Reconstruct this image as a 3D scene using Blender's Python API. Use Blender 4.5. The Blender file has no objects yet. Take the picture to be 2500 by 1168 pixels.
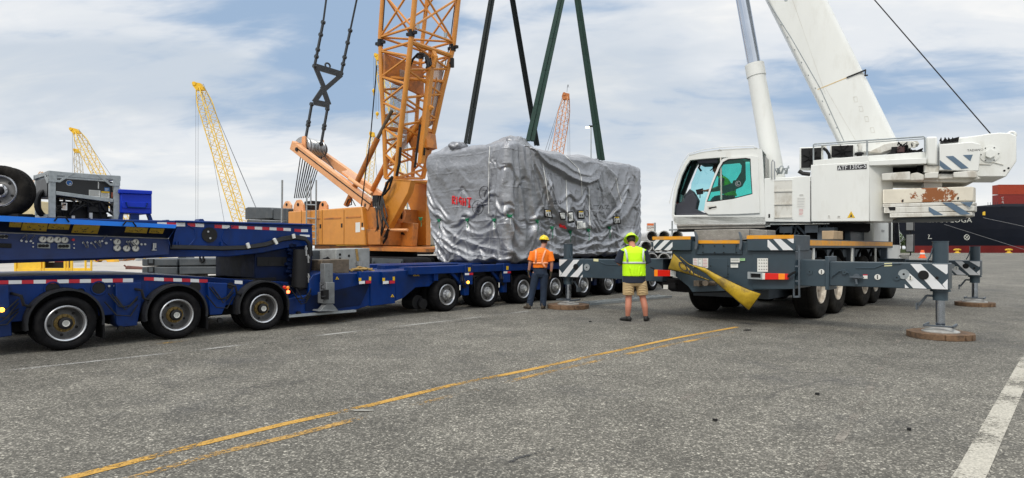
import bpy, bmesh, math, random
import numpy as np
from mathutils import Vector as V, Matrix
from mathutils.bvhtree import BVHTree
random.seed(7)
R = math.radians
sc = bpy.context.scene
COL = sc.collection
# ------------------------------------------------------------------ camera, sky, sun
F, HX, HY, EYE = 1550.0, 1250.0, 604.0, 1.55
cd = bpy.data.cameras.new('camera'); cam = bpy.data.objects.new('camera', cd); COL.objects.link(cam)
cam.location = (0, 0, EYE); cam.rotation_euler = (R(90), 0, 0)
cd.sensor_width = 36; cd.lens = F/2500*36; cd.shift_y = 20/2500; cd.clip_end = 6000; cd.clip_start = .05
sc.camera = cam
SUN_EL, SUN_AZ = 48, 205      # azimuth the sun stands at, clockwise from +Y
w = bpy.data.worlds.new('World'); sc.world = w; w.use_nodes = True
nt = w.node_tree; N = nt.nodes; L = nt.links; N.clear()
def nd(t, **k):
    n = N.new(t)
    for a, b in k.items(): setattr(n, a, b)
    return n
def wmath(op, a, b):
    m = nd('ShaderNodeMath', operation=op)
    for i, x in enumerate((a, b)):
        if isinstance(x, (int, float)): m.inputs[i].default_value = x
        else: L.new(x, m.inputs[i])
    return m.outputs[0]
def wmix(f, a, b):
    m = nd('ShaderNodeMix', data_type='RGBA')
    for i, x in ((0, f), (6, a), (7, b)):
        if isinstance(x, (int, float, tuple)): m.inputs[i].default_value = x
        else: L.new(x, m.inputs[i])
    return m.outputs[2]
def wramp(fac, *st):
    r = nd('ShaderNodeValToRGB'); L.new(fac, r.inputs[0]); e = r.color_ramp.elements
    r.color_ramp.interpolation = 'EASE'
    while len(e) < len(st): e.new(.5)
    for i, (p, c) in enumerate(st): e[i].position = p; e[i].color = (c, c, c, 1)
    return r.outputs[0]
sky = nd('ShaderNodeTexSky', sky_type='NISHITA'); sky.sun_disc = False
sky.sun_elevation = R(SUN_EL); sky.sun_rotation = R(SUN_AZ); sky.dust_density = 1.5
tc = nd('ShaderNodeTexCoord'); sp = nd('ShaderNodeSeparateXYZ'); L.new(tc.outputs['Generated'], sp.inputs[0])
zz = wmath('ADD', wmath('MAXIMUM', sp.outputs[2], 0.0), .22)
cb = nd('ShaderNodeCombineXYZ'); L.new(wmath('DIVIDE', sp.outputs[0], zz), cb.inputs[0]); L.new(wmath('DIVIDE', sp.outputs[1], zz), cb.inputs[1])
def cloud(loc, rot, scl, sc_, det, dist, ro=.55):
    mp = nd('ShaderNodeMapping'); mp.inputs['Location'].default_value = loc; mp.inputs['Rotation'].default_value = (0, 0, rot); mp.inputs['Scale'].default_value = scl
    L.new(cb.outputs[0], mp.inputs[0]); n = nd('ShaderNodeTexNoise'); n.inputs['Scale'].default_value = sc_
    n.inputs['Detail'].default_value = det; n.inputs['Roughness'].default_value = ro; n.inputs['Distortion'].default_value = dist
    L.new(mp.outputs[0], n.inputs['Vector']); return n.outputs['Fac']
c1 = cloud((2.35, .95, 0), .35, (1, 1.5, 1), .85, 6, .5)
c2 = cloud((7.1, 4.2, 3), -.3, (1, 2.2, 1), 2.6, 7, 1.0, .6)
c3 = cloud((1.1, 8.2, 9), .2, (1, 1.6, 1), .8, 5, .3)
dens = wmath('ADD', wmath('MULTIPLY', c1, .80), wmath('MULTIPLY', c2, .20))
nrm = nd('ShaderNodeVectorMath', operation='NORMALIZE'); L.new(tc.outputs['Generated'], nrm.inputs[0])
for lx, ly, sg, am in ((860, 10, .17, .15), (640, 215, .13, .12), (1640, 150, .16, .12), (2010, 110, .13, .09), (1430, 30, .10, .08), (330, 300, .10, .05)):
    dv_ = V(((lx-HX)/F, 1, (HY-ly)/F)).normalized(); q_ = nd('ShaderNodeVectorMath', operation='SUBTRACT'); L.new(nrm.outputs[0], q_.inputs[0]); q_.inputs[1].default_value = dv_
    q2_ = nd('ShaderNodeVectorMath', operation='MULTIPLY'); L.new(q_.outputs[0], q2_.inputs[0]); q2_.inputs[1].default_value = (1/sg*.62, 1/sg*.62, 1.5/sg)
    q3_ = nd('ShaderNodeVectorMath', operation='LENGTH'); L.new(q2_.outputs[0], q3_.inputs[0])
    dens = wmath('SUBTRACT', dens, wmath('MULTIPLY', wmath('POWER', 2.718, wmath('MULTIPLY', wmath('POWER', q3_.outputs['Value'], 2.0), -1.0)), am))
dens = wmath('ADD', dens, .045)
mask = wramp(dens, (.33, .0), (.48, .72), (.60, 1.0))
blue = wmix(.92, sky.outputs[0], (3.2, 4.4, 6.1, 1))
shade = wramp(c3, (.38, 0.0), (.62, 1.0))
white = wmix(shade, (6.3, 6.7, 7.1, 1), (8.8, 8.75, 8.6, 1))
col = wmix(mask, blue, white)
hz = nd('ShaderNodeMapRange'); L.new(sp.outputs[2], hz.inputs[0]); hz.inputs[1].default_value = 0; hz.inputs[2].default_value = .16; hz.inputs[3].default_value = .75; hz.inputs[4].default_value = 0
col = wmix(hz.outputs[0], col, (8.0, 8.15, 8.1, 1))
zn = nd('ShaderNodeMapRange'); L.new(sp.outputs[2], zn.inputs[0]); zn.inputs[1].default_value = .38; zn.inputs[2].default_value = .95; zn.inputs[3].default_value = 1.0; zn.inputs[4].default_value = 2.3
zc = nd('ShaderNodeVectorMath', operation='SCALE'); L.new(col, zc.inputs[0]); L.new(zn.outputs[0], zc.inputs['Scale']); col = zc.outputs[0]
bg = nd('ShaderNodeBackground'); L.new(col, bg.inputs[0]); bg.inputs[1].default_value = .1
wo = nd('ShaderNodeOutputWorld'); L.new(bg.outputs[0], wo.inputs[0])
sd = bpy.data.lights.new('sun', 'SUN'); sd.energy = 1.5; sd.angle = R(12); sd.color = (1, .93, .82)
so = bpy.data.objects.new('sun', sd); COL.objects.link(so)
a = R(SUN_AZ); e = R(SUN_EL)
so.rotation_euler = V((-math.sin(a)*math.cos(e), -math.cos(a)*math.cos(e), -math.sin(e))).to_track_quat('-Z', 'Y').to_euler()
vs = sc.view_settings; vs.view_transform = 'Standard'; vs.look = 'None'; vs.exposure = .16; vs.gamma = 1; vs.use_curve_mapping = False

# ------------------------------------------------------------------ materials
MC = {}
def M(name, col=(.5, .5, .5), rough=.5, metal=0., var=.12, vs_=2.5, dirt=0., dcol=(.12, .1, .08), dscale=1.5, bump=0., bs=40., coat=0., stretch=1., emit=None, spec=None, band=(.48, .62)):
    if name in MC: return MC[name]
    m = bpy.data.materials.new(name); m.use_nodes = True; MC[name] = m
    t = m.node_tree; n = t.nodes; l = t.links; b = n['Principled BSDF']
    b.inputs['Roughness'].default_value = rough; b.inputs['Metallic'].default_value = metal
    if coat: b.inputs['Coat Weight'].default_value = coat; b.inputs['Coat Roughness'].default_value = .15
    if spec is not None: b.inputs['Specular IOR Level'].default_value = spec
    if emit: b.inputs['Emission Color'].default_value = (*emit[0], 1); b.inputs['Emission Strength'].default_value = emit[1]
    tx = n.new('ShaderNodeTexCoord')
    mp = n.new('ShaderNodeMapping'); l.new(tx.outputs['Object'], mp.inputs[0]); mp.inputs['Scale'].default_value = (1, 1, stretch)
    def noise(s, d=4, r=.6):
        q = n.new('ShaderNodeTexNoise'); q.inputs['Scale'].default_value = s; q.inputs['Detail'].default_value = d; q.inputs['Roughness'].default_value = r
        l.new(mp.outputs[0], q.inputs['Vector']); return q.outputs['Fac']
    def ramp(f, p0, p1, c0, c1):
        r = n.new('ShaderNodeValToRGB'); l.new(f, r.inputs[0]); r.color_ramp.elements[0].position = p0; r.color_ramp.elements[1].position = p1
        r.color_ramp.elements[0].color = (*c0, 1); r.color_ramp.elements[1].color = (*c1, 1); return r.outputs[0]
    lo = tuple(c*(1-var) for c in col); hi = tuple(min(1, c*(1+var)) for c in col)
    c = ramp(noise(vs_), .3, .7, lo, hi)
    if dirt:
        mk = ramp(noise(dscale, 8, .7), band[0], band[1], (0, 0, 0), (dirt, dirt, dirt))
        x = n.new('ShaderNodeMix'); x.data_type = 'RGBA'; l.new(mk, x.inputs[0]); l.new(c, x.inputs[6]); x.inputs[7].default_value = (*dcol, 1); c = x.outputs[2]
    l.new(c, b.inputs['Base Color'])
    rr = n.new('ShaderNodeMapRange'); l.new(noise(vs_*3), rr.inputs[0]); rr.inputs[3].default_value = max(.02, rough-.1); rr.inputs[4].default_value = min(1, rough+.12); l.new(rr.outputs[0], b.inputs['Roughness'])
    if bump:
        bp = n.new('ShaderNodeBump'); bp.inputs['Strength'].default_value = bump; bp.inputs['Distance'].default_value = .02; l.new(noise(bs), bp.inputs['Height']); l.new(bp.outputs[0], b.inputs['Normal'])
    return m
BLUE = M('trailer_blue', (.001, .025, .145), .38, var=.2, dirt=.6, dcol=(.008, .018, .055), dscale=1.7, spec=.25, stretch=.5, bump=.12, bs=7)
BLUED = M('trailer_blue_shaded', (.001, .008, .04), .55, var=.3, dirt=.6, dcol=(.006, .007, .009), spec=.2)  # darker, dirtier trailer blue; shade of undersides and recessed faces is in the colour
BLUEB = M('bright_blue', (.002, .17, .72), .35, var=.08)
BOXBLUE = M('toolbox_blue', (.001, .03, .45), .35, var=.1, spec=.3)
BLACK = M('black', (.009, .009, .010), .5, var=.3, spec=.3)
BLACKM = M('black_matt', (.010, .010, .011), .85, var=.3, spec=.15)
RUB = M('rubber', (.008, .008, .009), .85, spec=.1, var=.25, vs_=6, bump=.3, bs=60, dirt=.3, dcol=(.03, .028, .026), dscale=3)
RUBD = M('dusty_rubber', (.014, .013, .012), .9, spec=.1, var=.3, vs_=5, bump=.4, bs=60, dirt=.4, dcol=(.05, .045, .038), dscale=3)
FEND = M('fender_plastic', (.016, .017, .02), .55, var=.2, dirt=.25, dcol=(.04, .038, .035), dscale=4, spec=.3)
DISH = M('wheel_dish', (.16, .16, .16), .5, .4, var=.2, vs_=8, dirt=.5, dcol=(.06, .055, .05), dscale=6)
DISHC = M('wheel_dish_cream', (.36, .31, .25), .6, var=.2, vs_=8, dirt=.6, dcol=(.12, .09, .06), dscale=6)
RIM = M('rim_silver', (.52, .53, .55), .32, .75, var=.1, vs_=8, dirt=.25, dcol=(.2, .18, .16), dscale=6)
RIMC = M('rim_cream', (.62, .56, .47), .5, .1, var=.15, vs_=8, dirt=.6, dcol=(.25, .19, .13), dscale=5)
GOLD = M('hub_ochre', (.20, .13, .03), .5, .3, var=.4, vs_=20, dirt=.6, dcol=(.05, .04, .02), dscale=18)
STEEL = M('steel', (.45, .46, .47), .35, .8, var=.15)
GALV = M('galvanised', (.33, .36, .37), .5, .35, var=.22, vs_=18, dirt=.3, dcol=(.25, .27, .28), dscale=9)
CHROME = M('chrome_rod', (.55, .6, .68), .12, 1.0, var=.06)
WRED = M('tape_red', (.5, .012, .03), .4)
WHITE = M('tape_white', (.72, .73, .74), .4, var=.05)
YEL = M('sticker_yellow', (.72, .45, .01), .5, var=.08)
PLATE = M('plate_yellow', (.62, .42, .03), .5, var=.15, vs_=12, dirt=.4, dcol=(.22, .14, .02), dscale=14)
CW = M('crane_white', (.74, .75, .72), .38, var=.05, vs_=1.2, dirt=.38, dcol=(.46, .43, .36), dscale=2.2, coat=.2, band=(.52, .78), stretch=.3)
CWD = M('crane_white_dirty', (.64, .63, .58), .5, var=.08, dirt=.55, dcol=(.3, .25, .18), dscale=2.4, stretch=.5)
RUSTW = M('rusty_white', (.70, .65, .54), .6, var=.08, dirt=1., dcol=(.26, .085, .02), dscale=3.2, band=(.60, .63))
CG = M('crane_grey', (.033, .055, .072), .42, var=.12, dirt=.35, dcol=(.035, .045, .055), dscale=1.6, coat=.15)
CGL = M('crane_grey_light', (.09, .11, .13), .5, var=.2, dirt=.4, dcol=(.04, .04, .045))
ORS = M('orange_stripe', (.78, .33, .01), .45, var=.1, dirt=.5, dcol=(.35, .25, .14), dscale=5)
OR = M('crawler_orange', (.62, .25, .035), .42, var=.08, dirt=.35, dcol=(.5, .19, .03), dscale=1.2, coat=.2)
ORD = M('crawler_orange_dirty', (.48, .17, .03), .5, var=.15, dirt=.6, dcol=(.14, .07, .04), dscale=1.6)
ORP = M('pale_orange', (.74, .36, .16), .45, var=.08, dirt=.2, dcol=(.5, .2, .08))
YCR = M('yellow_crane', (.75, .50, .06), .5, var=.15)
YCRH = M('yellow_crane_head', (.72, .42, .01), .5, var=.15)
OCR = M('orange_crane', (.66, .3, .12), .5, var=.15)
CONC = M('concrete_block', (.3, .31, .3), .8, var=.2, vs_=5, dirt=.5, dcol=(.17, .16, .14), bump=.4)
DGREY = M('dark_grey_weight', (.055, .064, .072), .55, var=.2, dirt=.3, dcol=(.11, .11, .11), dscale=3)
RUST = M('rust', (.30, .13, .04), .8, var=.35, vs_=6, dirt=.7, dcol=(.1, .045, .02), dscale=5, bump=.5)
DIRTM = M('dirty_brown_steel', (.13, .10, .07), .75, var=.35, vs_=5, dirt=.6, dcol=(.04, .035, .03), dscale=4, bump=.3)
WOOD = M('pad_wood', (.17, .10, .055), .8, var=.35, vs_=12, dirt=.75, dcol=(.05, .032, .02), dscale=5, bump=.5)
SAFY = M('yellow_paint', (.80, .50, .03), .5, var=.08, dirt=.2, dcol=(.45, .3, .1), dscale=3)
GLASS = None
SKIN = M('skin', (.46, .22, .15), .55, var=.1)
SKINR = M('skin_tanned', (.48, .19, .12), .55, var=.1)
HIVO = M('hivis_orange', (.95, .20, .005), .75, var=.05, bump=.25, bs=22)
HIVY = M('hivis_lime', (.55, .95, .0), .7, var=.05, bump=.25, bs=22)
REFL = M('reflective_tape', (.55, .57, .55), .4, .1, var=.1)
REFLO = M('reflective_orange', (.92, .38, .2), .5, var=.1)
DENIM = M('denim', (.011, .022, .045), .85, var=.25, vs_=9, bump=.3, bs=25)
KHAKI = M('khaki', (.46, .33, .17), .85, var=.12, vs_=6, bump=.3, bs=22)
NAVY = M('navy_cotton', (.012, .018, .035), .85, var=.2, bump=.2)
HATY = M('hardhat_yellow', (.88, .62, .0), .3, var=.05, coat=.4)
HATL = M('hardhat_lime', (.58, .92, .0), .3, var=.05, coat=.4)
HAIR = M('dark_hair', (.02, .014, .01), .8, var=.3)
SHOE = M('shoe_black', (.015, .014, .013), .6)
BOOT = M('boot_brown', (.06, .045, .03), .7)
HULL = M('hull_navy', (.006, .008, .018), .5, var=.25, vs_=.08, dirt=.25, dcol=(.02, .02, .03), dscale=.2)
HULLR = M('hull_red', (.20, .014, .012), .6, var=.2, vs_=.3, dirt=.4, dcol=(.12, .015, .015), dscale=.25, stretch=.2)
CONR = M('container_orange', (.36, .045, .015), .55, var=.1); COND = M('container_dark_red', (.24, .025, .018), .55, var=.1)
SLG = M('sling_green', (.003, .026, .017), .8, var=.2, vs_=8, bump=.3, bs=30); SLD = M('sling_dark', (.004, .009, .009), .75, var=.2, vs_=8, bump=.3, bs=30)
REDL = M('tail_red', (.5, .01, .006), .2, var=.05, emit=((.6, .02, .01), .25)); AMB = M('tail_amber', (.8, .22, .01), .2, emit=((.8, .25, .02), .2))
LAMPO = M('lamp_lit_amber', (1, .4, .03), .3, emit=((1, .4, .03), 6)); LAMPR = M('lamp_lit_red', (1, .08, .02), .3, emit=((1, .12, .04), 6))
LAMPW = M('lamp_lit_white', (1, .95, .7), .3, emit=((1, .93, .6), 5))
PAPER = M('paper', (.7, .7, .66), .7, var=.06)
PINKP = M('red_print', (.55, .12, .14), .6)
INK = M('ink', (.03, .03, .035), .6)
SPRAY = M('red_spray', (.62, .015, .02), .6, var=.15)
CORD = M('white_cord', (.75, .75, .72), .6); GREENC = M('green_cord', (.0, .2, .08), .6)
DEN = M('tread_plate', (.30, .28, .25), .5, .4, var=.2, vs_=8, dirt=.4, dcol=(.15, .12, .09), bump=.6, bs=45)
PVC = M('white_pipe', (.62, .62, .6), .5, var=.08)
LEAF = M('tree_leaf', (.045, .09, .02), .7, var=.4, vs_=.6)
BARK = M('bark', (.08, .06, .04), .9)
def glass(name, col, rough=.02):
    m = bpy.data.materials.new(name); m.use_nodes = True; t = m.node_tree; n = t.nodes; l = t.links
    for q in list(n): n.remove(q)
    o = n.new('ShaderNodeOutputMaterial'); g = n.new('ShaderNodeBsdfGlossy'); g.inputs['Roughness'].default_value = rough
    tr = n.new('ShaderNodeBsdfTransparent'); tr.inputs[0].default_value = (*col, 1); fr = n.new('ShaderNodeFresnel'); fr.inputs[0].default_value = 1.45
    mx = n.new('ShaderNodeMixShader'); l.new(fr.outputs[0], mx.inputs[0]); l.new(tr.outputs[0], mx.inputs[1]); l.new(g.outputs[0], mx.inputs[2]); l.new(mx.outputs[0], o.inputs[0]); return m
GLT = glass('teal_glass', (.36, .86, .78)); GLL = glass('light_teal_glass', (.5, .88, .85)); GLS = glass('pale_glass', (.68, .92, .94)); GLD = glass('dark_glass', (.1, .16, .17))

# ------------------------------------------------------------------ geometry helpers
class Fr:
    def __init__(s, O, ang=None, u=None, v=None, left=True):
        s.O = V(O)
        if ang is not None:
            u = (math.cos(R(ang)), math.sin(R(ang)), 0); v = (-u[1], u[0], 0) if left else (u[1], -u[0], 0)
        s.u = V(u); s.v = V(v); s.w = V((0, 0, 1))
    def W(s, a, b, h=0): return s.O + s.u*a + s.v*b + s.w*h
    def P(s, px, py, ax, val):
        d = V(((px-HX)/F, 1, (HY-py)/F)); n = s.v if ax == 'v' else (s.u if ax == 'u' else s.w)
        k = (val + s.O.dot(n) - V((0, 0, EYE)).dot(n))/d.dot(n)
        return V((0, 0, EYE)) + d*k
    def loc(s, p):
        q = p - s.O; return (q.dot(s.u), q.dot(s.v), q.z)
    def L(s, px, py, ax, val): return s.loc(s.P(px, py, ax, val))
    def pts(s, pl, ax, val): return [s.P(x, y, ax, val) for x, y in pl]
WF = Fr((0, 0, 0), u=(1, 0, 0), v=(0, 1, 0))
def G(px, py): return WF.P(px, py, 'w', 0)
def Z(px, py, z): return WF.P(px, py, 'v', z)
class MB:
    def __init__(s): s.v = []; s.f = []; s.m = []; s.k = 0
    def mat(s, k): s.k = k; return s
    def add(s, vs, fs):
        o = len(s.v); s.v += [V(x) for x in vs]; s.f += [tuple(i+o for i in f) for f in fs]; s.m += [s.k]*len(fs); return s
    def ext(s, pts, vec):
        n = len(pts); vec = V(vec); vs = list(pts)+[p+vec for p in pts]
        return s.add(vs, [tuple(range(n))[::-1], tuple(range(n, 2*n))]+[(i, (i+1) % n, n+(i+1) % n, n+i) for i in range(n)])
    def face(s, pts): return s.add(pts, [tuple(range(len(pts)))])
    def ring(s, outer, inner, vec):     # plate with a hole, equal point counts
        n = len(outer); vec = V(vec); vs = list(outer)+list(inner)+[p+vec for p in outer]+[p+vec for p in inner]; fs = []
        for i in range(n):
            j = (i+1) % n
            fs += [(i, j, n+j, n+i), (2*n+i, 3*n+i, 3*n+j, 2*n+j), (i, 2*n+i, 2*n+j, j), (n+i, n+j, 3*n+j, 3*n+i)]
        return s.add(vs, fs)
    def box(s, fr, a0, a1, b0, b1, h0, h1):
        return s.ext([fr.W(a0, b0, h0), fr.W(a1, b0, h0), fr.W(a1, b1, h0), fr.W(a0, b1, h0)], (0, 0, h1-h0))
    def tube(s, pts, r, n=8, cap=True, closed=False):
        pts = [V(p) for p in pts]; m = len(pts); rs = r if isinstance(r, (list, tuple)) else [r]*m
        vs = []; fs = []; prev = None
        for i, p in enumerate(pts):
            if closed: t = pts[(i+1) % m]-pts[i-1]
            else: t = pts[min(i+1, m-1)]-pts[max(i-1, 0)]
            t.normalize()
            if prev is None:
                x = V((0, 0, 1)) if abs(t.z) < .9 else V((1, 0, 0)); x = (x - t*x.dot(t)).normalized()
            else:
                x = prev - t*prev.dot(t); x = x.normalized() if x.length > 1e-6 else V((1, 0, 0))
            prev = x; y = t.cross(x)
            vs += [p + (x*math.cos(2*math.pi*k/n)+y*math.sin(2*math.pi*k/n))*rs[i] for k in range(n)]
        for i in range(m if closed else m-1):
            for k in range(n):
                q = (k+1) % n; j = (i+1) % m; fs.append((i*n+k, i*n+q, j*n+q, j*n+k))
        if cap and not closed: fs += [tuple(range(n))[::-1], tuple((m-1)*n+k for k in range(n))]
        return s.add(vs, fs)
    def lathe(s, c, ax, prof, n=24, closed=False, cap0=True, cap1=True):
        # prof: (radius, distance along axis)
        ax = V(ax).normalized(); x = V((0, 0, 1)) if abs(ax.z) < .9 else V((1, 0, 0)); x = (x-ax*x.dot(ax)).normalized(); y = ax.cross(x); c = V(c)
        m = len(prof); vs = []; fs = []
        for r, d in prof: vs += [c+ax*d+(x*math.cos(2*math.pi*k/n)+y*math.sin(2*math.pi*k/n))*max(r, 1e-4) for k in range(n)]
        for i in range(m if closed else m-1):
            for k in range(n): q = (k+1) % n; j = (i+1) % m; fs.append((i*n+k, i*n+q, j*n+q, j*n+k))
        if not closed and cap0: fs.append(tuple(range(n))[::-1])
        if not closed and cap1: fs.append(tuple((m-1)*n+k for k in range(n)))
        return s.add(vs, fs)
    def cyl(s, p0, p1, r, n=16, r1=None): return s.tube([p0, p1], [r, r if r1 is None else r1], n)
    def beam(s, p0, p1, wd, hd, side):   # rectangular bar
        p0 = V(p0); p1 = V(p1); t = (p1-p0).normalized(); sd = V(side); sd = (sd-t*sd.dot(t)).normalized(); up = t.cross(sd)
        a = [p0+sd*x*wd/2+up*y*hd/2 for x, y in ((-1, -1), (1, -1), (1, 1), (-1, 1))]
        return s.ext(a, p1-p0)
    def text(s, txt, o, rt, up, size, sx=1.):
        cu = bpy.data.curves.new('t', 'FONT'); cu.body = txt; cu.align_x = 'CENTER'; cu.align_y = 'CENTER'; cu.resolution_u = 2; cu.size = size
        ob = bpy.data.objects.new('t', cu); COL.objects.link(ob); dg = bpy.context.evaluated_depsgraph_get(); me = bpy.data.meshes.new_from_object(ob.evaluated_get(dg))
        rt = V(rt).normalized(); up = V(up).normalized(); o = V(o)
        s.add([o+rt*q.co.x*sx+up*q.co.y for q in me.vertices], [tuple(p.vertices) for p in me.polygons])
        bpy.data.objects.remove(ob); bpy.data.meshes.remove(me); bpy.data.curves.remove(cu); return s
WL = {}
def link(o, parent, loc):
    COL.objects.link(o)
    if parent is not None: o.parent = parent; o.location = loc - WL[parent.name]
    else: o.location = loc
    WL[o.name] = loc
SPLIT = {'hand_hole', 'fender', 'pendant_link', 'cab_roof_and_floor', 'dashboard', 'counterweight_plate', 'orange_stripe', 'door_latch', 'vent', 'coupling_lug', 'hose_clip', 'rib', 'jack_housing', 'crawler_track', 'boom_pin', 'backstop', 'backstop_rod', 'gantry_beam', 'rear_storage_box', 'bolt', 'inner_tyre', 'foot_frame', 'boom_foot', 'timber_bearer', 'lifting_hole', 'hydraulic_fitting', 'side_locker', 'side_panel', 'walkway', 'lamp_bracket', 'label', 'label_plate', 'glove_cuff', 'machine_house', 'counterweight_slab', 'hull_mark', 'suspension_bracket', 'boom_hose', 'boom_cable', 'coolant_pipe', 'exhaust_pipe', 'deck_plate', 'round_hole', 'sign_band', 'forklift_slot', 'rope', 'mooring_line', 'apron_opening', 'guard_rail', 'rack_leg', 'pivot_pin', 'rear_panel', 'bumper_beam', 'drum_cheek', 'cylinder_pin', 'counterweight_carrier', 'frame_post', 'rear_frame', 'control_lever', 'oil_filter', 'hub_bolt', 'turntable', 'grab_handle', 'boom_label', 'dark_recess', 'under_frame', 'winch_opening', 'inner_mast', 'rope_winch', 'boom_seam', 'hydraulic_ram', 'fender_bracket', 'bogie_frame', 'support_jack', 'outrigger_beam', 'slew_hoses', 'cab_pillar', 'coupling_frame', 'lattice_boom', 'window', 'cab_bracket', 'mirror_stay', 'sticker', 'tail_light', 'boom_collar', 'chassis', 'track_side_plate', 'front_house', 'boom_foot_crossbeam', 'base_plate', 'driver_seat', 'ground_rail', 'door_seam', 'ladder_rung', 'warning_stripe', 'roof_rail', 'cab_step', 'slab_body', 'rack_beam', 'gooseneck_beam', 'bulwark'}
def clusters(mb, gap):
    n = len(mb.v); pr = list(range(n))
    def fd(i):
        while pr[i] != i: pr[i] = pr[pr[i]]; i = pr[i]
        return i
    for f in mb.f:
        a = fd(f[0])
        for j in f[1:]: pr[fd(j)] = a
    bb = {}
    for i, p in enumerate(mb.v):
        r = fd(i); b = bb.setdefault(r, [list(p), list(p)])
        for k in range(3): b[0][k] = min(b[0][k], p[k]); b[1][k] = max(b[1][k], p[k])
    ks = list(bb); g = {k: k for k in ks}
    def fg(k):
        while g[k] != k: k = g[k]
        return k
    for i, a in enumerate(ks):
        for b in ks[i+1:]:
            if all(bb[a][0][k]-gap < bb[b][1][k] and bb[b][0][k]-gap < bb[a][1][k] for k in range(3)): g[fg(b)] = fg(a)
    out = {}
    for f, m in zip(mb.f, mb.m): out.setdefault(fg(fd(f[0])), []).append((f, m))
    res = []
    for fs in out.values():
        q = MB(); mp = {}
        for f, m in fs:
            for i in f:
                if i not in mp: mp[i] = len(q.v); q.v.append(mb.v[i])
            q.f.append(tuple(mp[i] for i in f)); q.m.append(m)
        res.append(q)
    return res
def part(name, mb, mats, parent=None, base=None, bevel=0., seg=2, ang=38, smooth=True, label=None):
    if parent is not None and name in SPLIT:
        cl = clusters(mb, .03)
        for c in cl[:-1]: part_(name, c, mats, parent, base, bevel, seg, ang, smooth, label)
        mb = cl[-1]
    return part_(name, mb, mats, parent, base, bevel, seg, ang, smooth, label)
def part_(name, mb, mats, parent=None, base=None, bevel=0., seg=2, ang=38, smooth=True, label=None):
    if base is None: base = WL[parent.name] if parent is not None else V((0, 0, 0))
    base = V(base); me = bpy.data.meshes.new(name)
    me.from_pydata([tuple(p-base) for p in mb.v], [], mb.f)
    mats = mats if isinstance(mats, (list, tuple)) else [mats]
    for m in mats: me.materials.append(m)
    me.polygons.foreach_set('material_index', [min(k, len(mats)-1) for k in mb.m])
    b = bmesh.new(); b.from_mesh(me); bmesh.ops.recalc_face_normals(b, faces=b.faces); b.to_mesh(me); b.free()
    if smooth:
        me.shade_smooth(); me.set_sharp_from_angle(angle=R(ang))
    o = bpy.data.objects.new(name, me); link(o, parent, base)
    if bevel:
        md = o.modifiers.new('bevel', 'BEVEL'); md.width = bevel; md.segments = seg; md.limit_method = 'ANGLE'; md.angle_limit = R(35)
    if label: o['label'] = label
    return o
def thing(name, label, cat, base, group=None):
    o = bpy.data.objects.new(name, None); o.empty_display_size = .3; link(o, None, V(base)); return tag(o, label, cat, group)
def tag(o, label, cat, group=None):
    o['label'] = label; o['category'] = cat
    if group: o['group'] = group
    return o
def struct(o): o['kind'] = 'structure'; return o
def cp(o, parent, off=V((0, 0, 0)), label=None):     # copy a part and its sub-parts
    c = o.copy(); COL.objects.link(c); c.parent = parent; c.location = o.location+off; WL[c.name] = WL[o.name]+off
    if label: c['label'] = label
    for ch in [q for q in o.children]:
        g = ch.copy(); COL.objects.link(g); g.parent = c; WL[g.name] = WL[ch.name]+off
    return c
# ------------------------------------------------------------------ frames
T = Fr((-6.69, 9.53, 0), 48.2)                               # blue trailer: u along, v away from the viewer
C = Fr((6.68, 13.97, 0), 48.4, left=False)                   # crane carrier: u along, v to its right
S = Fr((7.44, 15.8, 0), u=(.883, -.469, 0), v=(.469, .883, 0))   # crane upper works: u to its rear, v away
K = Fr((-6.65, 28, 0), u=(.788, -.616, 0), v=(.616, .788, 0))    # crawler crane: u forward, v away
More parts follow.
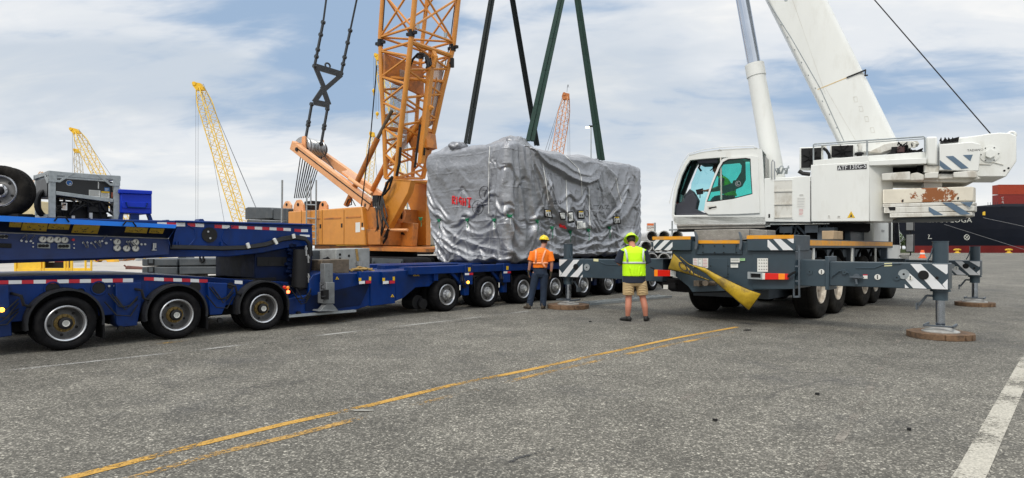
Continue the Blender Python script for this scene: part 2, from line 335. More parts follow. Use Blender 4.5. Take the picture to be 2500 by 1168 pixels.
# ------------------------------------------------------------------ ground
def asphalt():
    m = bpy.data.materials.new('asphalt'); m.use_nodes = True; t = m.node_tree; n = t.nodes; l = t.links; b = n['Principled BSDF']
    tx = n.new('ShaderNodeTexCoord'); O = tx.outputs['Object']
    def noise(s, d=4, r=.6, v=O):
        q = n.new('ShaderNodeTexNoise'); q.inputs['Scale'].default_value = s; q.inputs['Detail'].default_value = d; q.inputs['Roughness'].default_value = r; l.new(v, q.inputs['Vector']); return q
    def ramp(f, *st):
        r = n.new('ShaderNodeValToRGB'); l.new(f, r.inputs[0]); e = r.color_ramp.elements
        while len(e) < len(st): e.new(.5)
        for i, (p, c) in enumerate(st): e[i].position = p; e[i].color = (*(c if isinstance(c, tuple) else (c, c, c)), 1)
        return r.outputs[0]
    def mix(f, a, bb, mode='MIX'):
        x = n.new('ShaderNodeMix'); x.data_type = 'RGBA'; x.blend_type = mode
        for i, q in ((0, f), (6, a), (7, bb)):
            if isinstance(q, (int, float)): x.inputs[i].default_value = q
            elif isinstance(q, tuple): x.inputs[i].default_value = (*q, 1)
            else: l.new(q, x.inputs[i])
        return x.outputs[2]
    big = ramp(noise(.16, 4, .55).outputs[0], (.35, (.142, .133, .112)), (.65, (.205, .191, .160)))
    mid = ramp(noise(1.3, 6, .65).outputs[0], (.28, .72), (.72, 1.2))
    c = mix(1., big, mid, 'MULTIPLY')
    def vor(s):
        q = n.new('ShaderNodeTexVoronoi'); q.inputs['Scale'].default_value = s; l.new(O, q.inputs['Vector']); return q
    v1 = vor(82); sp1 = n.new('ShaderNodeSeparateColor'); l.new(v1.outputs['Color'], sp1.inputs[0])
    st = ramp(sp1.outputs[0], (.0, .34), (.5, .70), (.78, 1.0), (.9, 1.9), (1., 3.0))
    c = mix(.8, c, st, 'MULTIPLY')
    v2 = vor(37); sp2 = n.new('ShaderNodeSeparateColor'); l.new(v2.outputs['Color'], sp2.inputs[0])
    st2 = ramp(sp2.outputs[1], (.0, .62), (.8, 1.0), (1., 1.7)); c = mix(.7, c, st2, 'MULTIPLY')
    # cracks
    ns = noise(.9, 5, .6); vm = n.new('ShaderNodeVectorMath'); vm.operation = 'MULTIPLY_ADD'; l.new(ns.outputs['Color'], vm.inputs[0]); vm.inputs[1].default_value = (1.4, 1.4, 0); l.new(O, vm.inputs[2])
    v3 = n.new('ShaderNodeTexVoronoi'); v3.feature = 'DISTANCE_TO_EDGE'; v3.inputs['Scale'].default_value = .33; l.new(vm.outputs[0], v3.inputs['Vector'])
    ck = ramp(v3.outputs['Distance'], (.0, 1.), (.008, .0)); gate = ramp(noise(.35, 3).outputs[0], (.44, 0.), (.54, 1.))
    gg = mix(1., ck, gate, 'MULTIPLY'); gg = mix(.55, gg, (0, 0, 0)); c = mix(gg, c, (.035, .034, .033))
    # oil and tyre stains
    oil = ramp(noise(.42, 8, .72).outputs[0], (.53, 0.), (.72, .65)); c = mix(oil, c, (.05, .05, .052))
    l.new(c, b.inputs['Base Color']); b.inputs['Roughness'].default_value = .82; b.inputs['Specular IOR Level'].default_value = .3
    bp = n.new('ShaderNodeBump'); bp.inputs['Strength'].default_value = .55; bp.inputs['Distance'].default_value = .012; l.new(sp1.outputs[0], bp.inputs['Height']); l.new(bp.outputs[0], b.inputs['Normal'])
    return m
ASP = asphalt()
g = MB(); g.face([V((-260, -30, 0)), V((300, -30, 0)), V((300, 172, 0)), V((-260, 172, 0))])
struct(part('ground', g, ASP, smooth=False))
q = MB(); q.ext([V((-260, 172.004, -.01)), V((300, 172.004, -.01)), V((300, 172.8, -.01)), V((-260, 172.8, -.01))], (0, 0, -4))
struct(part('quay_edge', q, CONC))
wt = M('water', (.03, .05, .05), .15, var=.2, bump=.3, bs=.8)
q = MB(); q.face([V((-2500, 172.8, -2.5)), V((2500, 172.8, -2.5)), V((2500, 4000, -2.5)), V((-2500, 4000, -2.5))]); struct(part('water', q, wt, smooth=False))
yard = M('yard_concrete', (.40, .37, .33), .85, var=.12, vs_=.3, dirt=.4, dcol=(.27, .25, .22), dscale=.5, bump=.2)
q = MB(); q.face([V((-200, 30, .004)), V((-9.5, 30, .004)), V((-4, 60, .004)), V((-2, 150, .004)), V((-200, 150, .004))]); struct(part('yard_pavement', q, yard, smooth=False))
def markmat(name, col, wear, sc=3.):
    m = bpy.data.materials.new(name); m.use_nodes = True; t = m.node_tree; n = t.nodes; l = t.links; b = n['Principled BSDF']; b.inputs['Base Color'].default_value = (*col, 1); b.inputs['Roughness'].default_value = .8
    tx = n.new('ShaderNodeTexCoord'); a = n.new('ShaderNodeTexNoise'); a.inputs['Scale'].default_value = 26; a.inputs['Detail'].default_value = 6; a.inputs['Roughness'].default_value = .75; l.new(tx.outputs['Object'], a.inputs['Vector'])
    a2 = n.new('ShaderNodeTexNoise'); a2.inputs['Scale'].default_value = sc*.4; a2.inputs['Detail'].default_value = 3; l.new(tx.outputs['Object'], a2.inputs['Vector'])
    md = n.new('ShaderNodeMath'); md.operation = 'ADD'; l.new(a.outputs[0], md.inputs[0]); l.new(a2.outputs[0], md.inputs[1])
    r = n.new('ShaderNodeValToRGB'); r.color_ramp.elements[0].position = wear; r.color_ramp.elements[1].position = wear+.08
    h = n.new('ShaderNodeMath'); h.operation = 'MULTIPLY'; h.inputs[1].default_value = .5; l.new(md.outputs[0], h.inputs[0]); l.new(h.outputs[0], r.inputs[0])
    v = n.new('ShaderNodeTexNoise'); v.inputs['Scale'].default_value = 60; l.new(tx.outputs['Object'], v.inputs['Vector'])
    rr = n.new('ShaderNodeValToRGB'); rr.color_ramp.elements[0].position = .3; rr.color_ramp.elements[1].position = .7; rr.color_ramp.elements[0].color = (*[x*.6 for x in col], 1); rr.color_ramp.elements[1].color = (*[min(1, x*1.15) for x in col], 1); l.new(v.outputs[0], rr.inputs[0]); l.new(rr.outputs[0], b.inputs['Base Color'])
    l.new(r.outputs[0], b.inputs['Alpha']); return m
YL = markmat('yellow_marking', (.52, .29, .05), .438); YL2 = markmat('worn_yellow_marking', (.48, .28, .07), .485)
WLN = markmat('white_marking', (.46, .43, .36), .425); WLN2 = markmat('faint_white_marking', (.42, .41, .38), .455); YL3 = markmat('faint_yellow', (.45, .28, .08), .56)
def stripe(name, pxs, wd, mat, z=.004):
    ps = [G(x, y) for x, y in pxs]; q = MB(); vs = []; fs = []
    for i, p in enumerate(ps):
        t = (ps[min(i+1, len(ps)-1)]-ps[max(i-1, 0)]).normalized(); nn = V((-t.y, t.x, 0))
        vs += [p+nn*wd/2+V((0, 0, z)), p-nn*wd/2+V((0, 0, z))]
    fs = [(2*i, 2*i+1, 2*i+3, 2*i+2) for i in range(len(ps)-1)]; q.add(vs, fs)
    return struct(part(name, q, mat, smooth=False))
stripe('yellow_line', [(120, 1182), (190, 1163), (520, 1078), (700, 1035), (905, 990), (1100, 942), (1300, 902), (1500, 858), (1650, 826), (1800, 799)], .10, YL)
stripe('yellow_line', [(250, 1190), (520, 1110), (700, 1068), (905, 1015), (1100, 968), (1300, 918), (1500, 872), (1650, 840), (1790, 812)], .10, YL2)
stripe('white_line', [(2250, 1350), (2375, 1150), (2430, 1040), (2500, 900), (2560, 790)], .17, WLN)
stripe('white_line', [(-40, 912), (200, 886), (480, 856), (760, 822), (1100, 783), (1290, 760)], .09, WLN2)
SEAM = markmat('seam_filler', (.24, .215, .18), .50, 6.)
stripe('asphalt_seam', [(1985, 1200), (2010, 1130), (2060, 1060), (2110, 980), (2150, 900), (2180, 845), (2240, 790)], .07, SEAM)
stripe('asphalt_seam', [(1240, 1100), (1300, 1108), (1380, 1128), (1450, 1148), (1530, 1175)], .08, SEAM)
stripe('asphalt_seam', [(1560, 1010), (1650, 985), (1720, 950), (1760, 925)], .10, SEAM)
TARL = markmat('tar_line', (.05, .05, .05), .50, 5.)
stripe('tar_line', [(-60, 905), (250, 880), (560, 850), (900, 812), (1200, 776)], .05, TARL)
stripe('tar_line', [(1180, 1180), (1260, 1120), (1360, 1095)], .04, TARL)
stripe('yellow_line', [(300, 850), (500, 827), (700, 800), (900, 778)], .12, YL3)
def flat_patch(name, cx, cy, rx, ry, mat, z):
    p = G(cx, cy); q = MB(); k = 22; q.face([p+V((math.cos(i/k*6.283)*rx*(1+.35*random.uniform(-1, 1)), math.sin(i/k*6.283)*ry*(1+.35*random.uniform(-1, 1)), z)) for i in range(k)])
    return struct(part(name, q, mat, smooth=False))
flat_patch('asphalt_patch', 885, 1004, .11, .035, M('patch_filler', (.26, .25, .22), .9), .008)
TARM = M('tar_scrap', (.012, .012, .012), .9)
def scrap(px, py, L_, W_, ang, label):
    p = G(px, py); q = MB(); k = 12; a = R(ang); pts = []
    for i in range(k):
        r = 1+.3*random.uniform(-1, 1); x = math.cos(i/k*6.283)*L_*r; y = math.sin(i/k*6.283)*W_*r
        x *= .45; y *= .55; pts.append(V((x*math.cos(a)-y*math.sin(a), x*math.sin(a)+y*math.cos(a), .006))+p)
    q.ext(pts, (0, 0, .018)); tag(part('debris_scrap', q, TARM, base=p), label, 'debris', 'dark scraps lying on the asphalt')
scrap(1826, 808, .16, .03, 10, 'black rubber scrap at the end of the double yellow line')
scrap(1441, 787, .06, .025, 0, 'small dark scrap on the asphalt between the two standing workers')
scrap(1996, 965, .045, .03, 0, 'small dark scrap midway between the yellow and white lines')
scrap(1745, 1029, .05, .02, 0, 'small dark scrap in the near middle of the asphalt')
scrap(2220, 1052, .03, .03, 0, 'small dark lump on the asphalt left of the white line')
# ------------------------------------------------------------------ wheels
def wheel(fr, R0, W0, rimr, root, center, rimmat, hubmat, tyremat, side=-1, nb=10, hubr=.13, depth=.09, capm=BLACK, tread=True):
    """rim mesh with a tyre child; outer face looks along side*v. center = outer-plane centre in world"""
    ax = fr.v*side; c = V(center)
    m = MB()   # rim: lip, barrel, disc
    m.lathe(c, ax, [(rimr*1.0, -.04), (rimr*1.04, .0), (rimr*.99, .012), (rimr*.93, .0), (rimr*.90, -depth*.35), (rimr*.86, -depth*.8)], 40, cap0=False, cap1=False)
    m.mat(1).lathe(c, ax, [(rimr*.90, -depth*.36), (rimr*.84, -depth*.85), (rimr*.76, -depth), (rimr*.58, -depth*.88), (hubr*1.15, -depth*.75), (hubr*1.1, -depth*.7-.01), (.001, -depth*.7-.01)], 40, cap0=False)
    x = V((0, 0, 1)); y = ax.cross(x)
    wh = part('wheel', m, [rimmat, DISHC if rimmat is RIMC else DISH], root, base=c)
    t = MB(); prof = [(rimr*1.03, -.02), (rimr*1.12, .012), (rimr*1.3, .022), (R0*.88, .02), (R0*.96, .0), (R0, -.035), (R0*1.0, -.10), (R0*.985, -.104), (R0*.985, -.114), (R0, -.118), (R0, -W0+.118), (R0*.985, -W0+.114), (R0*.985, -W0+.104), (R0, -W0+.10), (R0, -W0+.035), (R0*.95, -W0), (rimr*1.05, -W0)]
    t.lathe(c, ax, prof, 48, closed=True)
    if tread:
        for i in range(46):
            a = i/46*2*math.pi; d = x*math.cos(a)+y*math.sin(a); tn = x*-math.sin(a)+y*math.cos(a)
            p = c+d*(R0-.012)-ax*.018; t.ext([p+tn*.014, p-tn*.014, p-tn*.014+d*.016-ax*.02, p+tn*.014+d*.016-ax*.02], -ax*.07)
    part('tyre', t, tyremat, wh, ang=50)
    h = MB(); d0 = -depth*.7
    h.lathe(c, ax, [(hubr, d0-.01), (hubr, d0+.02), (hubr*.85, d0+.03), (hubr*.62, d0+.032), (hubr*.60, d0+.09), (hubr*.48, d0+.10), (.001, d0+.10)], 24)
    for i in range(nb):
        a = i/nb*2*math.pi+.2; p = c+(x*math.cos(a)+y*math.sin(a))*hubr*.86+ax*(d0+.02); h.cyl(p, p+ax*.035, .014, 6)
    part('hub', h, hubmat, wh)
    if capm:
        k = MB(); k.lathe(c, ax, [(hubr*.68, d0+.03), (hubr*.66, d0+.095), (hubr*.5, d0+.107), (.001, d0+.107)], 20)
        k.mat(1).lathe(c, ax, [(hubr*.30, d0+.108), (hubr*.36, d0+.111), (hubr*.36, d0+.108)], 16); part('hub_cap', k, [capm, PAPER], wh)
    hl = MB()
    for i in range(5):
        a = i/5*2*math.pi+.5; p = c+(x*math.cos(a)+y*math.sin(a))*rimr*.70+ax*(-depth*.945); hl.cyl(p, p+ax*.006, rimr*.085, 10)
    hl_ = part('hand_hole', hl, BLACK, wh)
    return wh
# ------------------------------------------------------------------ blue heavy trailer
tr = thing('heavy_trailer', 'long dark blue multi-axle heavy-haul trailer carrying the tarped load', 'trailer', T.W(0, 1.5, 0))
def tpl(pts, t): return T.pts(pts, 'v', t)
b = MB()
b.ext(tpl([(-160, 679), (200, 672), (380, 671), (505, 677), (640, 686), (705, 689), (705, 742), (560, 745), (450, 756), (200, 775), (-160, 800)], .22), T.v*.06)
b.ext(tpl([(-160, 679), (200, 672), (380, 671), (505, 677), (640, 686), (705, 689), (705, 700), (640, 698), (505, 692), (380, 686), (200, 690), (-160, 698)], .22), T.v*2.56)
for pl in ([(283, 692), (345, 690), (345, 745), (335, 795), (290, 800), (283, 790)], [(508, 690), (556, 692), (552, 745), (542, 768), (512, 770)], [(-60, 700), (20, 696), (30, 820), (-60, 835)]):
    b.ext(tpl(pl, .12), T.v*.3)
part('bogie_frame', b, BLUE, tr, bevel=.012)
b = MB(); b.box(T, -2.2, 3.6, .5, .9, .45, .95); b.box(T, -2.2, 3.6, 2.0, 2.4, .45, .95)
for s_ in (0, 1.57, 3.10): b.box(T, s_-.12, s_+.12, .35, 2.6, .32, .5); b.box(T, s_-.9, s_-.2, .4, .75, .3, .6); b.ext([T.W(s_+math.cos(R(x))*.47, .19, .47+math.sin(R(x))*.47) for x in range(-6, 187, 12)], T.v*.02)  # half discs are black to stand in for shade inside the wheel wells
b.box(T, -3.2, -.75, .3, 2.5, 1.12, 1.42); part('under_frame', b, BLACKM, tr)
for cx, cy, r_ in ((129, 706, 17), (241, 704, 16), (196, 714, 11)):
    q = MB(); p = T.P(cx, cy, 'v', .214); q.cyl(p, p+T.v*.004, r_*p.y/F*.95, 20); q.mat(1).tube([p+T.v*-.004+V((0, 0, math.cos(a)*r_*p.y/F))+T.u*math.sin(a)*r_*p.y/F for a in [i/20*6.283 for i in range(20)]], .012, 6, closed=True); part('lightening_hole', q, [BLACK, BLUE], tr)
# access holes right of first group
for cx, cy, r_ in ((476, 702, 14), (563, 698, 8)):
    q = MB(); p = T.P(cx, cy, 'v', .214); q.cyl(p, p+T.v*.004, r_*p.y/F, 20); part('lightening_hole', q, BLACK, tr)
# reflective strips
def strip(pl, t, hpx, pat, name='reflective_strip'):
    """pl: [(x, y_top)] pieces between consecutive x; pat string r/w/-"""
    q = MB()
    for i, ch in enumerate(pat):
        if ch == '-': continue
        (x0, y0), (x1, y1) = pl[i], pl[i+1]
        q.mat(0 if ch == 'r' else 1).ext(tpl([(x0, y0), (x1, y1), (x1, y1+hpx), (x0, y0+hpx)], t), T.v*.004)
    part(name, q, [WRED, WHITE], tr)
xs = [-30, 21, 53, 82, 112, 140, 168, 195, 222, 249, 275, 300, 325]; strip([(x, 685-(x-21)*.016) for x in xs], .212, 9, 'rwrwrwrwrwrw')
xs = [352, 376, 400, 423, 444, 465, 486, 507]; strip([(x, 677+(x-352)*.037) for x in xs], .212, 8, 'rwrwrwr')
strip([(573, 685), (592, 686)], .212, 8, 'w')
# fenders + wheels of the near bogie
wc = [(0.0, 0), (1.57, 0), (3.10, 0)]
W0 = None
for i, (s_, _) in enumerate(wc):
    c = T.W(s_, 0.0, .405)
    if W0 is None: W0 = wheel(T, .405, .26, .262, tr, c, RIM, GOLD, RUB, depth=.17, hubr=.135)
    else: cp(W0, tr, T.u*s_)
    f_ = MB(); n = 18; vs = []
    for k in range(n+1):
        a = R(-8 + k/n*200 - 2); rr = .50
        vs.append((s_-math.cos(a)*rr, .43+math.sin(a)*rr))
    for k in range(n):
        (a0, h0), (a1, h1) = vs[k], vs[k+1]; dx = lambda a, h: ((a-s_)*.94+s_, (h-.43)*.94+.43)
        f_.ext([T.W(a0, -.03, h0), T.W(a1, -.03, h1), T.W(*[dx(a1, h1)[0]], -.03, dx(a1, h1)[1]), T.W(dx(a0, h0)[0], -.03, dx(a0, h0)[1])], T.v*.03)
        f_.ext([T.W(a0, 0, h0), T.W(a1, 0, h1), T.W(a1, 0, h1-.014), T.W(a0, 0, h0-.014)], T.v*.5)
    part('fender', f_, FEND, tr)
    f_ = MB(); f_.box(T, s_+.485, s_+.505, .0, .40, .13, .42); part('mudflap', f_, BLACKM, tr)
    f_ = MB(); f_.tube([T.W(s_-.62, .2, .88), T.W(s_-.55, -.02, .85), T.W(s_-.52, -.02, .72), T.W(s_-.42, .02, .68)], .022, 8); f_.cyl(T.W(s_+.75, .12, .25), T.W(s_+.75, .06, .25), .045, 12); part('fender_bracket', f_, BLACK, tr)
Wfar = []
for s_ in (0, 1.57, 3.10): q = cp(W0, tr, T.u*s_+T.v*2.74)
q = MB()
for s_ in (0, 1.57, 3.10): q.lathe(T.W(s_, .34, .405), T.v, [(.2, 0), (.39, 0), (.405, .04), (.405, .2), (.39, .24), (.2, .24)], 28)
part('inner_tyre', q, RUB, tr)
rg_ = random.Random(21)
for s_ in (.78, 2.34, 3.9, -.8):
    q = MB()
    for i in range(4): h_ = rg_.uniform(.55, .8); q.tube([T.W(s_-.25+i*.05, .1, h_+.1), T.W(s_-.1+i*.04, .04, h_-.12), T.W(s_+.1, .06, h_-.15+i*.03), T.W(s_+.25, .14, h_+.05)], .011, 6)
    part('brake_hose', q, BLACK, tr)
for s_, h_ in ((.62, .93), (.70, .93), (2.2, .90), (2.28, .90), (-1.1, .95)):
    q = MB(); q.cyl(T.W(s_, .215, h_), T.W(s_, .195, h_), .018, 8); part('bolt', q, STEEL, tr)
for k in range(8):
    s_ = 7.72+1.41*k+.5; q = MB()
    for i in range(3): q.tube([T.W(s_+i*.05, .05, .92), T.W(s_-.08+i*.06, -.01, .72), T.W(s_+.04+i*.03, .02, .56), T.W(s_+.2, .12, .5)], .013, 6)
    part('brake_hose', q, BLACK, tr)
    q = MB(); q.cyl(T.W(s_-.1, .0, .62), T.W(s_-.1, .0, .5), .014, 6); part('valve_stem', q, PAPER, tr)
# tail lamp cluster
q = MB(); q.ext(tpl([(687, 697), (709, 697), (707, 717), (690, 716)], .05), T.v*.06); part('lamp_housing', q, BLACK, tr)
for cx, cy, m in ((694, 702, REDL), (702, 703, AMB), (703, 713, LAMPR)):
    q = MB(); p = T.P(cx, cy, 'v', .045); q.lathe(p, -T.v, [(.034, 0), (.034, .015), (.02, .03), (.001, .032)], 14); part('tail_lamp', q, m, tr)
q = MB(); p = T.P(4, 757, 'v', .05); q.lathe(p, -T.v, [(.032, 0), (.032, .02), (.02, .03), (.001, .035)], 14); part('side_lamp', q, LAMPO, tr)
# upper gooseneck beam
b = MB()
b.ext(tpl([(-160, 526), (430, 539), (762, 548), (764, 600), (700, 606), (640, 618), (560, 627), (440, 628), (-160, 650)], .55), T.v*1.9)
b.ext(tpl([(430, 538), (764, 547), (764, 552), (430, 543)], .50), T.v*2.0)
part('gooseneck_beam', b, BLUE, tr, bevel=.015)
b = MB(); b.ext(tpl([(622, 618), (764, 596), (762, 640), (758, 700), (756, 765), (705, 768), (705, 690), (640, 684), (622, 680)], .62), T.v*1.76)
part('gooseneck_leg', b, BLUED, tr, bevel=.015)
q = MB()
for px in (655, 688): q.ext(tpl([(px, 632), (px+2, 632), (px+2, 648), (px, 648)], .6), T.v*.02)
q.ext(tpl([(628, 628), (700, 628), (700, 650), (628, 650)], .6), T.v*.01); part('dark_recess', q, BLACK, tr)
xs = [384, 407, 430, 452]; strip([(x, 543+(x-384)*.02) for x in xs], .545, 9, 'wrw')
strip([(458, 545), (477, 546), (498, 547)], .545, 8, 'rw'); xs = [524, 542, 561]; strip([(x, 549+(x-524)*.05) for x in xs], .545, 8, 'rw')
xs = [564, 583, 603, 622, 640, 658, 675, 692, 710]; strip([(x, 551+(x-564)*.045) for x in xs], .545, 7, 'rwrwrwrw'); strip([(719, 559), (735, 560), (752, 560)], .545, 7, 'rw'); strip([(732, 573), (756, 574)], .545, 5, 'w')
q = MB(); p = T.P(511, 574, 'v', .545); r_ = 18.5*p.y/F; q.cyl(p, p-T.v*.02, r_, 28)
for dx, dy in ((-3, -8), (2, 8)): q.mat(1); pp = T.P(511+dx, 574+dy, 'v', .52); q.cyl(pp, pp-T.v*.012, .018, 10)
part('round_cover', q, [BLACK, STEEL], tr)
q = MB()     # raised outline ribs
for pl in ([(455, 549), (475, 560), (478, 580), (470, 592), (462, 600)], [(570, 553), (548, 562), (541, 580), (545, 590), (556, 600)]): q.tube([T.P(x, y, 'v', .55) for x, y in pl], .012, 6)
for px in (430, 436, 540): q.ext(tpl([(px, 590), (px+4, 590), (px+4, 607), (px, 607)], .5), T.v*.06)
q.ext(tpl([(402, 540), (416, 541), (412, 537), (406, 537)], .7), T.v*.2); q.ext(tpl([(484, 541), (500, 541), (496, 535), (488, 535)], .7), T.v*.2); q.ext(tpl([(684, 548), (700, 548), (697, 544), (687, 544)], .7), T.v*.2)
part('rib', q, BLUE, tr)
q = MB()
for k in range(4):
    pl = [(415, 601+k*2), (470, 602+k*2), (540, 604+k*2), (600, 602+k*2), (650, 594+k*2.2), (690, 580+k*2.5), (720, 576+k*2.5), (745, 580+k*2.2), (758-k*2, 595), (762-k*2, 625)]
    q.tube([T.P(x, y, 'v', .46-k*.01) for x, y in pl], .022, 8)
part('hose_bundle', q, BLACK, tr)
q = MB()
for x0, y0, x1, y1 in ((604, 594, 608, 606), (669, 583, 676, 596), (716, 572, 718, 582)): q.beam(T.P(x0, y0, 'v', .40), T.P(x1, y1, 'v', .40), .05, .04, T.u)
part('hose_clip', q, PAPER, tr)
# black cylinder and folded curtain by the leg
q = MB(); q.cyl(T.P(738, 610, 'v', .35), T.P(733, 702, 'v', .35), .17, 20); q.cyl(T.P(733, 702, 'v', .35), T.P(733, 706, 'v', .35), .12, 20); part('lift_cylinder', q, BLACK, tr)
q = MB(); q.cyl(T.P(736, 716, 'v', .30), T.P(736, 716, 'v', .65), .11, 16); q.cyl(T.P(756, 716, 'v', .25), T.P(756, 716, 'v', .6), .07, 16); part('cylinder_pin', q, BLUED, tr)
q = MB()
for x, y0, y1 in ((752, 622, 642), (753, 668, 690), (747, 600, 625)): q.cyl(T.P(x, y0, 'v', .18), T.P(x+1, y1, 'v', .18), .018, 8); q.cyl(T.P(x, y0+5, 'v', .18), T.P(x+1, y0+10, 'v', .18), .03, 8)
part('hydraulic_fitting', q, STEEL, tr)
q = MB(); n = 10
for i in range(9):
    pl = [(700+random.uniform(-5, 12), 600+i*9), (712+random.uniform(-6, 10), 604+i*9+random.uniform(-4, 4)), (722, 600+i*9+random.uniform(-5, 5))]; q.tube([T.P(x, y, 'v', .56) for x, y in pl], [.03, .06, .03], 6)
part('folded_cover', q, BLUED, tr)
# low coupling platform and legs
b = MB()
b.ext(tpl([(756, 684), (764, 672), (800, 662), (822, 669), (905, 666), (905, 668), (905, 745), (868, 757), (800, 764), (704, 769), (704, 730), (756, 720)], .14), T.v*2.7)
b.ext(tpl([(905, 664), (965, 662), (965, 741), (905, 748)], .10), T.v*2.7)
b.ext(tpl([(965, 662), (1060, 655), (1066, 662), (1064, 684), (1048, 700), (1015, 702), (985, 728), (965, 736)], .14), T.v*2.6)
part('coupling_frame', b, BLUE, tr, bevel=.012)
q = MB(); q.ext(tpl([(1060, 656), (1070, 656), (1070, 686), (1060, 686)], .06), T.v*.1)
for x0 in (882, 939): q.ext(tpl([(x0-5, 664), (x0+27, 664), (x0+24, 686), (x0-2, 686)], .02), T.v*.1)
part('coupling_lug', q, BLUE, tr, bevel=.008)
for x0, cols in ((879, 'yy'), (937, 'yy')):
    q = MB()
    q.mat(0).ext(tpl([(x0-3, 679), (x0+3, 679), (x0+3, 687), (x0-3, 687)], .014), T.v*.004); q.ext(tpl([(x0+22, 676), (x0+27, 676), (x0+27, 685), (x0+22, 685)], .014), T.v*.004)
    q.mat(1).ext(tpl([(x0-2, 687), (x0+12, 686), (x0+12, 693), (x0-2, 694)], .014), T.v*.004); q.mat(2).ext(tpl([(x0+14, 686), (x0+27, 685), (x0+27, 692), (x0+14, 693)], .014), T.v*.004)
    part('reflective_sticker', q, [YEL, WHITE, WRED], tr)
def tri(px, py, s_, t, par=tr, fr=T, ax='v', off=None):
    q = MB(); o = off or -fr.v
    q.ext([fr.P(px, py-s_, ax, t), fr.P(px+s_*.95, py+s_*.6, ax, t), fr.P(px-s_*.95, py+s_*.6, ax, t)], o*.004)
    q.mat(1).ext([fr.P(px, py-s_*.4, ax, t)+o*.004, fr.P(px+s_*.3, py+s_*.4, ax, t)+o*.004, fr.P(px-s_*.3, py+s_*.4, ax, t)+o*.004], o*.003)
    part('warning_triangle', q, [YEL, INK], par)
for x, y, s_ in ((823, 680, 4.5), (1012, 672, 4), (1020, 672, 4), (958, 723, 4.5)): tri(x, y, s_, .13 if x != 958 else .09)
b = MB(); b.ext(tpl([(745, 726), (900, 690), (900, 700), (880, 745), (800, 757), (745, 760)], .13), -T.v*.01); part('underside_shade', b, BLUED, tr)  # dark sheet laid on the coupling side, stands in for underside shade
# support jack
q = MB(); q.ext(tpl([(792, 644), (813, 644), (813, 692), (792, 692)], -.06), T.v*.16); q.ext(tpl([(797, 690), (817, 690), (817, 742), (792, 742), (792, 715), (797, 715)], -.12), T.v*.25)
q.ext(tpl([(797, 742), (812, 742), (825, 757), (784, 757)], -.10), T.v*.14); q.ext(tpl([(784, 757), (826, 757), (826, 761), (780, 761)], -.16), T.v*.3)
part('support_jack', q, M('jack_grey', (.19, .20, .205), .5, .3, var=.25, vs_=12, dirt=.5, dcol=(.1, .1, .1), dscale=6), tr, bevel=.008)
q = MB(); q.ext(tpl([(789, 710), (803, 708), (803, 732), (790, 732)], -.2), T.v*.1); q.tube([T.P(x, y, 'v', -.15) for x, y in ((790, 695), (784, 698), (784, 706), (792, 706))], .012, 6); q.cyl(T.P(784, 726, 'v', -.2), T.P(795, 724, 'v', -.2), .02, 8); part('jack_gearbox', q, BLACK, tr)
q = MB(); q.ext(tpl([(704, 770), (870, 757), (870, 762), (704, 776)], .0), T.v*.1); part('ground_rail', q, GALV, tr)
# module deck
q = MB(); a0 = 6.6; a1 = 18.9
for t0, t1, h in ((.0, .28, 1.10), (1.0, 1.3, 1.12), (1.7, 2.0, 1.12), (2.72, 3.0, 1.10)): q.box(T, a0, a1, t0, t1, .92, h)
k = 0; s_ = a0+.4
while s_ < a1: q.box(T, s_, s_+.16, .28, 2.72, .9, 1.07); s_ += .705
part('deck_frame', q, BLUE, tr, bevel=.01)
q = MB(); q.box(T, a0, a1, .85, 2.15, .32, .9)  # spine box widened and lowered to deepen the shade beneath the trailer
for k in range(8): s_ = 7.72+1.41*k; q.box(T, s_-.1, s_+.1, .35, 2.65, .34, .5)
part('module_spine', q, BLACKM, tr)
WM = None
for k in range(8):
    s_ = 7.72+1.41*k; c = T.W(s_, .02, .405)
    if WM is None: WM = wheel(T, .405, .27, .245, tr, c, RIM, RIM, RUB, depth=.05, hubr=.12, capm=STEEL)
    else: cp(WM, tr, T.u*(1.41*k))
    cp(WM, tr, T.u*(1.41*k)+T.v*2.68)
q = MB()
for k in range(8):
    s_ = 7.72+1.41*k; q.lathe(T.W(s_, .36, .405), T.v, [(.2, 0), (.39, 0), (.405, .04), (.405, .2), (.39, .24), (.2, .24)], 28)
part('inner_tyre', q, RUB, tr)
for k in range(8):
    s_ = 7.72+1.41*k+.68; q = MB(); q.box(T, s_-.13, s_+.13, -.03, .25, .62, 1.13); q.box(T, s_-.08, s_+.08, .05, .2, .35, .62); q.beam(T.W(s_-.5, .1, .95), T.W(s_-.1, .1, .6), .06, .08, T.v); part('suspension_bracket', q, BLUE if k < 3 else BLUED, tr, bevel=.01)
    q = MB(); q.box(T, s_-.03, s_+.05, -.036, -.03, .95, 1.05); q.mat(1).box(T, s_-.14, s_+.0, -.036, -.03, .86, .91); q.mat(2).box(T, s_+.0, s_+.14, -.036, -.03, .86, .91); part('reflective_sticker', q, [YEL, WHITE, WRED], tr)
    if k in (0, 3): q = MB(); p = T.W(s_-.05, -.04, .68); q.lathe(p, -T.v, [(.035, 0), (.035, .02), (.001, .035)], 12); part('side_lamp', q, LAMPO if k == 0 else AMB, tr)
    q = MB(); q.cyl(T.W(s_-.3, .2, .95), T.W(s_-.3, .2, .55), .07, 12); q.cyl(T.W(s_+.3, .1, .8), T.W(s_+.34, .1, .4), .025, 8); part('hydraulic_ram', q, BLACK, tr)
q = MB(); p = T.P(1020, 738, 'v', .3); q.cyl(p, p+T.v*.4, .17, 16); p2 = T.P(1034, 742, 'v', .2); q.cyl(p2, p2+T.v*.2, .12, 16); part('air_reservoir', q, BLACK, tr)
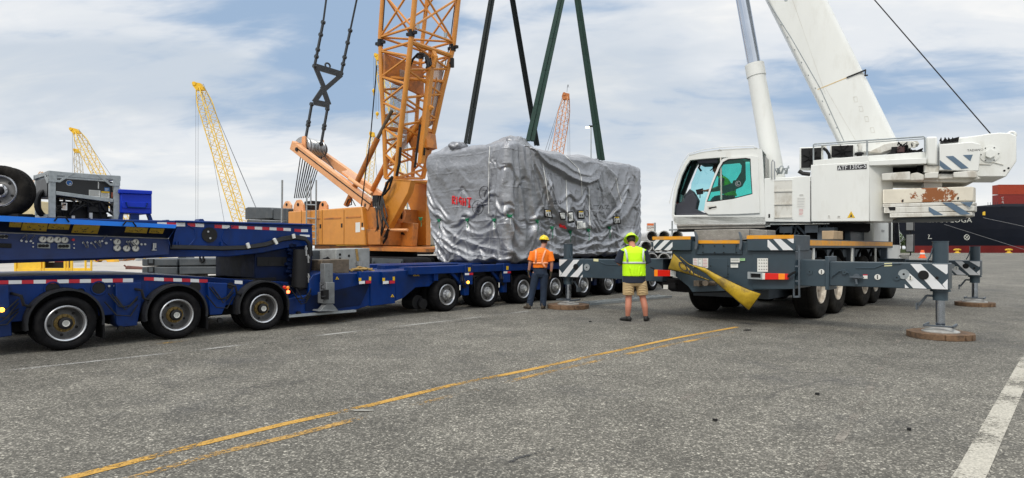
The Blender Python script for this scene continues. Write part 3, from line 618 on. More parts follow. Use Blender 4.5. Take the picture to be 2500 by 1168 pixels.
# ----- control panel with raised lid
q = MB(); q.ext(tpl([(-160, 563), (413, 583), (413, 622), (330, 628), (200, 632), (-160, 640)], .34), T.v*.2); part('control_panel', q, M('panel_blue', (.006, .03, .15), .45, var=.25, dirt=.4, dcol=(.01, .015, .04)), tr, bevel=.008)
q = MB()
lip = [(-160, 524), (0, 530), (430, 555)]; 
A = [T.P(-160, 526, 'v', -.12), T.P(430, 555.5, 'v', -.12)]; B_ = [T.P(-160, 561, 'v', .33), T.P(411, 582, 'v', .33)]
q.ext([A[0], A[1], B_[1], B_[0]], (0, 0, .012)); part('panel_lid', q, BLUED, tr)
lid = WL['panel_lid']
q = MB(); q.ext(tpl([(-160, 519), (4, 527), (432, 549), (428, 558), (0, 541), (-160, 533)], -.125), T.v*.02); part('lid_lip', q, BLUEB, tr)
q = MB(); q.tube([T.P(-160, 562, 'v', .32), T.P(415, 583, 'v', .32)], .012, 8); part('lid_hinge', q, STEEL, tr)
q = MB(); q.ext([T.P(430, 556, 'v', -.12), T.P(412, 583, 'v', .33), T.P(418, 605, 'v', .33), T.P(425, 570, 'v', .2)], T.u*.01); part('lid_stay', q, BLUED, tr)
for x0, x1, y0, y1 in ((133, 168, 529, 541), (300, 332, 540, 552)):
    q = MB(); q.tube([T.P(x, y, 'v', -.14-.05*(i in (1, 2))) for i, (x, y) in enumerate([(x0, y1-1), (x0+8, y0+1), (x1-8, y0+2), (x1, y1+1)])], .012, 8); part('lid_handle', q, BLACK, tr)
def lidpt(px, py):    # point on the lid underside
    n = (A[1]-A[0]).cross(B_[0]-A[0]).normalized(); d = V(((px-HX)/F, 1, (HY-py)/F)); o = V((0, 0, EYE)); k = (A[0]-o).dot(n)/d.dot(n); p = o+d*k
    return p-V((0, 0, .006))
for pl, ns in (([(24, 539), (54, 540), (51, 554), (22, 553)], 5), ([(57, 540), (118, 543), (113, 564), (51, 561)], 12), ([(121, 544), (172, 546), (168, 560), (116, 558)], 9), ([(181, 547), (245, 549), (238, 570), (174, 567)], 12), ([(308, 553), (362, 556), (358, 569), (304, 566)], 8), ([(367, 557), (402, 558), (397, 570), (363, 568)], 7)):
    q = MB(); P4 = [lidpt(*z) for z in pl]; q.ext(P4, (0, 0, -.003))
    q.mat(1)
    for k in range(ns):
        u = random.uniform(.08, .85); v_ = random.uniform(.15, .8); w_ = random.uniform(.03, .09)
        def bl(u, v): return P4[0].lerp(P4[1], u).lerp(P4[3].lerp(P4[2], u), v)-V((0, 0, .004))
        q.ext([bl(u, v_), bl(u+w_, v_), bl(u+w_, v_+.07), bl(u, v_+.07)], (0, 0, -.002))
    part('instruction_plate', q, [PLATE, INK], tr)
gz = None
for cx, cy in ((104, 585), (122, 585.5), (140, 586), (157, 586.5), (285, 591), (285, 606), (308, 607), (330, 592), (330, 607)):
    q = MB(); p = T.P(cx, cy, 'v', .335); rr = 8.2*p.y/F
    q.lathe(p, -T.v, [(rr, 0), (rr, .03), (rr*.86, .035), (rr*.84, .028)], 22); q.mat(1).lathe(p, -T.v, [(rr*.84, .028), (rr*.1, .03), (.001, .03)], 20)
    q.mat(2).beam(p-T.v*.034+V((0, 0, -rr*.2)), p-T.v*.034+V((0, 0, rr*.6))+T.u*rr*.3, .01, .004, T.u); part('gauge', q, [STEEL, PAPER, INK], tr)
for pl, m in (([(91, 594), (122, 595), (122, 607), (91, 606)], GALV), ([(140, 595), (171, 596), (171, 608), (140, 607)], GALV), ([(-4, 573), (18, 574), (18, 583), (-4, 582)], PAPER), ([(-4, 594), (28, 595), (28, 606), (-4, 605)], BLACK)):
    q = MB(); q.ext(tpl(pl, .33), -T.v*.01); q.mat(1)
    x0 = (pl[0][0]+pl[1][0])/2; y0 = (pl[0][1]+pl[2][1])/2
    for dx in (-9, -1, 8): p = T.P(x0+dx, y0, 'v', .318); q.cyl(p, p-T.v*.02, .024, 10)
    part('switch_plate', q, [m, BLACK], tr)
for x, y, r_, m in ((178, 586, 3.2, WRED), (180, 597, 1.5, PAPER), (180, 606, 1.5, PAPER), (80, 594, 1.6, PAPER), (80, 603, 1.6, PAPER), (258, 594, 3, STEEL), (344, 597, 2.6, STEEL), (353, 597, 2.6, STEEL), (270, 586, 1.3, PAPER)):
    q = MB(); p = T.P(x, y, 'v', .335); q.cyl(p, p-T.v*.03, r_*p.y/F, 10); part('knob', q, m, tr)
for x, y in ((52, 585), (64, 587), (75, 586), (203, 590), (213, 590), (223, 591), (233, 588), (243, 588), (249, 586), (310, 588), (316, 588), (322, 588)):
    q = MB(); p = T.P(x, y, 'v', .33); d = random.uniform(-.02, .05); q.cyl(p, p-T.v*.09+V((0, 0, .07 if y < 588 else -.10))+T.u*d, .007, 6); q.cyl(p+V((0, 0, -.02)), p-T.v*.01+V((0, 0, -.02)), .016, 8); part('lever', q, STEEL, tr)
q = MB()
for dx, w_, h_ in ((0, 4, 16), (5, 3, 12), (-3, 12, 2)): 
    x = 372+dx; y = 594 if h_ > 3 else 610; q.ext(tpl([(x, y), (x+w_, y), (x+w_, y+h_), (x, y+h_)], .33), -T.v*.03)
part('valve_block', q, STEEL, tr)
# platform clutter: blocks, strap
q = MB(); q.ext(tpl([(785, 635), (853, 633), (853, 668), (785, 668)], .35), T.v*.5); tag(part('steel_block', q, DIRTM, base=T.P(820, 668, 'v', .4), bevel=.015), 'brown dirt-stained square steel block on the trailer platform behind the grey support jack', 'block')
q = MB(); q.ext(tpl([(820, 609), (903, 606), (903, 664), (820, 666)], .95), T.v*.9); r_ = part('ballast_block', q, CONC, base=T.P(860, 666, 'v', 1.0), bevel=.015); tag(r_, 'large weathered grey ballast block strapped down on the blue trailer', 'block')
q = MB()
for x, y in ((830, 622), (830, 632), (852, 625), (893, 655)): p = T.P(x, y, 'v', .948); q.cyl(p, p-T.v*.004, .03, 10)
part('lifting_hole', q, BLACK, r_)
q = MB(); q.ext(tpl([(763, 612), (822, 611), (822, 645), (763, 648)], 1.6), T.v*.5); tag(part('ballast_block', q, DGREY, base=T.P(790, 648, 'v', 1.6), bevel=.015), 'dark grey steel box behind the large weathered ballast block', 'block')
STR = M('strap_yellow', (.32, .2, .06), .8, var=.3, vs_=12)
q = MB(); q.ext(tpl([(868, 608), (873, 608), (877, 640), (877, 646), (872, 646), (872, 640)], .93), T.v*.012)
for i in range(9):
    pl = [(random.uniform(850, 870), random.uniform(657, 665)), (random.uniform(870, 885), random.uniform(652, 662)), (random.uniform(885, 915), random.uniform(656, 665))]; q.tube([T.P(x, y, 'v', .4+i*.05) for x, y in pl], .02, 5)
q.tube([T.P(x, y, 'v', .3) for x, y in ((880, 658), (890, 668), (893, 680), (892, 690))], .012, 5)
sp_ = part('ratchet_strap', q, STR, base=T.P(875, 660, 'v', .5)); tag(sp_, 'mustard ratchet strap over the weathered ballast block with its loose end bunched', 'strap')
q = MB(); q.ext(tpl([(871, 638), (880, 638), (880, 648), (874, 652), (871, 648)], .90), -T.v*.06); part('ratchet', q, STEEL, sp_)
q = MB()
for i in range(7): q.tube([T.P(x, y, 'v', .9+i*.06) for x, y in ((765, 652-i*2), (780, 640+random.uniform(-4, 4)), (800, 634+random.uniform(-6, 6)), (812, 645+random.uniform(-8, 4)))], .02, 6)
tag(part('cable_loop', q, BLACK, base=T.P(790, 650, 'v', 1)), 'tangle of black cables on the blue platform left of the brown block', 'cable')
# ----- spare wheel
sw = thing('spare_wheel', 'spare tyre on silver rim standing on the trailer, cut by the left edge', 'wheel', T.P(0, 527, 'v', 1.0))
X = Fr(T.P(-2, 466, 'v', 1.0), u=(.98, .2, 0), v=(-.2, .98, 0)); sz = 62*X.O.y/F
ww = wheel(X, sz, .28, sz*.60, sw, X.O, RIM, RIM, RUBD, depth=.06, hubr=.10, nb=8)
q = MB(); q.box(T, 0, .1, 0, .1, 0, .1); q = MB(); p = X.O+V((0, .15, -sz)); q.box(Fr(p, u=(1, 0, 0), v=(0, 1, 0)), -.25, .25, -.1, .25, -.06, .04); part('wheel_chock', q, BLACK, sw)
# ----- power pack
pp = thing('power_pack', 'black diesel power pack inside a galvanised frame on top of the trailer', 'generator', T.P(200, 545, 'v', .9))
y0 = .85; yb = 1.75
def PT(x, y, t=y0): return T.P(x, y, 'v', t)
q = MB()
c1_, c2_ = T.L(128, 425, 'v', y0), T.L(285, 442, 'v', y0); hb = 2.02
for a_, hh in ((c1_[0], c1_[2]), (c2_[0], c1_[2])):
    q.box(T, a_-.045, a_+.045, y0, y0+.05, hb, hh-.03); q.box(T, a_-.04, a_+.04, yb, yb+.05, hb, hh-.03)
    q.box(T, a_-.05, a_+.05, y0+.07, yb, hb, hb+.06)
for t_ in (y0-.004, yb-.004): q.box(T, c1_[0]-.06, c2_[0]+.06, t_, t_+.06, c1_[2]-.035, c1_[2]+.045)
for a_ in (c1_[0]-.05, c2_[0]-.03): q.box(T, a_, a_+.05, y0+.07, yb, c1_[2]-.02, c1_[2]+.045)
H1 = c1_[2]
q.beam(T.W(c1_[0]+.05, y0+.02, H1-.30), T.W(c2_[0]-.05, y0+.02, H1-.38), .04, .06, T.v)
for a_, sg in ((c1_[0], 1), (c2_[0], -1)):
    for t_ in (y0-.012,): q.ring([T.W(a_-sg*.05, t_, H1+.05), T.W(a_+sg*.30, t_, H1+.04), T.W(a_+sg*.10, t_, H1-.13), T.W(a_-sg*.05, t_, H1-.13)], [T.W(a_+sg*.06, t_, H1-.02), T.W(a_+sg*.17, t_, H1-.02), T.W(a_+sg*.10, t_, H1-.09), T.W(a_+sg*.06, t_, H1-.09)], T.v*.012)
for t0 in (0,):
    a_ = c1_[0]-.055; q.ring([T.W(a_, y0, H1+.05), T.W(a_, y0+.34, H1+.04), T.W(a_, y0+.1, H1-.15), T.W(a_, y0, H1-.15)], [T.W(a_, y0+.08, H1), T.W(a_, y0+.2, H1), T.W(a_, y0+.14, H1-.05), T.W(a_, y0+.08, H1-.06)], T.u*.012)
part('frame', q, GALV, pp, bevel=.005)
q = MB(); a0_, a1_ = c1_[0]+.07, c2_[0]-.03; q.box(T, a0_-.12, a1_, y0+.08, yb-.05, H1-.36, H1-.05); part('fuel_tank', q, M('tank_black', (.012, .013, .015), .4, var=.25), pp, bevel=.02)
q = MB(); q.box(T, a0_+.45, a0_+.75, y0+.12, yb-.2, hb+.12, H1-.36); q.box(T, a0_+.05, a1_-.05, y0+.25, yb-.15, hb, hb+.2); q.box(T, a0_+.1, a0_+.4, y0+.4, yb-.2, hb+.1, H1-.4)
for i in range(16): 
    a_ = random.uniform(a0_, a1_); q.tube([T.W(a_, y0+.1, hb+random.uniform(.05, .4)), T.W(a_+random.uniform(.05, .2), y0+.08, hb+random.uniform(.05, .4)), T.W(a_+random.uniform(.1, .3), y0+.15, hb+random.uniform(0, .3))], .018, 6)
q.cyl(T.W(a0_+.6, y0+.1, hb+.3), T.W(a0_+.6, y0+.2, hb+.3), .1, 16); q.box(T, a1_-.35, a1_-.05, y0+.2, yb-.2, hb, H1-.6)
part('engine', q, BLACK, pp, bevel=.01)
q = MB()
for x, y, w_, h_ in ((175, 527, 8, 12), (218, 520, 8, 12), (221, 531, 5, 6)): q.ext(tpl([(x, y), (x+w_, y), (x+w_, y+h_), (x, y+h_)], y0+.09), T.v*.05)
part('oil_filter', q, STEEL, pp)
q = MB(); 
for i in range(5): 
    cc = T.W(c1_[0]-.0+.02, y0+.35+i*.045, hb+.25); q.tube([cc+V((0, 0, math.cos(a)*.22))+T.u*math.sin(a)*.13 for a in [k/24*6.283 for k in range(24)]], .028, 8, closed=True)
part('hose_coil', q, BLACK, pp)
def quad(px0, py0, px1, py1, t, m, name, par, extra=None, fr=T):
    q = MB(); q.ext(fr.pts([(px0, py0), (px1, py0+(px1-px0)*.06), (px1, py1+(px1-px0)*.06), (px0, py1)], 'v', t), -fr.v*.004)
    mats = [m]
    if extra: 
        q.mat(1); mats.append(extra)
        n = max(2, int((py1-py0)/3))
        for i in range(n): y = py0+2+i*(py1-py0-3)/n; q.ext(fr.pts([(px0+1.5, y+.3), (px1-random.uniform(1.5, 5), y+.6), (px1-random.uniform(1.5, 5), y+1.4), (px0+1.5, y+1.1)], 'v', t-.0045), -fr.v*.002)
    return part(name, q, mats, par)
tf = y0+.078
quad(217, 464, 245, 480, tf, PAPER, 'label_plate', pp, INK); quad(247, 467, 267, 484, tf, PAPER, 'label_plate', pp, INK); quad(247, 467, 267, 471, tf-.004, YEL, 'label_plate', pp); quad(255, 458, 267, 467, tf, M('label_blue', (.05, .2, .5), .5), 'label_plate', pp, PAPER)
quad(239, 444, 241.5, 461, tf, PAPER, 'sight_glass', pp); quad(272, 470, 275, 485, tf, M('red_fluid', (.5, .12, .06), .4), 'sight_glass', pp); quad(150, 495, 164, 513, tf, PAPER, 'label_plate', pp, M('rusty_ink', (.45, .2, .05), .6))
q = MB(); p = T.P(169, 447, 'v', tf); q.mat(0).cyl(p, p-T.v*.006, .045, 20); q.mat(1).cyl(p-T.v*.006, p-T.v*.009, .038, 20); q.mat(0).cyl(p-T.v*.009+V((-.01, 0, .012)), p-T.v*.012+V((-.01, 0, .012)), .012, 10); q.ext([p-T.v*.009+V((-.03, 0, -.005)), p-T.v*.009+V((.0, 0, -.012)), p-T.v*.009+V((.03, 0, .003)), p-T.v*.009+V((.02, 0, -.025)), p-T.v*.009+V((-.015, 0, -.028))], -T.v*.003); part('round_symbol', q, [PAPER, M('symbol_blue', (.01, .12, .4), .4)], pp)
# ----- toolbox
tb = thing('toolbox', 'bright blue metal toolbox on short legs beside the power pack', 'toolbox', T.P(330, 545, 'v', .85))
def tbq(pl, t): return T.pts(pl, 'v', t)
q = MB(); q.ext(tbq([(295, 472), (371, 475), (371, 523), (295, 520)], .8), T.v*.6); part('box_body', q, BOXBLUE, tb, bevel=.012)
q = MB(); q.ext(tbq([(292, 462), (372, 466), (372, 475.5), (292, 472.5)], .77), T.v*.66); part('box_lid', q, BOXBLUE, tb, bevel=.012)
q = MB(); q.ext(tbq([(298, 493), (369, 495), (369, 510), (298, 508)], .785), T.v*.02); part('front_rail', q, BOXBLUE, tb, bevel=.005)
q = MB(); q.tube([T.P(x, y, 'v', .77) for x, y in ((308, 494), (312, 506), (356, 508), (360, 496))], .012, 6); part('carry_handle', q, BLUE, tb)
for pl in ([(292, 521), (302, 521), (300, 538), (288, 538)], [(320, 522), (340, 523), (340, 540), (318, 540)], [(360, 523), (368, 523), (374, 540), (366, 540)]):
    q = MB(); q.ext(tbq(pl, .84), T.v*.08); part('leg', q, BLUE, tb)
# ------------------------------------------------------------------ tarp-wrapped load
S0, S1, T1 = 9.87, 16.75, 3.30
LD = thing('wrapped_machine', 'huge box-shaped machine wrapped in a wrinkled silver-grey tarpaulin with tie cords', 'cargo', T.W(13.3, 1.6, 1.1))
def pP(px, py):     # pixel -> (perimeter p, h)
    if px < 1241: l = T.L(px, py, 'u', S0); return (T1-l[1], l[2])
    l = T.L(px, py, 'v', 0.); return (T1+l[0]-S0, l[2])
LS = S1-S0; PER = 2*(T1+LS)
def hermite(pts, x):
    xs = [p[0] for p in pts]; ys = [p[1] for p in pts]; return np.interp(x, xs, ys)
top = [pP(*z) for z in ((1016, 384), (1040, 375), (1100, 363), (1175, 353), (1238, 345))]+[pP(*z) for z in ((1243, 342), (1262, 338), (1285, 352), (1300, 362), (1340, 368), (1400, 380), (1450, 386), (1470, 398), (1490, 398), (1540, 400), (1560, 408))]
bot = [pP(*z) for z in ((1045, 648), (1120, 650), (1215, 647), (1238, 647))]+[pP(*z) for z in ((1245, 647), (1285, 648), (1300, 640), (1345, 636), (1400, 632), (1460, 628), (1510, 624), (1560, 606))]
tx_ = top[-1][0]
NP = 680; NW = 116; NC = 34
pg = np.linspace(0, PER, NP, endpoint=False)
def rr_corner(p, rad=.13):
    """rounded rectangle perimeter -> s,t,ns,nt"""
    p = p % PER; segs = [(T1, lambda q: (S0, T1-q), (-1, 0)), (LS, lambda q: (S0+q, 0), (0, -1)), (T1, lambda q: (S1, q), (1, 0)), (LS, lambda q: (S1-q, T1), (0, 1))]
    acc = 0
    for i, (ln, fn, nn) in enumerate(segs):
        if p <= acc+ln+1e-9:
            q = p-acc; s, t = fn(q); n = np.array(nn, float)
            prv = np.array(segs[i-1][2], float); nxt = np.array(segs[(i+1) % 4][2], float)
            if q < rad: k = .5*(1-q/rad); n2 = n*(1-k)+prv*k; off = (1-q/rad)**2*rad*.29
            elif ln-q < rad: k = .5*(1-(ln-q)/rad); n2 = n*(1-k)+nxt*k; off = (1-(ln-q)/rad)**2*rad*.29
            else: n2 = n; off = 0
            n2 = n2/np.linalg.norm(n2); return s-n2[0]*off, t-n2[1]*off, n2[0], n2[1]
        acc += ln
    return S0, T1, -1, 0
base = np.array([rr_corner(p) for p in pg])
Htop = hermite(top+[(T1+LS+.5, top[-1][1]-.05), (2*T1+LS, 4.3), (2*T1+2*LS, 4.3)], pg); Htop = np.where(pg > 2*T1+LS, np.interp(pg, [2*T1+LS, PER], [4.3, top[0][1]]), Htop)
Hbot = hermite(bot+[(T1+LS, bot[-1][1]), (2*T1+LS, 1.2), (PER, bot[0][1])], pg)
Htop = Htop+.025*np.sin(pg*3.7+.5)*np.sin(pg*1.3)+.012*np.abs(np.sin(pg*9.1))
Hbot = Hbot+.03*np.sin(pg*5.1)+.025*np.sin(pg*11.3+1)
# value-noise based on sines / lattice
rng = np.random.RandomState(11)
def vnoise(x, y, seed):
    rg = np.random.RandomState(seed); tab = rg.rand(256, 256); xi = np.floor(x).astype(int); yi = np.floor(y).astype(int); fx = x-xi; fy = y-yi
    fx = fx*fx*(3-2*fx); fy = fy*fy*(3-2*fy); g_ = lambda a, b: tab[a % 256, b % 256]
    return (g_(xi, yi)*(1-fx)*(1-fy)+g_(xi+1, yi)*fx*(1-fy)+g_(xi, yi+1)*(1-fx)*fy+g_(xi+1, yi+1)*fx*fy)*2-1
def ridged(x, y, seed, o=4):
    a = 0; am = 1.
    for k in range(o): a = a+am*(1-2*np.abs(vnoise(x*2**k, y*2**k, seed+k))); am *= .5
    return a/1.9
FOLDS = [  # pixel polyline, amplitude, soft width, sharp width, side (+1: soft below/right of line)
 ([(1020, 400), (1045, 470), (1075, 545)], .05, .14, .03, 1), ([(1028, 560), (1060, 585), (1110, 612), (1190, 635)], .10, .13, .03, 1), ([(1045, 560), (1100, 590), (1160, 618), (1225, 628)], .09, .12, .03, 1),
 ([(1080, 550), (1130, 580), (1180, 603), (1228, 610)], .08, .1, .03, 1), ([(1140, 560), (1180, 572), (1215, 560), (1240, 535)], .08, .12, .04, 1), ([(1030, 600), (1060, 630), (1080, 650)], .08, .1, .03, -1),
 ([(1035, 612), (1070, 612), (1100, 640)], .07, .08, .03, 1), ([(1018, 390), (1080, 412), (1150, 405), (1235, 365)], .05, .2, .08, 1), ([(1025, 385), (1090, 445), (1130, 530)], .035, .2, .08, -1), ([(1110, 400), (1150, 440), (1200, 450)], .03, .15, .05, 1), ([(1130, 530), (1200, 538), (1240, 520)], .05, .1, .04, 1),
 ([(1236, 352), (1222, 400), (1215, 470), (1222, 540), (1228, 600)], .10, .13, .04, -1), ([(1200, 360), (1205, 430), (1196, 500)], .04, .12, .05, -1), ([(1239, 360), (1232, 450), (1236, 545), (1225, 640)], .12, .12, .04, 1),
 ([(1243, 350), (1246, 450), (1250, 550), (1243, 640)], .10, .12, .04, 1), ([(1255, 345), (1262, 430), (1275, 540), (1268, 640)], .10, .14, .05, 1), ([(1268, 345), (1283, 430), (1300, 520), (1296, 600), (1290, 640)], .15, .18, .05, -1), ([(1280, 350), (1302, 440), (1322, 510), (1345, 570)], .12, .12, .04, -1),
 ([(1286, 352), (1312, 430), (1340, 500), (1375, 548), (1425, 572)], .22, .22, .04, -1), ([(1292, 352), (1325, 440), (1352, 498), (1390, 536), (1432, 560)], .10, .10, .03, -1),
 ([(1298, 372), (1340, 403), (1385, 432), (1425, 446), (1452, 436), (1464, 412), (1466, 392)], .26, .26, .03, -1), ([(1298, 366), (1345, 388), (1390, 415), (1430, 425), (1455, 408)], .10, .12, .04, -1), ([(1310, 362), (1360, 372), (1420, 392), (1450, 395)], .08, .12, .04, 1),
 ([(1400, 388), (1420, 398), (1440, 392)], .06, .08, .03, 1), ([(1468, 400), (1478, 450), (1498, 495), (1515, 520)], .14, .14, .04, 1), ([(1478, 405), (1500, 425), (1508, 436)], .1, .1, .03, 1), ([(1510, 420), (1490, 455), (1478, 470)], .05, .08, .03, 1), ([(1535, 405), (1520, 450), (1490, 500)], .06, .12, .05, 1),
 ([(1558, 415), (1548, 470), (1528, 520), (1500, 545)], .09, .14, .05, -1), ([(1560, 480), (1545, 540), (1535, 600)], .07, .1, .05, 1), ([(1330, 400), (1345, 450), (1350, 500)], .04, .1, .05, 1), ([(1400, 455), (1385, 500), (1375, 530)], .05, .1, .04, 1), ([(1425, 460), (1420, 520), (1437, 562)], .05, .1, .04, 1), ([(1455, 440), (1465, 500), (1488, 556)], .07, .1, .04, 1),
 ([(1320, 560), (1360, 582), (1392, 570), (1430, 585), (1488, 562)], .10, .1, .03, 1), ([(1310, 580), (1350, 600), (1400, 604), (1440, 596), (1490, 590), (1540, 560)], .12, .1, .03, 1), ([(1318, 602), (1360, 622), (1410, 618), (1460, 622), (1520, 600)], .13, .1, .03, 1), ([(1340, 612), (1400, 632), (1450, 612), (1500, 610)], .08, .08, .03, -1), ([(1490, 560), (1520, 575), (1555, 555)], .08, .1, .03, 1), ([(1392, 566), (1396, 600), (1392, 635)], .06, .07, .03, 1), ([(1437, 562), (1440, 600), (1436, 635)], .06, .07, .03, -1), ([(1348, 556), (1345, 600), (1350, 635)], .06, .07, .03, 1), ([(1488, 556), (1480, 600), (1490, 628)], .06, .07, .03, -1), ([(1500, 612), (1530, 590), (1560, 570)], .08, .08, .03, 1)]
TIES = [pP(x, y) for x, y in ((1027, 534), (1071, 538), (1140, 537), (1206, 537), (1312, 540), (1348, 556), (1392, 566), (1437, 562), (1488, 556))]+[(T1, pP(1240, 528)[1])]
def cloth(W_, H_, nx, ny, gx, ties, steps=260, seed=3):
    """relax an over-sized sheet hung from its top edge over a flat wall, tied at points; returns x, y, z grids"""
    rg = np.random.RandomState(seed); dx = W_/(nx-1); dy = H_/(ny-1)
    m = np.linspace(0, 1, nx); X = np.zeros((ny, nx, 3), np.float32)
    X[..., 0] = (m*W_)[None]; X[..., 1] = -(np.linspace(0, H_, ny))[:, None]
    def sm(a, k):
        for _ in range(k): a = (a+np.roll(a, 1, 0)+np.roll(a, -1, 0)+np.roll(a, 1, 1)+np.roll(a, -1, 1))/5
        return a
    nz = sm(rg.randn(ny, nx), 11); nz = nz/nz.std(); nv = sm(rg.randn(ny, nx), 3)
    X[..., 2] = .016+.014*nz+.010*nv
    q = np.linspace(0, 1, ny)[:, None]; pm = (m*W_)[None]
    low = 1/(1+np.exp(-(q-.62)/.05))
    n1 = sm(rg.randn(ny, nx), 60); n1 /= n1.std(); n2 = sm(rg.randn(ny, nx), 60); n2 /= n2.std()
    ex = 1.016+.018*low+.010*n1+sum(a*np.exp(-((pm-c)/w)**2)*(1-.55*q) for c, w, a in gx)
    ey = 1.010+.034*low+.010*n2
    Lx = dx*ex; Ly = dy*ey
    pin = np.zeros((ny, nx), bool); pin[0] = True; pin[:, 0] = True; pin[:, -1] = True
    X0 = X.copy(); X0[0, :, 2] = 0; X0[:, 0, 2] = 0; X0[:, -1, 2] = 0
    for tp, tq in ties:
        i = int(round(tp/W_*(nx-1))); j = int(round(tq*(ny-1)))
        for a in (-1, 0, 1):
            for b in (-2, -1, 0, 1, 2):
                if 0 < i+b < nx-1: pin[j+a, i+b] = True; X0[j+a, i+b] = (tp+b*dx*.25, -(tq*H_)+a*-dy*.3, .0)
    for _ in range(70):      # places where the sheet rubs on the load underneath
        i = rg.randint(6, nx-6); j = rg.randint(5, int(ny*.56)) if rg.rand() < .5 else rg.randint(int(ny*.68), ny-6)
        ox, oy = rg.uniform(-.022, .022), rg.uniform(-.02, .025); pin[j:j+2, i:i+2] = True
        for a in (0, 1):
            for b in (0, 1): X0[j+a, i+b] = (X[j+a, i+b, 0]+ox, X[j+a, i+b, 1]+oy-(.02 if j < ny*.6 else .05), rg.uniform(.0, .05))
    # foot of the sheet: drawn in under the load at intervals
    for i in range(nx):
        if (i//7) % 3 == 0: pin[-1, i] = True; X0[-1, i] = (pm[0, i], -H_+.02, -.10)
    X[pin] = X0[pin]; P = X.copy(); fr = (~pin)[..., None].astype(np.float32)
    def con(A, oj, oi, L, st, mode=0):
        a = A[max(0, -oj):ny-max(0, oj), :nx-oi] if oj <= 0 else A[:ny-oj, :nx-oi]
        if oj >= 0: a = A[:ny-oj, :nx-oi]; b = A[oj:, oi:]; Lq = L[:ny-oj, :nx-oi]
        else: a = A[-oj:, :nx-oi]; b = A[:ny+oj, oi:]; Lq = L[-oj:, :nx-oi]
        d = b-a; ln = np.sqrt((d*d).sum(-1))+1e-9; e = (ln-Lq)/ln
        if mode == 1: e = np.minimum(e, 0)
        if mode == 2: e = np.maximum(e, 0)
        c = d*(e*.5*st)[..., None]; D = np.zeros_like(A)
        if oj >= 0: D[:ny-oj, :nx-oi] += c; D[oj:, oi:] -= c
        else: D[-oj:, :nx-oi] += c; D[:ny+oj, oi:] -= c
        A += D*fr
    Lx = (Lx+np.zeros((ny, nx))).astype(np.float32); Ly = (Ly+np.zeros((ny, nx))).astype(np.float32); Ld = np.sqrt(Lx**2+Ly**2)
    for k in range(steps):
        V_ = (X-P)*.93; P = X.copy(); X = X+V_*fr; X[..., 1] -= .00006*fr[..., 0]
        for it in range(2):
            con(X, 0, 1, Lx, .75); con(X, 1, 0, Ly, .75); con(X, 1, 1, Ld, .35); con(X, -1, 1, Ld, .35)
            con(X, 0, 2, Lx*2*.93, .25, 1); con(X, 2, 0, Ly*2*.93, .25, 1); con(X, 0, 4, Lx*4*.93, .06, 1); con(X, 4, 0, Ly*4*.93, .06, 1)
        X[..., 2] = np.where(pin, X[..., 2], np.maximum(X[..., 2], .0)); X[..., 2] = np.minimum(X[..., 2], .20)
    for _ in range(1): Zs = sm(X[..., 2], 1); X[..., 2] = np.maximum(X[..., 2], -.1)*.4+Zs*.6
    return X
def disp(p, h, top_fade):
    d = np.zeros_like(p)
    d += .03*vnoise(p*.8, h*.7, 3)
    KF = np.where(h > 2.2, .70, .75)
    for pl, A_, ws, wh_, sd_ in FOLDS:
        P_ = [np.array(pP(*z)) for z in pl]; best = np.full(p.shape, 9.); sgn = np.ones_like(p); tt = np.zeros_like(p)
        Lt = sum(np.linalg.norm(P_[i+1]-P_[i]) for i in range(len(P_)-1)); acc = 0
        jp = p+.05*vnoise(p*2.3, h*2.3, 77); jh = h+.05*vnoise(p*2.3, h*2.3, 78)
        for i in range(len(P_)-1):
            a_, b_ = P_[i], P_[i+1]; ab = b_-a_; ln = np.linalg.norm(ab); ux = ab/ln
            qx = jp-a_[0]; qy = jh-a_[1]; k = np.clip((qx*ux[0]+qy*ux[1])/ln, 0, 1)
            dx = qx-k*ab[0]; dy = qy-k*ab[1]; dist = np.hypot(dx, dy); cr = ux[0]*qy-ux[1]*qx
            m = dist < best; best = np.where(m, dist, best); sgn = np.where(m, np.sign(cr), sgn); tt = np.where(m, (acc+k*ln)/Lt, tt); acc += ln
        side = -sgn*sd_      # positive: below / right
        wd = np.where(side > 0, ws*1.4, wh_*1.6); env = np.sin(np.pi*np.clip(tt*.86+.1, 0, 1))**.6
        d += KF*A_*np.exp(-(best/wd)**1.5)*env
    for k_ in range(7): d += .010*np.exp(-(((h-1.35-k_*.47+.03*vnoise(p*1.5, h, 70))/.018)**2))*(.5+.5*vnoise(p*2+k_*7, h, 71))
    return d*top_fade
verts = []; zrel = np.linspace(0, 1, NW)
Pm, Q = np.meshgrid(pg, zrel, indexing='xy')
Hm = Htop[None, :]*(1-Q)+Hbot[None, :]*Q           # row 0 = top
fade = np.clip(Q/.03, .25, 1)
D = disp(Pm, Hm, fade)
WS = T1+LS; ht_ = Htop.mean(); hb_ = Hbot.mean()
CX = cloth(WS, 3.3, 340, 110, [(3.6, .35, .09), (7.9, .35, .07), (5.5, 1.2, .02)], [(tp, min(.9, max(.1, (np.interp(tp, pg, Htop)-th)/(np.interp(tp, pg, Htop)-np.interp(tp, pg, Hbot))))) for tp, th in TIES if .2 < tp < WS-.2])
def samp(ch, P_, Q_):
    xi = np.clip(P_/WS*339, 0, 338.999); yi = np.clip(Q_*109, 0, 108.999); i = xi.astype(int); j = yi.astype(int); fx = xi-i; fy = yi-j; A_ = CX[..., ch]
    return A_[j, i]*(1-fx)*(1-fy)+A_[j, i+1]*fx*(1-fy)+A_[j+1, i]*(1-fx)*fy+A_[j+1, i+1]*fx*fy
inn_ = (Pm < WS)*1.
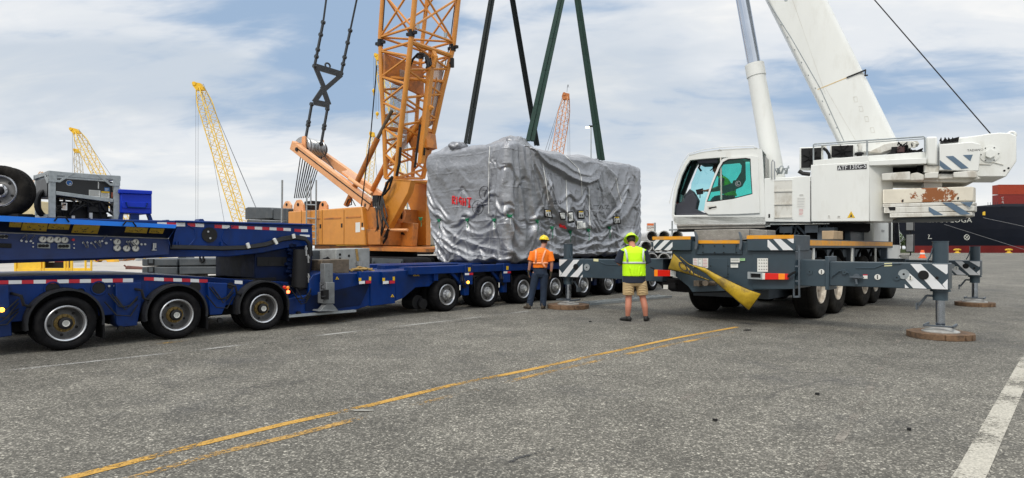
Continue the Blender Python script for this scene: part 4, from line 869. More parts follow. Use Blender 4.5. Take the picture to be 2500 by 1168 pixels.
D = D+samp(2, Pm, Q)*1.15*inn_+.008*ridged(Pm*4.1, Hm*4.3, 81, 3)*inn_; DY = (samp(1, Pm, Q)+Q*3.3)*inn_*np.clip((1-Q)/.08, 0, 1)*.9; DX = (samp(0, Pm, Q)-Pm)*inn_*.9
vis = ((Pm < T1+LS+.3)).astype(float); D = np.where(vis > 0, D, D*.5)
# rounding over the top edge; tuck in at the bottom; left corner leans in at the foot
edge = np.clip(1-Q/.05, 0, 1); D -= .06*edge**2
D -= .18*np.clip((Q-.93)/.07, 0, 1)**2
lc = np.exp(-(np.minimum(Pm, PER-Pm)/.5)**2); leanin = .62*lc*np.clip((Q-.45)/.55, 0, 1)**1.3
sS = base[None, :, 0]+base[None, :, 2]*D; sT = base[None, :, 1]+base[None, :, 3]*D-leanin
Hm = Hm+.02*vnoise(Pm*2, Q*4, 90)-.02*edge+DY
sS = sS-base[None, :, 3]*DX; sT = sT+base[None, :, 2]*DX
for r_ in range(NW):
    for c in range(NP): verts.append(T.W(sS[r_, c], sT[r_, c], Hm[r_, c]))
cx_, ct_ = (S0+S1)/2, T1/2
capo = len(verts)
for r_ in range(1, NC+1):
    k = r_/NC; kk = 1-k*.985
    bs = sS[0]; bt = sT[0]; s_ = cx_+(bs-cx_)*kk; t_ = ct_+(bt-ct_)*kk
    h_ = Htop+.02*vnoise(pg*2, pg*0, 90)-.04 + (4.35-Htop)*k*.7 + .10*np.sin(min(1, k*3)*1.57)+.06*ridged(s_*1.3, t_*1.3, 55, 4)*min(1, k*4)
    hx = .28*np.exp(-(((s_-10.75)/.35)**2+((t_-.75)/.5)**2))+.22*np.exp(-(((s_-10.2)/.35)**2+((t_-2.45)/.35)**2))+.15*np.exp(-(((s_-14.2)/.3)**2+((t_-.8)/.4)**2))+.12*np.exp(-(((s_-12.8)/.3)**2+((t_-1.2)/.4)**2))
    h_ = h_+hx
    for c in range(NP): verts.append(T.W(s_[c], t_[c], h_[c]))
rows = [[r_*NP+c for c in range(NP)] for r_ in range(NW)]; cap = [rows[0]]+[[capo+(r_-1)*NP+c for c in range(NP)] for r_ in range(1, NC+1)]
faces = []
for A2 in (rows, cap):
    for i in range(len(A2)-1):
        for c in range(NP): e_ = (c+1) % NP; faces.append((A2[i][c], A2[i][e_], A2[i+1][e_], A2[i+1][c]))
faces.append(tuple(cap[-1]))
def tarpmat():
    m = bpy.data.materials.new('silver_tarp'); m.use_nodes = True; t = m.node_tree; n = t.nodes; l = t.links; b = n['Principled BSDF']
    b.inputs['Metallic'].default_value = .70; tx = n.new('ShaderNodeTexCoord')
    def noise(s, d, r): q = n.new('ShaderNodeTexNoise'); q.inputs['Scale'].default_value = s; q.inputs['Detail'].default_value = d; q.inputs['Roughness'].default_value = r; l.new(tx.outputs['Object'], q.inputs['Vector']); return q.outputs[0]
    r = n.new('ShaderNodeValToRGB'); l.new(noise(1.2, 6, .65), r.inputs[0]); r.color_ramp.elements[0].position = .3; r.color_ramp.elements[1].position = .72
    r.color_ramp.elements[0].color = (.25, .255, .27, 1); r.color_ramp.elements[1].color = (.38, .385, .405, 1); l.new(r.outputs[0], b.inputs['Base Color'])
    mr = n.new('ShaderNodeMapRange'); l.new(noise(5, 4, .6), mr.inputs[0]); mr.inputs[3].default_value = .33; mr.inputs[4].default_value = .48; l.new(mr.outputs[0], b.inputs['Roughness'])
    v = n.new('ShaderNodeTexVoronoi'); v.feature = 'DISTANCE_TO_EDGE'; v.inputs['Scale'].default_value = 3.6; l.new(tx.outputs['Object'], v.inputs['Vector'])
    md = n.new('ShaderNodeMath'); md.operation = 'MULTIPLY_ADD'; l.new(v.outputs[0], md.inputs[0]); md.inputs[1].default_value = 1.1; l.new(noise(9, 5, .6), md.inputs[2])
    bp = n.new('ShaderNodeBump'); bp.inputs['Strength'].default_value = .5; bp.inputs['Distance'].default_value = .028; l.new(md.outputs[0], bp.inputs['Height']); l.new(bp.outputs[0], b.inputs['Normal']); return m
TARP = tarpmat()
mb = MB(); mb.add(verts, faces); tarp = part('tarpaulin', mb, TARP, LD, smooth=False); dm_ = tarp.modifiers.new('facets', 'DECIMATE'); dm_.ratio = .30
bvh = BVHTree.FromPolygons(verts, faces)
def hit(px, py, off=.012):
    d = V(((px-HX)/F, 1, (HY-py)/F)).normalized(); r = bvh.ray_cast(V((0, 0, EYE)), d)
    return (r[0]-d*off) if r[0] is not None else T.P(px, py, 'v', 0)
def drape_poly(pl, m, name, off=.015, extra=None, par=LD, label=None):
    """a sheet pinned on the tarp: px quad subdivided and laid on the surface, given thickness"""
    q = MB(); n = 6; P4 = [V((x, y)) for x, y in pl]
    g_ = [[hit(*(P4[0].lerp(P4[1], i/n).lerp(P4[3].lerp(P4[2], i/n), j/n)), off) for i in range(n+1)] for j in range(n+1)]
    vs = [p for r in g_ for p in r]; nn = (n+1)
    q.add(vs, [(j*nn+i, j*nn+i+1, (j+1)*nn+i+1, (j+1)*nn+i) for j in range(n) for i in range(n)]); mats = [m]
    o = part(name, q, mats, par)
    sm = o.modifiers.new('sol', 'SOLIDIFY'); sm.thickness = .004; sm.offset = 0
    if label: o['label'] = label
    return o
def strokes(sl, r, m, name, par=LD, off=.01):
    q = MB()
    for st in sl:
        pts = []
        for i in range(len(st)-1):
            k = max(1, int(math.hypot(st[i+1][0]-st[i][0], st[i+1][1]-st[i][1])/3))
            for j in range(k): pts.append((st[i][0]+(st[i+1][0]-st[i][0])*j/k, st[i][1]+(st[i+1][1]-st[i][1])*j/k))
        pts.append(st[-1]); q.tube([hit(x, y, off) for x, y in pts], r, 5)
    return part(name, q, m, par)
# RIGHT in red spray paint
rl = {'R': [[(0, 1), (0, 0), (.6, .05), (.6, .4), (0, .5), (.7, 1)]], 'I': [[(0, 0), (0, 1)]], 'G': [[(.7, .2), (.3, 0), (0, .3), (.1, .6), (.6, .5), (.6, .4), (.62, 1)]], 'H': [[(0, 0), (0, 1)], [(.6, 0), (.6, 1)], [(0, .5), (.6, .5)]], 'T': [[(-.1, 0), (.8, 0)], [(.35, 0), (.35, 1.1)], [(.15, 1.1), (.55, 1.1)]]}
sl = []; x = 1105
for ch, w_, dy in (('R', 9, 0), ('I', 4, 1), ('G', 8, 2), ('H', 10, 4), ('T', 11, 5)):
    for st in rl[ch]: sl.append([(x+a_*w_*1.0, 480+dy+b_*19) for a_, b_ in st])
    x += w_+1.5
strokes(sl, .026, SPRAY, 'painted_word', off=.004)
circ = lambda cx, cy, rx, ry: [(cx+math.cos(i/20*6.283)*rx, cy+math.sin(i/20*6.283)*ry) for i in range(21)]
strokes([circ(1183, 472, 13, 17), [(1178, 465), (1188, 464), (1184, 472), (1182, 482)], circ(1166, 507, 13, 17), [(1162, 500), (1172, 500)], [(1166, 494), (1166, 508)], [(1160, 508), (1174, 508)], [(1163, 513), (1171, 513), (1168, 519), (1163, 513)]], .006, INK, 'marker_writing')
strokes([[(1350, 492), (1358, 490), (1352, 497), (1360, 499)], [(1362, 490), (1366, 499)], [(1368, 490), (1368, 499), (1375, 492)], [(1449, 503), (1462, 502)], [(1464, 510), (1468, 500), (1473, 510)], [(1478, 502), (1486, 501), (1480, 510), (1488, 510)], [(1450, 525), (1456, 530), (1456, 520)], [(1464, 520), (1474, 522)], [(1452, 537), (1460, 537)], [(1464, 537), (1470, 541)], circ(1433, 522, 4, 8)], .008, INK, 'marker_writing')
strokes([[(1366, 548), (1376, 556)], [(1366, 554), (1380, 553)], [(1366, 551), (1382, 558)]], .03, SPRAY, 'painted_word', off=.004)
# white cords and green ties
strokes([[(1196, 358), (1194, 390), (1193, 450), (1193, 522)]], .011, CORD, 'tie_cord', off=.01)
for st in ([(1325, 400), (1332, 440), (1339, 490)], [(1382, 440), (1384, 500), (1386, 530)], [(1380, 380), (1398, 398), (1412, 412), (1419, 435), (1421, 478)], [(1438, 460), (1439, 520), (1441, 560)], [(1504, 435), (1510, 470), (1518, 495)]): strokes([st], .012, CORD, 'tie_cord')
for x, y in ((1027, 534), (1071, 538), (1140, 537), (1206, 537), (1245, 527), (1312, 540), (1348, 556), (1392, 566), (1437, 562), (1488, 556)):
    big = 1.7 if x == 1245 else 1.
    strokes([[(x-4*big, y-2), (x, y), (x+4*big, y-2)], [(x-3*big, y+3), (x, y), (x+3*big, y+4)], [(x, y-2), (x, y+4)]], .016, GREENC, 'green_tie', off=.03)
    strokes([[(x, y+3), (x+2, y+14*big), (x+1, y+26*big if x > 1300 else y+20)]], .007, CORD if x == 1245 else GREENC, 'tie_cord')
# document pouches
for pl, kind in (([(1329, 510), (1346, 514), (1350, 534), (1330, 531)], 0), ([(1365, 518), (1380, 517), (1382, 537), (1369, 538)], 1), ([(1386, 517), (1399, 515), (1402, 543), (1388, 545)], 1), ([(1411, 513), (1427, 513), (1427, 535), (1411, 535)], 0), ([(1498, 528), (1514, 528), (1516, 547), (1498, 549)], 0)):
    o = drape_poly(pl, BLACK, 'document_pouch', .035)
    c = V((sum(p[0] for p in pl)/4, sum(p[1] for p in pl)/4)); inn = [tuple(c+(V(p)-c)*.72) for p in pl]
    drape_poly(inn, PAPER, 'document', .045, par=o)
    if kind == 0:
        x0, y0 = c; drape_poly([(x0-5, y0-8), (x0+5, y0-8), (x0+5, y0-5), (x0-5, y0-5)], YEL, 'document_header', .052, par=o); drape_poly([(x0-4, y0), (x0-1, y0-1), (x0-1, y0+5), (x0-4, y0+5)], INK, 'document_picture', .052, par=o); drape_poly([(x0+1, y0), (x0+4, y0-1), (x0+4, y0+5), (x0+1, y0+5)], INK, 'document_picture', .052, par=o)
    else: strokes([[(c[0]-4, c[1]-6+k*3.5), (c[0]+3.5, c[1]-6.5+k*3.5)] for k in range(4)], .004, INK, 'document_print', par=o, off=.052)
drape_poly([(1409, 541), (1423, 540), (1423, 559), (1409, 560)], PAPER, 'paper_sheet', .04); strokes([[(1411, 543+k*3), (1420, 543+k*3)] for k in range(5)], .004, INK, 'document_print', off=.047); drape_poly([(1424, 545), (1429, 544), (1430, 558), (1424, 559)], PAPER, 'paper_sheet', .04)
# timber below the load
q = MB(); q.box(T, 10.3, 16.5, .5, 2.8, 1.125, 1.5); part('load_base', q, BLACKM, LD)
# loose bunched tarp at the lifting points
for k, (cs, ct, ch, sz) in enumerate(((10.75, .5, 4.42, .20), (10.15, 2.2, 4.42, .17), (14.45, .45, 4.22, .17))):
    q = MB(); rg = np.random.RandomState(k+5)
    n1, n2 = 18, 12; vs = []
    for i in range(n1+1):
        th = i/n1*math.pi
        for j in range(n2*2):
            ph = j/n2*math.pi; rr = sz*(1+.45*abs(math.sin(2.5*ph+k))*math.sin(2*th)+.35*abs(math.sin(4.5*ph+2*th))); vs.append(T.W(cs+rr*math.sin(th)*math.cos(ph)*1.3, ct+rr*math.sin(th)*math.sin(ph), ch+rr*math.cos(th)*.8))
    q.add(vs, [(i*n2*2+j, i*n2*2+(j+1) % (n2*2), (i+1)*n2*2+(j+1) % (n2*2), (i+1)*n2*2+j) for i in range(n1) for j in range(n2*2)]); part('bunched_tarpaulin', q, TARP, LD, ang=180)
# ------------------------------------------------------------------ lifting slings
def sling(px0, py0, px1, py1, a, wd, m, lab, t_plane):
    p0 = T.P(px0, py0, 'v', t_plane); top_ = T.P(px1, py1, 'v', 1.6); d = (top_-p0)
    q = MB()
    sdv = V((1, -.1, 0)).normalized()
    for off, k in ((-.5, 0), (.5, 1)):
        pts = [p0+d*i/6+sdv*off*wd*(1.0-.25*i/6)+V((0, off*.05, 0)) for i in range(7)]; r_ = MB()
        for i in range(6): q.beam(pts[i], pts[i+1]+(pts[i+1]-pts[i])*.003, wd*.95, .05, sdv)
    o = part('lifting_sling', q, m, base=p0, bevel=.012); tag(o, lab, 'sling', 'slings lifting the wrapped machine'); return o
sling(1140, 352, 1226, -150, 0, .10, SLD, 'leftmost of the four dark lifting slings above the tarped load', 2.0)
sling(1311, 356, 1226, -150, 0, .10, SLD, 'dark lifting sling crossing behind the green one, second from left at the top', 2.9)
sling(1294, 345, 1394, -110, 0, .13, SLG, 'broad green lifting sling leaning right from the tarp peak', .25)
s4 = sling(1468, 392, 1394, -110, 0, .13, SLG, 'rightmost green lifting sling ending at the tarp near the white cords', .25)
# ------------------------------------------------------------------ white mobile crane
CR = thing('mobile_crane', 'white and slate-grey telescopic mobile crane on five axles with outriggers down', 'crane', C.W(3.2, -1.4, 0))
AR = -2.2
def rf(pl, a=AR): return C.pts(pl, 'u', a)
def sd_(pl, b=.25): return C.pts(pl, 'v', b)
back = -C.u
# carrier rear body
q = MB()
q.ext(rf([(1640, 612), (1686, 612), (1690, 590), (1823, 590), (1823, 612), (1942, 612), (1942, 668), (1922, 690), (1940, 690), (1940, 706), (1690, 714), (1680, 700), (1655, 680), (1640, 668)]), C.u*1.0)
part('rear_body', q, CG, CR, bevel=.012)
q = MB(); q.ext(rf([(1593, 578), (1686, 577), (1686, 612), (1597, 612)], AR-.08), C.u*.9); q.ext(rf([(1823, 575), (1942, 574), (1942, 613), (1823, 613)], AR-.08), C.u*.9); q.ext(rf([(1700, 590), (1812, 590), (1812, 622), (1700, 622)], AR-.03), C.u*.3); part('rear_storage_box', q, CG, CR, bevel=.012)
# inner panels and bolts on the rear face
q = MB(); q.ext(rf([(1737, 631), (1776, 631), (1776, 678), (1737, 678)], AR-.012), C.u*.01); q.ext(rf([(1838, 615), (1940, 615), (1940, 706), (1838, 706)], AR-.012), C.u*.01); q.ext(rf([(1718, 597), (1796, 597), (1796, 619), (1718, 619)], AR-.045), C.u*.01); part('rear_panel', q, CG, CR, bevel=.004)
q = MB()
for x, y in ((1716, 601), (1745, 601), (1767, 601), (1798, 601), (1716, 617), (1745, 617), (1767, 617), (1798, 617), (1735, 650), (1778, 650), (1778, 670)): p = C.P(x, y, 'u', AR-.05); q.cyl(p, p+back*.012, .014, 8)
part('bolt', q, BLACK, CR)
q = MB()
for pl in ([(1593, 578), (1686, 577), (1686, 585), (1593, 586)], [(1823, 575), (1938, 574), (1938, 583), (1823, 584)]): q.ext(rf(pl, AR-.084), back*.003)
q.ext(rf([(1705, 587), (1808, 587), (1808, 595), (1705, 595)], AR-.05), back*.003)
part('orange_stripe', q, ORS, CR)
q = MB()
for pl in ([(1595, 591), (1602, 586), (1611, 586), (1596, 603)], [(1611, 611), (1630, 587), (1641, 587), (1628, 599), (1614, 611)][:0] or [(1598, 611), (1622, 587), (1636, 587), (1612, 611)], [(1621, 611), (1642, 591), (1642, 603), (1635, 611)]): q.ext(rf(pl, AR-.084), back*.003)
for pl in ([(1874, 586), (1876, 586), (1901, 611), (1882, 611), (1874, 603)], [(1888, 584), (1906, 584), (1937, 611), (1912, 611)], [(1921, 584), (1938, 583), (1938, 594), (1934, 594)]): q.ext(rf(pl, AR-.084), back*.003)
part('warning_stripe', q, WHITE, CR)
# hooks
for x in (1700, 1808):
    q = MB(); q.ext(rf([(x-4, 567), (x, 566), (x+5, 578), (x+5, 600), (x+2, 611), (x-3, 608), (x-1, 596), (x, 584)], AR-.07), back*.04); part('lashing_hook', q, CGL, CR, bevel=.006)
# tread plate boxes on the deck
q = MB(); q.ext(rf([(1695, 562), (1828, 559), (1828, 586), (1697, 590)], AR+.05), C.u*.6); part('deck_step_box', q, DEN, CR, bevel=.01)
q = MB(); q.ext(rf([(1828, 560), (1872, 562), (1872, 578), (1828, 584)], AR+.12), C.u*.5); part('perforated_step', q, DEN, CR, bevel=.01)
# tail lights
def taillight(pl, flip):
    (x0, y0), (x1, y1) = pl; q = MB(); f_ = lambda a, b: rf([(x0+(x1-x0)*a, y0+(y1-y0)*(.12*a if True else 0)), (x0+(x1-x0)*b, y0+(y1-y0)*.12*b), (x0+(x1-x0)*b, y1), (x0+(x1-x0)*a, y1)], AR-.12)
    cuts = [(0, .17, 1), (.17, .8, 0), (.8, 1, 2)] if flip else [(0, .12, 2), (.12, .65, 0), (.65, .9, 1), (.9, 1., 0)]
    for a_, b_, k in cuts: q.mat(k).ext(f_(a_, b_), C.u*.08)
    return part('tail_light', q, [REDL, AMB, PAPER], CR, bevel=.004)
taillight(((1597, 659), (1646, 675)), True); taillight(((1860, 667), (1922, 683)), False)
q = MB(); q.ring(rf([(1825, 664), (1861, 666), (1861, 683), (1825, 681)], AR-.12), rf([(1832, 668), (1857, 669), (1857, 679), (1832, 678)], AR-.12), C.u*.06); part('lamp_frame', q, GALV, CR)
q = MB(); q.ext(rf([(1832, 668), (1857, 669), (1857, 679), (1832, 678)], AR-.08), C.u*.03); part('lamp_recess', q, BLACK, CR)
q = MB(); q.tube(rf([(1588, 653), (1596, 656), (1600, 664)], AR-.1), .018, 6); q.tube(rf([(1922, 676), (1934, 668), (1942, 664)], AR-.1), .022, 6); part('lamp_bracket', q, BLACK, CR)
# stickers on rear
def rq(x0, y0, x1, y1, m, name, a=AR-.02, ln=0, lm=INK):
    q = MB(); q.ext(rf([(x0, y0), (x1, y0), (x1, y1), (x0, y1)], a), back*.004); q.mat(1)
    for i in range(ln): y = y0+1.6+i*(y1-y0-2.5)/ln; q.ext(rf([(x0+1.2, y), (x1-random.uniform(1.5, 4), y), (x1-random.uniform(1.5, 4), y+.9), (x0+1.2, y+.9)], a-.0045), back*.002)
    return part(name, q, [m, lm], CR)
rq(1692, 631, 1704, 653, PAPER, 'safety_label', ln=5, lm=PINKP); rq(1705, 631, 1714, 653, PAPER, 'safety_label', ln=2); rq(1715, 631, 1729, 655, PAPER, 'safety_label', ln=6, lm=PINKP)
rq(1784, 631, 1806, 641, PAPER, 'safety_label', ln=2); rq(1807, 631, 1819, 637, M('label_green', (.35, .6, .3), .5), 'safety_label', ln=1); rq(1784, 645, 1802, 654, PAPER, 'safety_label', ln=1)
q = rq(1849, 631, 1875, 664, PAPER, 'rating_label', a=AR-.03)
q = MB()
for i in range(4):
    for j in range(4): x = 1852+i*6; y = 634+j*7.6; q.ext(rf([(x, y), (x+3, y), (x+3.5, y+3), (x, y+2.5)], AR-.036), back*.002)
part('label_print', q, M('grey_ink', (.3, .3, .28), .6), CR)
# lower rear gear
q = MB(); q.ext(rf([(1600, 675), (1690, 690), (1700, 716), (1640, 712), (1600, 690)], AR+.3), C.u*.4); q.ext(rf([(1688, 690), (1840, 704), (1840, 712), (1700, 716)], AR+.1), C.u*.8); q.ext(rf([(1615, 690), (1648, 692), (1648, 706), (1615, 704)], AR-.0), C.u*.1); part('bumper_beam', q, BLACKM, CR, bevel=.01)
q = MB(); q.ext(rf([(1620, 696), (1631, 696), (1631, 706), (1620, 706)], AR-.01), back*.01); part('reflector_plate', q, PAPER, CR)
q = MB(); q.cyl(C.P(1716, 692, 'u', AR-.1), C.P(1748, 692, 'u', AR-.1), .05, 14); q.cyl(C.P(1722, 692, 'u', AR-.12), C.P(1722, 692, 'u', AR-.3), .06, 14); q.box(Fr(C.P(1705, 692, 'u', AR-.1), 48.4), -.1, .1, -.06, .06, -.06, .06); part('tow_coupling', q, DIRTM, CR, bevel=.005)
# chassis and deck
q = MB(); q.box(C, AR+.9, 7.6, -2.25, -.55, .45, 1.55); part('chassis', q, CGL, CR, bevel=.01)  # box made wide and low so less light gets under the crane
q = MB(); q.box(C, AR+.02, 6.1, -2.83, .23, 1.56, 1.66); part('deck', q, CG, CR)
q = MB()
p0 = C.L(1947, 577, 'v', .25); p1 = C.L(2176, 592, 'v', .25); hh = (p0[2]+p1[2])/2
q.box(C, p0[0], p1[0]+.2, .15, .25, p1[2]-.0-.16, p1[2]+.02); part('deck_edge', q, CG, CR, bevel=.006)
q = MB(); q.box(C, p0[0]+.02, p1[0]+.15, .25, .254, p1[2]-.11, p1[2]-.0); part('orange_stripe', q, ORS, CR)
DK = 1.66
# fender arcs & posts on both sides
axl = [0.0, 1.32, 3.85, 5.05, 7.2]
q = MB()
for s_ in axl:
    n = 10
    for sgn, b0 in ((1, -.5), (-1, -2.8)):
        pts = [(s_-math.cos(R(10+160*k/n))*.82, .72+math.sin(R(10+160*k/n))*.80) for k in range(n+1)]
        for k in range(n): (a0, h0), (a1, h1) = pts[k], pts[k+1]; q.ext([C.W(a0, b0, h0), C.W(a1, b0, h1), C.W(a1, b0, h1+.02), C.W(a0, b0, h0+.02)], C.v*.6)
part('fender', q, BLACKM, CR)
q = MB(); 
for a_ in (-1.2, 2.4, 6.1): q.box(C, a_-.06, a_+.06, .02, .2, .8, 1.56)
for a_ in (-.6, .7, 2.0, 3.2, 4.4, 5.9): q.box(C, a_, a_+.5, -.6, .05, 1.3, 1.5)
part('side_locker', q, CGL, CR, bevel=.01)
q = MB()
for a_ in (-.95, 2.1, 4.5): q.box(C, a_, a_+.1, .2, .23, 1.0, 1.54)
part('side_panel', q, PAPER, CR)
q = MB(); 
for y0_, y1_ in ((613, 616), (649, 652), (685, 688)): q.ext(rf([(1941, y0_), (1951, y0_), (1951, y1_), (1941, y1_)], AR-.05), C.u*.05)
q.ext(rf([(1949, 600), (1952, 600), (1952, 727), (1949, 727)], AR-.05), C.u*.04); q.ext(rf([(1936, 706), (1939, 706), (1939, 726), (1936, 726)], AR-.05), C.u*.04); q.ext(rf([(1936, 723), (1952, 722), (1952, 727), (1936, 727)], AR-.05), C.u*.05); part('access_ladder', q, CGL, CR)
# wheels
WC = None; WR = .665
for k, s_ in enumerate(axl):
    c = C.W(s_, .12, WR)
    if WC is None: WC = wheel(C, WR, .42, .34, CR, c, RIMC, DISHC, RUBD, side=1, depth=.20, hubr=.15, capm=None, tread=True)
    else: cp(WC, CR, C.u*s_)
WC2 = wheel(C, WR, .42, .34, CR, C.W(0, -2.70, WR), RIMC, DISHC, RUBD, side=-1, depth=.20, hubr=.15, capm=None)
for s_ in axl[1:]: cp(WC2, CR, C.u*s_)
# outriggers -------------------------------------------------------------
def rr(pl, a): return C.pts(pl, 'u', a)
def outrigger(a0, right, h0, h1, bt, bb, face_px=None):
    """a0: face plane; bt: outer b; builds box beam, jack, foot"""
    s_ = 1 if right else -1; bi = -.2 if right else -2.6; be = bt
    q = MB(); q.box(C, a0, a0+.42, min(bi, be), max(bi, be), h0, h1); o = part('outrigger_beam', q, CG, CR, bevel=.012)
    q = MB(); bm_ = bi+(be-bi)*.36; q.box(C, a0-.03, a0+.45, min(bi, bm_), max(bi, bm_), h0-.02, h1+.03); q.box(C, a0-.05, a0+.47, min(bm_, bm_-s_*.07), max(bm_, bm_-s_*.07), h0-.08, h1+.10); part('beam_sleeve', q, CG, o, bevel=.01)
    jb = be-s_*.14; cc = C.W(jb, 0, 0); jc = lambda h: C.W(a0+.2, jb, h)
    q = MB(); q.cyl(jc(h0-.03), jc(h1+.36), .118, 24); q.cyl(jc(h1+.36), jc(h1+.375), .125, 24); q.tube([C.W(a0+.1, jb-s_*.18, h1+.02), C.W(a0+.1, jb-s_*.13, h1+.12), C.W(a0+.12, jb-s_*.1, h1+.25)], .012, 6); q.cyl(jc(h0-.19), jc(h0+.02), .112, 24); q.cyl(jc(h0-.04), jc(h0-.005), .15, 20); part('jack_housing', q, CG, o)
    q = MB(); q.cyl(jc(.17), jc(h0-.15), .070, 24); part('jack_rod', q, CHROME, o)
    q = MB(); q.lathe(jc(.13), (0, 0, 1), [(.28, -.03), (.28, -.015), (.13, .045), (.08, .08), (.001, .08)], 24)
    part('foot_plate', q, M('foot_grey', (.36, .36, .34), .6, var=.2, dirt=.6, dcol=(.15, .12, .1)), o)
    q = MB(); q.box(C, a0-.03, a0+.43, jb-.22, jb-.19, .19, .235); q.box(C, a0-.03, a0+.43, jb+.19, jb+.22, .19, .235); q.box(C, a0-.03, a0-.0, jb-.22, jb+.22, .2, .23); part('foot_frame', q, CGL, o, bevel=.006)
    q = MB(); q.tube([C.W(a0+.2, jb-s_*.10, h0-.12), C.W(a0+.2, jb-s_*.20, h0-.12), C.W(a0+.2, jb-s_*.32, h0-.30)], .022, 6); q.beam(C.W(a0+.1, jb-s_*.34, h0-.31), C.W(a0+.3, jb-s_*.34, h0-.31), .12, .015, (0, 0, 1)); part('foot_bracket', q, CGL, o)
    return o, jb
def beam_marks(o, pts_fn, a, lst): pass
OUT = []
rp = C.loc(G(2292, 827)); lp = C.loc(G(1397, 751.5)); fp = C.loc(G(2380, 747))
aL = (lp[0]+rp[0])/2-.2
oR, jR = outrigger(aL, True, .83, 1.28, rp[1]+.14, 0)
oL, jL = outrigger(aL, False, .80, 1.26, lp[1]-.14, 0)
oF, jF = outrigger(fp[0]-.2, True, .80, 1.20, fp[1]+.14, 0)
oB, jB = outrigger(fp[0]-.2, False, .80, 1.20, lp[1]-.14, 0)
def mark(par, a, b0, h0, Wd, H, s_, name='warning_stripe'):
    """diagonal white bands on the -u face between b0 (outer end) going inwards; s_=+1 right beam"""
    q = MB(); P = lambda x, y: C.W(a-.004, b0-s_*x, h0+y)   # x inward, y up
    bands = [[(0.02, 0), (.22, 0), (.0+Wd*.87, H), (Wd*.62, H)], [(.0, H*.35), (0, H*.05), (.02, 0)][:0] or [(Wd*.48, 0), (Wd*.80, 0), (Wd*1.0, H*.38), (Wd*1.0, H*.78)], [(0, H), (0, H*.66), (.02, H*.6), (Wd*.36, H)], [(Wd*.9, 0), (Wd, 0), (Wd, H*.16)], [(0, .0), (.02, 0), (Wd*.12, H*.2), (0, H*.42)]]
    for pl in bands: q.ext([P(*z) for z in pl], -C.u*.003)
    return part(name, q, WHITE, par)
mark(oR, aL, rp[1]+.13, .84, .62, .42, 1); mark(oF, fp[0]-.2, fp[1]+.13, .82, .62, .36, 1); mark(oL, aL, lp[1]-.13, .81, .72, .43, -1)
def disc(par, a, b_, h, r_, m, name, th=.006, hole=None):
    q = MB(); p = C.W(a, b_, h); q.cyl(p, p-C.u*th, r_, 20)
    if hole:
        for dy in hole: q.mat(1).cyl(p+V((0, 0, dy))-C.u*th, p+V((0, 0, dy))-C.u*(th+.004), r_*.22, 10)
    return part(name, q, [m, BLACK], par)
def bpos(px, py, a): l = C.L(px, py, 'u', a); return l[1], l[2]
for px, py, r_, m, nm, hole in ((2006, 664, .05, PAPER, 'round_plate', (-.025, 0, .025)), (2142, 677, .05, PAPER, 'round_plate', (-.025, 0, .025)), (2222, 679, .045, PAPER, 'round_plate', (-.025, 0, .025)), (2206, 670, .085, GALV, 'round_plate', (0,)), (2254, 672, .08, BLACK, 'round_hole', None), (2287, 679, .025, BLACK, 'round_hole', None), (1977, 664, .055, CG, 'boss', (0,)), (2189, 678, .055, CG, 'boss', (0,)), (2062, 665, .04, CG, 'boss', (0,)), (2090, 677, .06, CGL, 'boss', (0,))):
    b_, h_ = bpos(px, py, aL-.03); disc(oR, aL-(.033 if px < 2075 else .006), b_, h_, r_, m, nm, .012, hole)
for px, py, r_, m, nm, hole in ((1406, 652, .075, BLACK, 'round_hole', None), (1433, 653, .085, GALV, 'round_plate', (0,))): b_, h_ = bpos(px, py, aL-.006); disc(oL, aL-.008, b_, h_, r_, m, nm, .01, hole)
for px, py, r_, m, nm, hole in ((2358, 650, .07, BLACK, 'round_hole', None), (2325, 650, .06, GALV, 'round_plate', None), (2335, 655, .05, PAPER, 'round_plate', (-.02, .02)), (2379, 655, .025, BLACK, 'round_hole', None)): b_, h_ = bpos(px, py, fp[0]-.2); disc(oF, fp[0]-.21, b_, h_, r_, m, nm, .01, hole)
q = MB(); q.beam(C.P(2075, 676, 'u', aL-.06), C.P(2108, 678, 'u', aL-.06), .05, .03, C.u); q.beam(C.P(2090, 682, 'u', aL-.06), C.P(2092, 694, 'u', aL-.06), .03, .03, C.u); part('lock_pin', q, CGL, oR)
q = MB(); q.ext(rr([(2159, 643), (2178, 642), (2178, 650), (2159, 651)], aL-.004), back*.003); part('sticker', q, M('label_cream', (.7, .68, .4), .5), oR); q = MB(); q.ext(rr([(2107, 672), (2118, 672), (2118, 681), (2107, 681)], aL-.004), back*.003); q.mat(1).ext(rr([(2107, 670.5), (2118, 670.5), (2118, 673), (2107, 673)], aL-.0045), back*.003); part('sticker', q, [PAPER, WRED], oR)
q = MB(); q.ext(rr([(1449, 632), (1461, 633), (1461, 639), (1449, 638)], aL-.004), back*.003); part('sticker', q, MC['label_cream'], oL)
q = MB(); q.ext(rr([(2197, 628), (2203, 624), (2219, 624), (2219, 632), (2203, 632)], fp[0]-.25), back*.003); q.ext(rr([(2270, 630), (2288, 630), (2288, 636), (2270, 636)], fp[0]-.21), back*.003); part('sticker', q, PAPER, oF)
for a_, (pl, o) in ((aL-.034, ([(2030, 676), (2048, 662), (2062, 660), (2072, 668)], oR)), (aL-.004, ([(2090, 655), (2135, 655), (2155, 647), (2200, 644)], oR)), (aL-.004, ([(1465, 640), (1478, 646), (1510, 648), (1560, 644)], oL))):
    q = MB(); q.tube([C.P(x, y, 'u', a_) for x, y in pl], .012, 6); part('weld_rib', q, CG, o)
